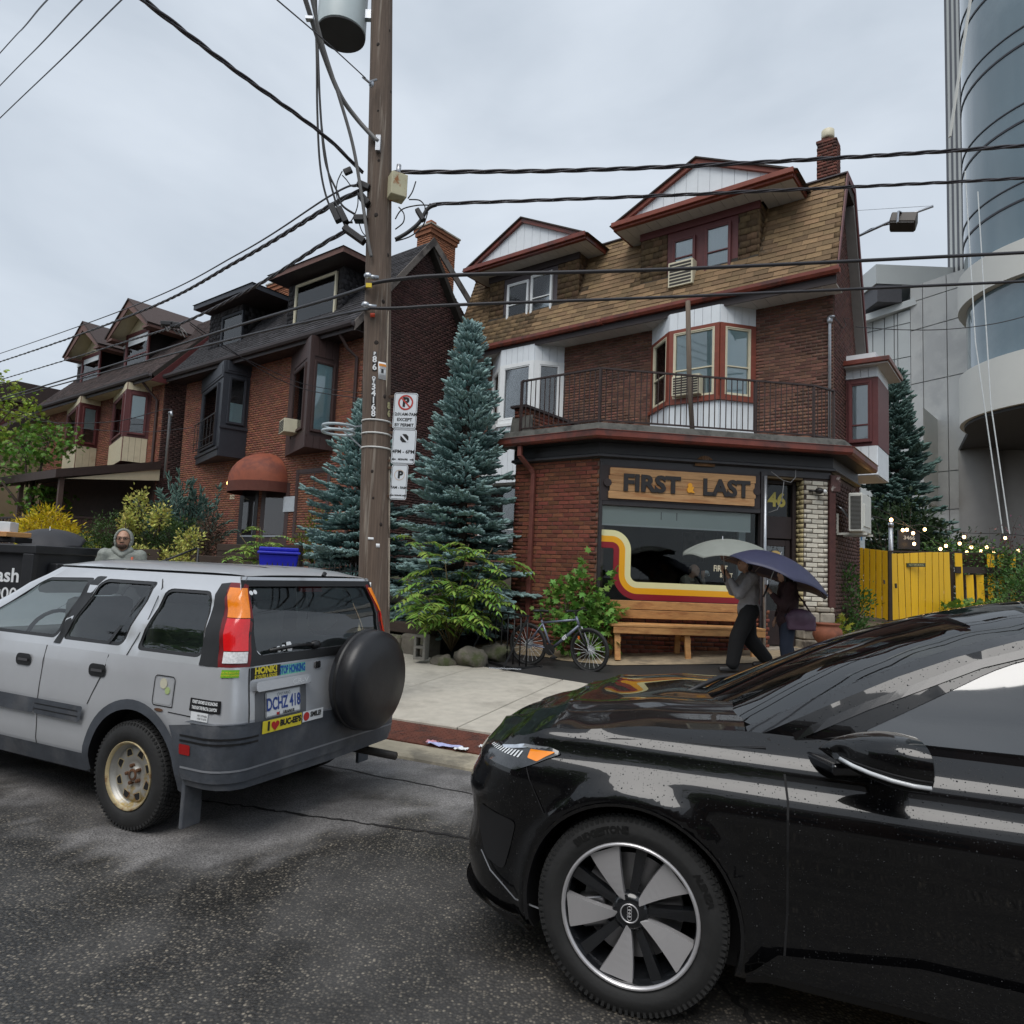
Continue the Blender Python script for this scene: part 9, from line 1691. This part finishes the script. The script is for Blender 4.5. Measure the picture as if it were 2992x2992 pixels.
b.tube([h+Vector((.106,.01,.018)),h+Vector((.106,-.01,.018))],.003,5); b.build('glasses',m_si,hm,smooth=True); b = MB(); b.ell(h+Vector((.062,0,-.085)),(.046,.055,.040)); b.ell(h+Vector((.098,0,-.040)),(.010,.03,.008)); b.build('beard',mat('beard',(.05,.028,.018),.8,var=.4,scale=50),hm,smooth=True); b = MB(); b.tube([(.15,.13,1.45),(.19,.13,1.2),(.16,.15,1.05)],.014,6); b.build('bag_strap',mat('orange_strap',(.45,.10,.05),.6),hm,smooth=True)
p = at(150,1900,9.2); p.z = .25
def hair_curly(b,h,D):
 rg = random.Random(4)
 for k in range(46):
  a,e = rg.uniform(0,6.28),rg.uniform(-1.0,1.4); q = Vector((math.cos(a)*math.cos(e)*.12-.03,math.sin(a)*math.cos(e)*.125,math.sin(e)*.13));
  if q.x < .06 or q.z > .06: b.ell(h+q,(.034,.034,.036),8,6)
 for sg in (1,-1):
  for k in range(5): b.ell(h+Vector((-.01,sg*(.10+.01*(k % 2)),-.04-.04*k)),(.038,.036,.036),8,6)
rw,DR = person('red-haired woman in dark green jacket under a black umbrella',p,R(-60),dict(haR=(.24,-.12,1.30),elR=(.10,-.26,1.14),haL=(.2,.1,1.15),elL=(.04,.24,1.1)),H=.95,top=(mat('dark_green_jacket',(.018,.024,.018),.85,var=.2),True,-.02),bottom=(m_btr,1.0),hair=hair_curly,hat=mat('dark_red_hair',(.075,.012,.016),.5,var=.3,scale=30))
b = MB(); b.ell(Vector((.125,.02,1.20))*.95,(.03,.07,.16)); b.build('shirt_front',mat('cream_shirt',(.5,.48,.42),.8,var=.2,scale=14,alt=(.3,.05,.05),altscale=9,altpos=(.6,.65)),rw,smooth=True)
Mp = Matrix.Translation(p) @ Matrix.Rotation(R(-60),4,'Z'); g = Mp @ (DR['haR']+Vector((.07,-.0,.05))); umbrella('small black umbrella over the red-haired woman',at(146,1550,g.y-.12),.42,0,mat('black_nylon',(.022,.022,.026),.6,var=.15),g,h=.15)
u_,_ = fu(2000,1690,.75); P_ = FK(u_,0,-.75); p = Vector(HW(P_.x,P_.y,.55+.15)); p.z = at(2010,1643,p.y).z-1.40
mi,DI = person('balding man in a grey jumper drinking behind the shop window',p,R(-35),dict(pel=(0,0,.60),chest=(.06,0,.94),neck=(.12,0,1.12),head=(.18,0,1.25),shL=(.07,.2,1.07),shR=(.07,-.2,1.07),elL=(.27,.24,.86),elR=(.2,-.26,.80),haL=(.33,.06,1.12),haR=(.36,-.08,.85),hiL=(0,.1,.57),hiR=(0,-.1,.57),knL=(.42,.14,.52),knR=(.42,-.14,.52),anL=(.42,.14,.1),anR=(.42,-.14,.1)),top=(mat('taupe_jumper',(.30,.27,.22),.9,var=.1,scale=50),True,.02),bottom=(m_btr,1.0),hair=lambda b,h,D: (b.ell(h+Vector((-.05,.05,-.0)),(.055,.04,.06)),b.ell(h+Vector((-.05,-.05,-.0)),(.055,.04,.06)),b.ell(h+Vector((-.075,0,-.01)),(.04,.06,.06))),hat=mat('brown_hair',(.05,.03,.018),.6))
Mp = Matrix.Translation(p) @ Matrix.Rotation(R(-35),4,'Z'); cq = Mp @ (DI['haL']+Vector((.06,.01,.07))); cup = thing('coffee_cup','white paper cup at the lips of the man inside the window','cup',cq); b = MB(); b.lathe([(.028,-.05),(.042,.05),(.044,.055),(.036,.05)],18,Matrix.Rotation(R(38),4,'X')); b.build('cup_wall',m_nw,cup,smooth=True); b = MB(); b.tube([Vector((.04+.02*math.cos(t*.6),0,.03*math.sin(t*.6))) for t in range(11)],.006,5); b.build('handle',m_nw,cup,smooth=True)
st = thing('stool','dark stool under the man inside the shop','stool',p); b = MB(); b.lathe([(.20,.47),(.20,.50)],20); b.build('seat',m_dkwood,st)
for k in range(4): b = MB(); b.bar((.13*math.cos(1.57*k),.13*math.sin(1.57*k),.47),(.19*math.cos(1.57*k),.19*math.sin(1.57*k),.55-p.z+.0),.03); b.build('leg',m_dkwood,st)
# street things
bn = thing('bench','long plain timber bench under the shop window','bench',C0,-TH); z0 = zpad(-1.2,-5.0)+.012
uL,uR_ = fu(1783,1830,-.45)[0],2.78; zs_ = fu(1790,1822,-.6)[1]
def bx(nm,u0,u1,v0,v1,d0,d1): b = MB(); fbox(b,FK,u0,u1,v0,v1,d0,d1); return b.build(nm,m_pine,bn,bevel=.006,segs=1)
bx('back_plank',uL,uR_,zs_+.07,zs_+.215,.12,.16); bx('back_plank',uL,uR_,zs_+.225,zs_+.37,.11,.15); bx('seat_plank',uL-.04,uR_,zs_-.04,zs_,.15,.40); bx('seat_plank',uL-.04,uR_,zs_-.04,zs_,.41,.66); bx('apron',uL,uR_,zs_-.15,zs_-.045,.62,.655)
for u in (uL+.08,uL+1.28,uR_-.2):
 for a,c in ((.60,.66),(.25,.12)):
  b = MB(); b.bar(FK(u,zs_-.045,a-.04),FK(u,z0-.03,c),.09,.045,up=FK.n); b.build('leg',m_pine,bn)
 b = MB(); b.bar(FK(u+.05,zs_-.25,.20),FK(u+.05,zs_-.25,.60),.03,.08); b.build('stretcher',m_pine,bn)
b = MB();
bd = Vector((.86,-.51,0)).normalized(); fw = onz(1722,1968,.215); bk = thing('bicycle','grey mountain bicycle parked at the black rack','bicycle',fw-bd*1.07+Vector((0,0,.012)),math.atan2(bd.y,bd.x)); bk.rotation_euler = (R(4),0,math.atan2(bd.y,bd.x)); m_bf = mat('grey_blue_frame',(.17,.19,.25),.35,metal=.4,var=.1); m_bk = mat('bike_black',(.012,.012,.013),.5); r_ = .34
def bwheel(x,turn=0.0):
 wp = link('wheel',None,bk); wp.location = (x,0,r_); wp.rotation_euler = (0,0,turn); ci = lambda rr,n=40: [(rr*math.cos(2*math.pi*k/n),0,rr*math.sin(2*math.pi*k/n)) for k in range(n)]
 b = MB(); b.tube(ci(r_-.024),.025,8,closed=True); b.build('tyre',m_tyre,wp,smooth=True); b = MB(); b.tube(ci(r_-.055),.011,6,closed=True); b.build('rim',m_bk,wp,smooth=True); b = MB(); b.tube([(0,-.05,0),(0,.05,0)],.018,8); b.build('hub',m_galv,wp,smooth=True)
 for k in range(20): a = 2*math.pi*k/20; b = MB(); b.tube([(.016*math.cos(a+1.2),.02*(-1)**k,.016*math.sin(a+1.2)),((r_-.06)*math.cos(a),0,(r_-.06)*math.sin(a))],.0022,4); b.build('spoke',m_vinyl,wp)
 b = MB(); b.lathe([(.075,-.002),(.075,.002)],24,Matrix.Rotation(R(90),4,'X') @ Matrix.Translation((0,0,-.03))); b.build('brake_disc',m_galv,wp); return wp
bwheel(0); bwheel(1.07,R(-6))
bb,st_,hd1,hd2 = (.42,0,.30),(.24,0,.74),(.86,0,.80),(.90,0,.68)
for nm,p,q,rr in (('seat_tube',bb,st_,.017),('top_tube',(.26,0,.70),(.86,0,.79),.018),('down_tube',bb,(.895,0,.70),.024),('head_tube',(.845,0,.84),hd2,.021),('chain_stay',bb,(0,.05,r_),.010),('chain_stay',bb,(0,-.05,r_),.010),('seat_stay',(.26,.01,.68),(0,.05,r_),.009),('seat_stay',(.26,-.01,.68),(0,-.05,r_),.009)): b = MB(); b.tube([p,q],rr,10); b.build(nm,m_bf,bk,smooth=True)
for sg in (-1,1): b = MB(); b.tube([(.905,sg*.055,.68),(.97,sg*.06,.55),(1.07,sg*.06,r_)],[.017,.017,.013],8); b.build('fork_leg',m_bk if sg < 0 else m_galv,bk,smooth=True)
b = MB(); b.tube([(.845,0,.84),(.84,0,.90),(.88,0,.93)],.016,8); b.build('stem',m_bk,bk,smooth=True); b = MB(); b.tube([(.84,-.31,.945),(.87,-.15,.94),(.88,0,.93),(.87,.15,.94),(.84,.31,.945)],.012,8); b.build('handlebar',m_bk,bk,smooth=True)
for sg in (-1,1): b = MB(); b.tube([(.845,sg*.19,.945),(.84,sg*.32,.945)],.018,8); b.tube([(.86,sg*.18,.94),(.93,sg*.22,.91)],.007,5); b.build('grip',m_bk,bk,smooth=True)
b = MB(); b.tube([st_,(.22,0,.86)],.013,8); b.build('seat_post',m_bk,bk,smooth=True); b = MB(); b.ell((.16,0,.885),(.08,.07,.025)); b.ell((.28,0,.89),(.10,.025,.02)); b.build('saddle',m_bk,bk,smooth=True)
b = MB(); b.lathe([(.09,-.003),(.09,.003)],24,Matrix.Translation((.42,-.06,.30)) @ Matrix.Rotation(R(90),4,'X')); b.tube([(.42,-.08,.30),(.53,-.09,.20)],.010,6); b.tube([(.42,.08,.30),(.31,.09,.40)],.010,6); b.build('crank',m_bk,bk);
for p in ((.53,-.14,.20),(.31,.14,.40)): b = MB(); b.box(p,(.09,.08,.02)); b.build('pedal',m_bk,bk)
lettering('frame_lettering','GT',lambda x,y: Vector((.66+x*.76-y*.62,-.026,.50+x*.64+y*.74)),m_nw,bk,.07,.005); b = MB(); b.box((.905,-.03,.52),(.03,.01,.05)); b.build('reflector',mat('orange_reflector',(.7,.16,.02),.3),bk)
b = MB(); b.tube([(0,.03,r_),(.05,.04,r_-.10),(.10,.04,r_-.06),(.42,.06,.22)],.006,5); b.tube([(.01,.04,r_+.05),(.42,.06,.39)],.006,5); b.build('chain',m_bk,bk)
rk = thing('bike_rack','black steel bicycle rack behind the bicycle rear wheel','bike rack',onz(1480,1940,.22),math.atan2(bd.y,bd.x)+R(64));
for x in (-.25,.25): b = MB(); b.bar((x,-.62,.02),(x,.62,.02),.035); b.build('base_rail',m_bk,rk)
for k in range(7):
 y = -.55+1.1*k/6; b = MB(); b.tube([(0,y,.02),(0,y,.80)],.012,7); b.build('bar',m_bk,rk,smooth=True)
b = MB(); b.bar((0,-.57,.81),(0,.57,.81),.03); b.build('top_rail',m_bk,rk)
for y in (-.55,.55): b = MB(); b.bar((0,y,.78),(-.42,y,.02),.022); b.build('brace',m_bk,rk); b = MB(); b.bar((-.45,y,.02),(.3,y,.02),.03); b.build('foot',m_bk,rk)
cn = thing('chain_lock','grey chain lying on the rack base','chain',onz(1450,1955,.24)); b = MB()
for k in range(22): a = .9*k; c = Vector((-.10+.022*k,.02*math.sin(a),.012)); b.tube([c+Vector((.014*math.cos(t*1.05),.008*math.sin(t*1.05)*(k % 2),.008*math.sin(t*1.05)*((k+1) % 2))) for t in range(6)],.0035,4,closed=True)
b.build('links',m_galv,cn,kind='stuff')
cbk = thing('cinder_block','upright grey concrete block at the garden wall','concrete block',onz(1228,1927,.26)+Vector((0,.05,0)),R(-14)); m_cin = mat('cinder_concrete',(.20,.19,.17),.95,var=.2,scale=20,bump=.5,bscale=60); slab([(-.095,0),(.095,0),(.095,.39),(-.095,.39)],[[(-.058,.04),(.058,.04),(.058,.175),(-.058,.175)],[(-.058,.215),(.058,.215),(.058,.35),(-.058,.35)]],lambda x,z: Vector((x,-.09,z)),(0,-1,0),.19,'block',m_cin,cbk)
gw = thing('garden_wall','mossy stone garden wall with timber kerb behind the pavement','wall',C0,-TH); m_tie = mat('railway_tie',(.045,.030,.023),.85,var=.3,scale=5,stretch=(1,8,8),bump=.5,bscale=20); m_rock = mat('mossy_rock',(.15,.135,.11),.95,var=.35,scale=5,bump=.8,bscale=14,alt=(.06,.07,.03),altscale=2.2)
rg = random.Random(12); a = -4.75
while a > -16:
 w_ = rg.uniform(.45,.9); b = MB(); b.b2(a-w_+.01,a-.01,PB+.02,PB+.40,.12,.55+rg.uniform(-.05,.05)); o = b.build('stone',m_rock,gw,bevel=.06,segs=3); a -= w_
for k in range(6): b = MB(); b.b2(-6.8-2.0*k,-4.82-2.0*k,PB+.12,PB+.34,.56,.74); b.build('timber_kerb',m_tie,gw,bevel=.015)
for k,(px,py,Y,s_) in enumerate(((1385,1905,11.0,.22),(1300,1915,11.0,.16),(1450,1890,11.4,.2))):
 r = thing('garden_rock',('largest mossy rock at the rack','small mossy rock left of the rack','pale mossy rock behind the rack')[k],'rock',at(px,py,Y)-Vector((0,0,.1))); b = MB(); b.ell((0,0,0),(s_*1.3,s_,s_*.8),16,11); b.v = [tuple(Vector(v)*(1+.5*noise.noise(Vector(v)*6+Vector((k*7,0,0)))+.2*noise.noise(Vector(v)*17))) for v in b.v]; b.build('boulder',m_rock,r,smooth=True)
tt = thing('timber_terrace','stacked brown timber retaining wall behind the silver car','retaining wall',(0,0,0))
for (x0,x1,Ya,Yb,ys) in ((640,880,13.2,12.9,(1600,1622,1645)),(230,470,12.6,12.8,(1612,1632)),(560,660,13.0,13.1,(1632,1652))):
 for y in ys:
  b = MB(); P,Q = at(x0,y,Ya),at(x1,y+4,Yb); b.bar(P,Q,.16,.135); b.build('timber',m_tie,tt,bevel=.012)
 b = MB(); P,Q = at(x0,ys[0],Ya+.2),at(x1,ys[0],Yb+.2); b.add([P,Q,Vector((Q.x,Q.y,.3)),Vector((P.x,P.y,.3))],[(0,1,2,3)]); b.build('earth_bank',m_soil,tt,fix=False)
fn = thing('iron_fence','black spiked iron fence before the shorter spruce','fence',(0,0,0)); P,Q = at(690,1668,11.9),at(1070,1670,11.6)
b = MB(); b.bar(P,Q,.02,.02); b.bar(P-Vector((0,0,.55)),Q-Vector((0,0,.55)),.02,.02); b.build('rail',m_bk,fn)
for k in range(26): c = P.lerp(Q,k/25); b = MB(); b.tube([c-Vector((0,0,.9)),c+Vector((0,0,.10))],.008,6); b.lathe([(.014,0),(.001,.06)],6,Matrix.Translation(c+Vector((0,0,.10)))); b.build('picket',m_bk,fn)
hr = thing('handrail','black handrail rising beside the garden steps','handrail',at(580,1650,12.4)); b = MB(); b.tube([at(455,1648,12.2)-hr.location,at(575,1602,12.6)-hr.location],.02,8); b.build('rail',m_bk,hr,smooth=True)
for (px,py,Y) in ((580,1600,12.6),(458,1648,12.2)): b = MB(); b.tube([at(px,py,Y)-hr.location,at(px,py,Y)-hr.location-Vector((0,0,1.0))],.022,8); b.build('post',m_bk,hr,smooth=True)
bl = thing('blue_recycling_bin','bright blue wheeled recycling bin by the steps of number 350','bin',at(805,1745,12.2),R(20)); m_blu = mat('blue_bin_plastic',(.010,.016,.42),.4,var=.1); zt0 = at(805,1600,12.2).z-bl.location.z
b = MB(); b.add([(-.24,-.26,0),(.24,-.26,0),(.24,.26,0),(-.24,.26,0),(-.33,-.34,zt0-.12),(.33,-.34,zt0-.12),(.33,.34,zt0-.12),(-.33,.34,zt0-.12)],[(3,2,1,0),(4,5,6,7),(0,1,5,4),(1,2,6,5),(2,3,7,6),(3,0,4,7)]); b.build('tub',m_blu,bl,bevel=.03); b = MB(); b.b2(-.36,.36,-.38,.36,zt0-.12,zt0-.07); b.b2(-.33,.33,-.33,.33,zt0-.07,zt0); b.build('lid',m_blu,bl,bevel=.03); b = MB(); b.tube([(-.3,.4,zt0-.08),(.3,.4,zt0-.08)],.02,8); b.build('handle',m_blu,bl,smooth=True)
b = MB(); fr = lambda x,z: Vector((.16+x,-.31,zt0-.32+z)); b.add([fr(x,z) for x,z in ((-.06,-.08),(.06,-.08),(.06,-.055),(-.06,-.055))],[(0,1,2,3)]); b.add([fr(x,z) for x,z in ((-.055,-.04),(.055,-.04),(.055,0),(-.055,0))],[(0,1,2,3)]); b.add([fr(x,z) for x,z in ((-.05,.01),(-.01,.01),(-.015,.09),(-.045,.075))],[(0,1,2,3)]); b.add([fr(x,z) for x,z in ((.01,.01),(.05,.01),(.045,.075),(.015,.10))],[(0,1,2,3)]); b.build('city_mark',m_nw,bl,fix=False)
wb = thing('waste_skip','dark grey steel waste container with white lettering at the left edge','skip',at(160,1760,7.8),R(-6)); m_sk = mat('dark_skip_paint',(.020,.021,.024),.5,var=.2); H_ = at(40,1590,7.8).z-wb.location.z; zb = -wb.location.z+.15
b = MB(); b.b2(-2.4,-.30,-.0,1.0,zb,H_); b.build('tub',m_sk,wb,bevel=.02); b = MB(); b.b2(-2.44,-.26,-.05,1.05,H_-.10,H_); b.build('rim',m_sk,wb,bevel=.015); b = MB(); b.b2(-.40,-.27,-.06,.02,zb,H_-.1); b.build('corner_post',m_sk,wb,bevel=.01); b = MB(); b.b2(-.30,-.18,.2,.5,H_-.42,H_-.2); b.build('lift_pocket',m_sk,wb,bevel=.02)
lettering('skip_lettering','Trash',lambda x,y: Vector((-.46+x,-.004,H_-.36+y)),m_nw,wb,.22,.005,'RIGHT'); lettering('skip_lettering','555-0000' if False else '000',lambda x,y: Vector((-.47+x,-.004,H_-.57+y)),m_nw,wb,.20,.002,'RIGHT')
for k,(px,py,w2,h2,m,lab) in enumerate(((22,1562,.40,.06,m_pine,'pale board lying on the waste container'),(18,1577,.42,.06,m_blk,'black tray lying on the waste container'),(25,1543,.12,.14,m_nw,'white carton sticking up on the waste container'))): o = thing('scrap',lab,'scrap',at(px,py,8.2),R(-20+20*k)); b = MB(); b.box((0,0,0),(w2,.3,h2)); b.build('piece',m,o,bevel=.008)
ur = thing('terracotta_pot','round terracotta pot at the foot of the white pier','pot',at(2418,1880,12.0),0); b = MB(); b.lathe([(.14,-.02),(.21,.06),(.245,.14),(.23,.24),(.18,.29),(.185,.315),(.205,.33),(.20,.35),(.17,.345),(.15,.30),(.19,.22),(.19,.10),(.1,.03),(.001,.03)],32,cap=False); b.build('bowl',mat('terracotta',(.22,.075,.04),.8,var=.25,scale=9,alt=(.12,.05,.035),altscale=3),ur,smooth=True)
for k,(px,py,w2,h2,m,lab) in enumerate(((1300,2180,.34,.05,mat('pale_blue_wrapper',(.45,.48,.75),.4,var=.2),'crumpled pale blue wrapper on the red plates'),(1262,2170,.10,.05,mat('pink_wrapper',(.6,.3,.35),.4),'pink scrap beside the blue wrapper'),(1348,2190,.12,.05,m_nw,'white torn scrap right of the blue wrapper'),(1407,2182,.04,.04,m_nw,'tiny white scrap near the black car'))):
 q = onz(px,py,.075); o = thing('litter',lab,'litter',q,R(-22)); b = MB(); rr = random.Random(k); n = 8; b.grid(lambda u,v: Vector(((u-.5)*w2,(v-.5)*max(h2,.08),.012+.02*noise.noise(Vector((u*4+k,v*3,k))))),n,4); ob = b.build('sheet',m,o,fix=False); md = ob.modifiers.new('t','SOLIDIFY'); md.thickness = .002
for k,(s,w_,h_,c) in enumerate(((-18,10,9.5,(.16,.08,.06)),(-6.5,11,10.5,(.13,.10,.08)),(6,12,9.0,(.17,.09,.06)),(19.5,12,10.0,(.12,.085,.07)))):
 hh = thing('street_house',('plain brick house across the street, farthest left','tall brown house across the street behind the viewer','red brick house across the street behind the viewer','dark house across the street, farthest right')[k],'house',ST(s,-17.5),math.atan2(SD.y,SD.x)); mw = mat('opposite_brick_%d' % k,c,.9,var=.3,scale=6); b = MB(); b.b2(-w_/2,w_/2,-8,0,0,h_-2.5); b.build('wall',mw,hh); b = MB(); b.prism([(0.4,h_-2.5),(-4,h_+.8),(-8.4,h_-2.5)],lambda y,z: Vector((-w_/2-.3,y,z)),lambda y,z: Vector((w_/2+.3,y,z))); b.build('roof',m_shB,hh)
 for i in range(4):
  for j in range(2): b = MB(); b.b2(-w_/2+.9+i*w_/4.2,-w_/2+2.1+i*w_/4.2,.0,.06,1.2+3.0*j,2.9+3.0*j); b.build('window',m_room,hh)
for k,(s,t,H_) in enumerate(((-12,-13.5,7.5),(1,-14,8.5),(13,-13.5,7.0))):
 q = ST(s,t); tree(('street maple across the road, left of the viewer','large street maple across the road behind the viewer','street maple across the road, right of the viewer')[k],(q.x,q.y,0),H_,[(0,0,H_*.7,2.4,2.4,1.8),(1.2,.5,H_*.55,1.6,1.6,1.2),(-1.3,-.4,H_*.55,1.6,1.6,1.2)],2600,.30,m_mapl,60+k,clump=.4)
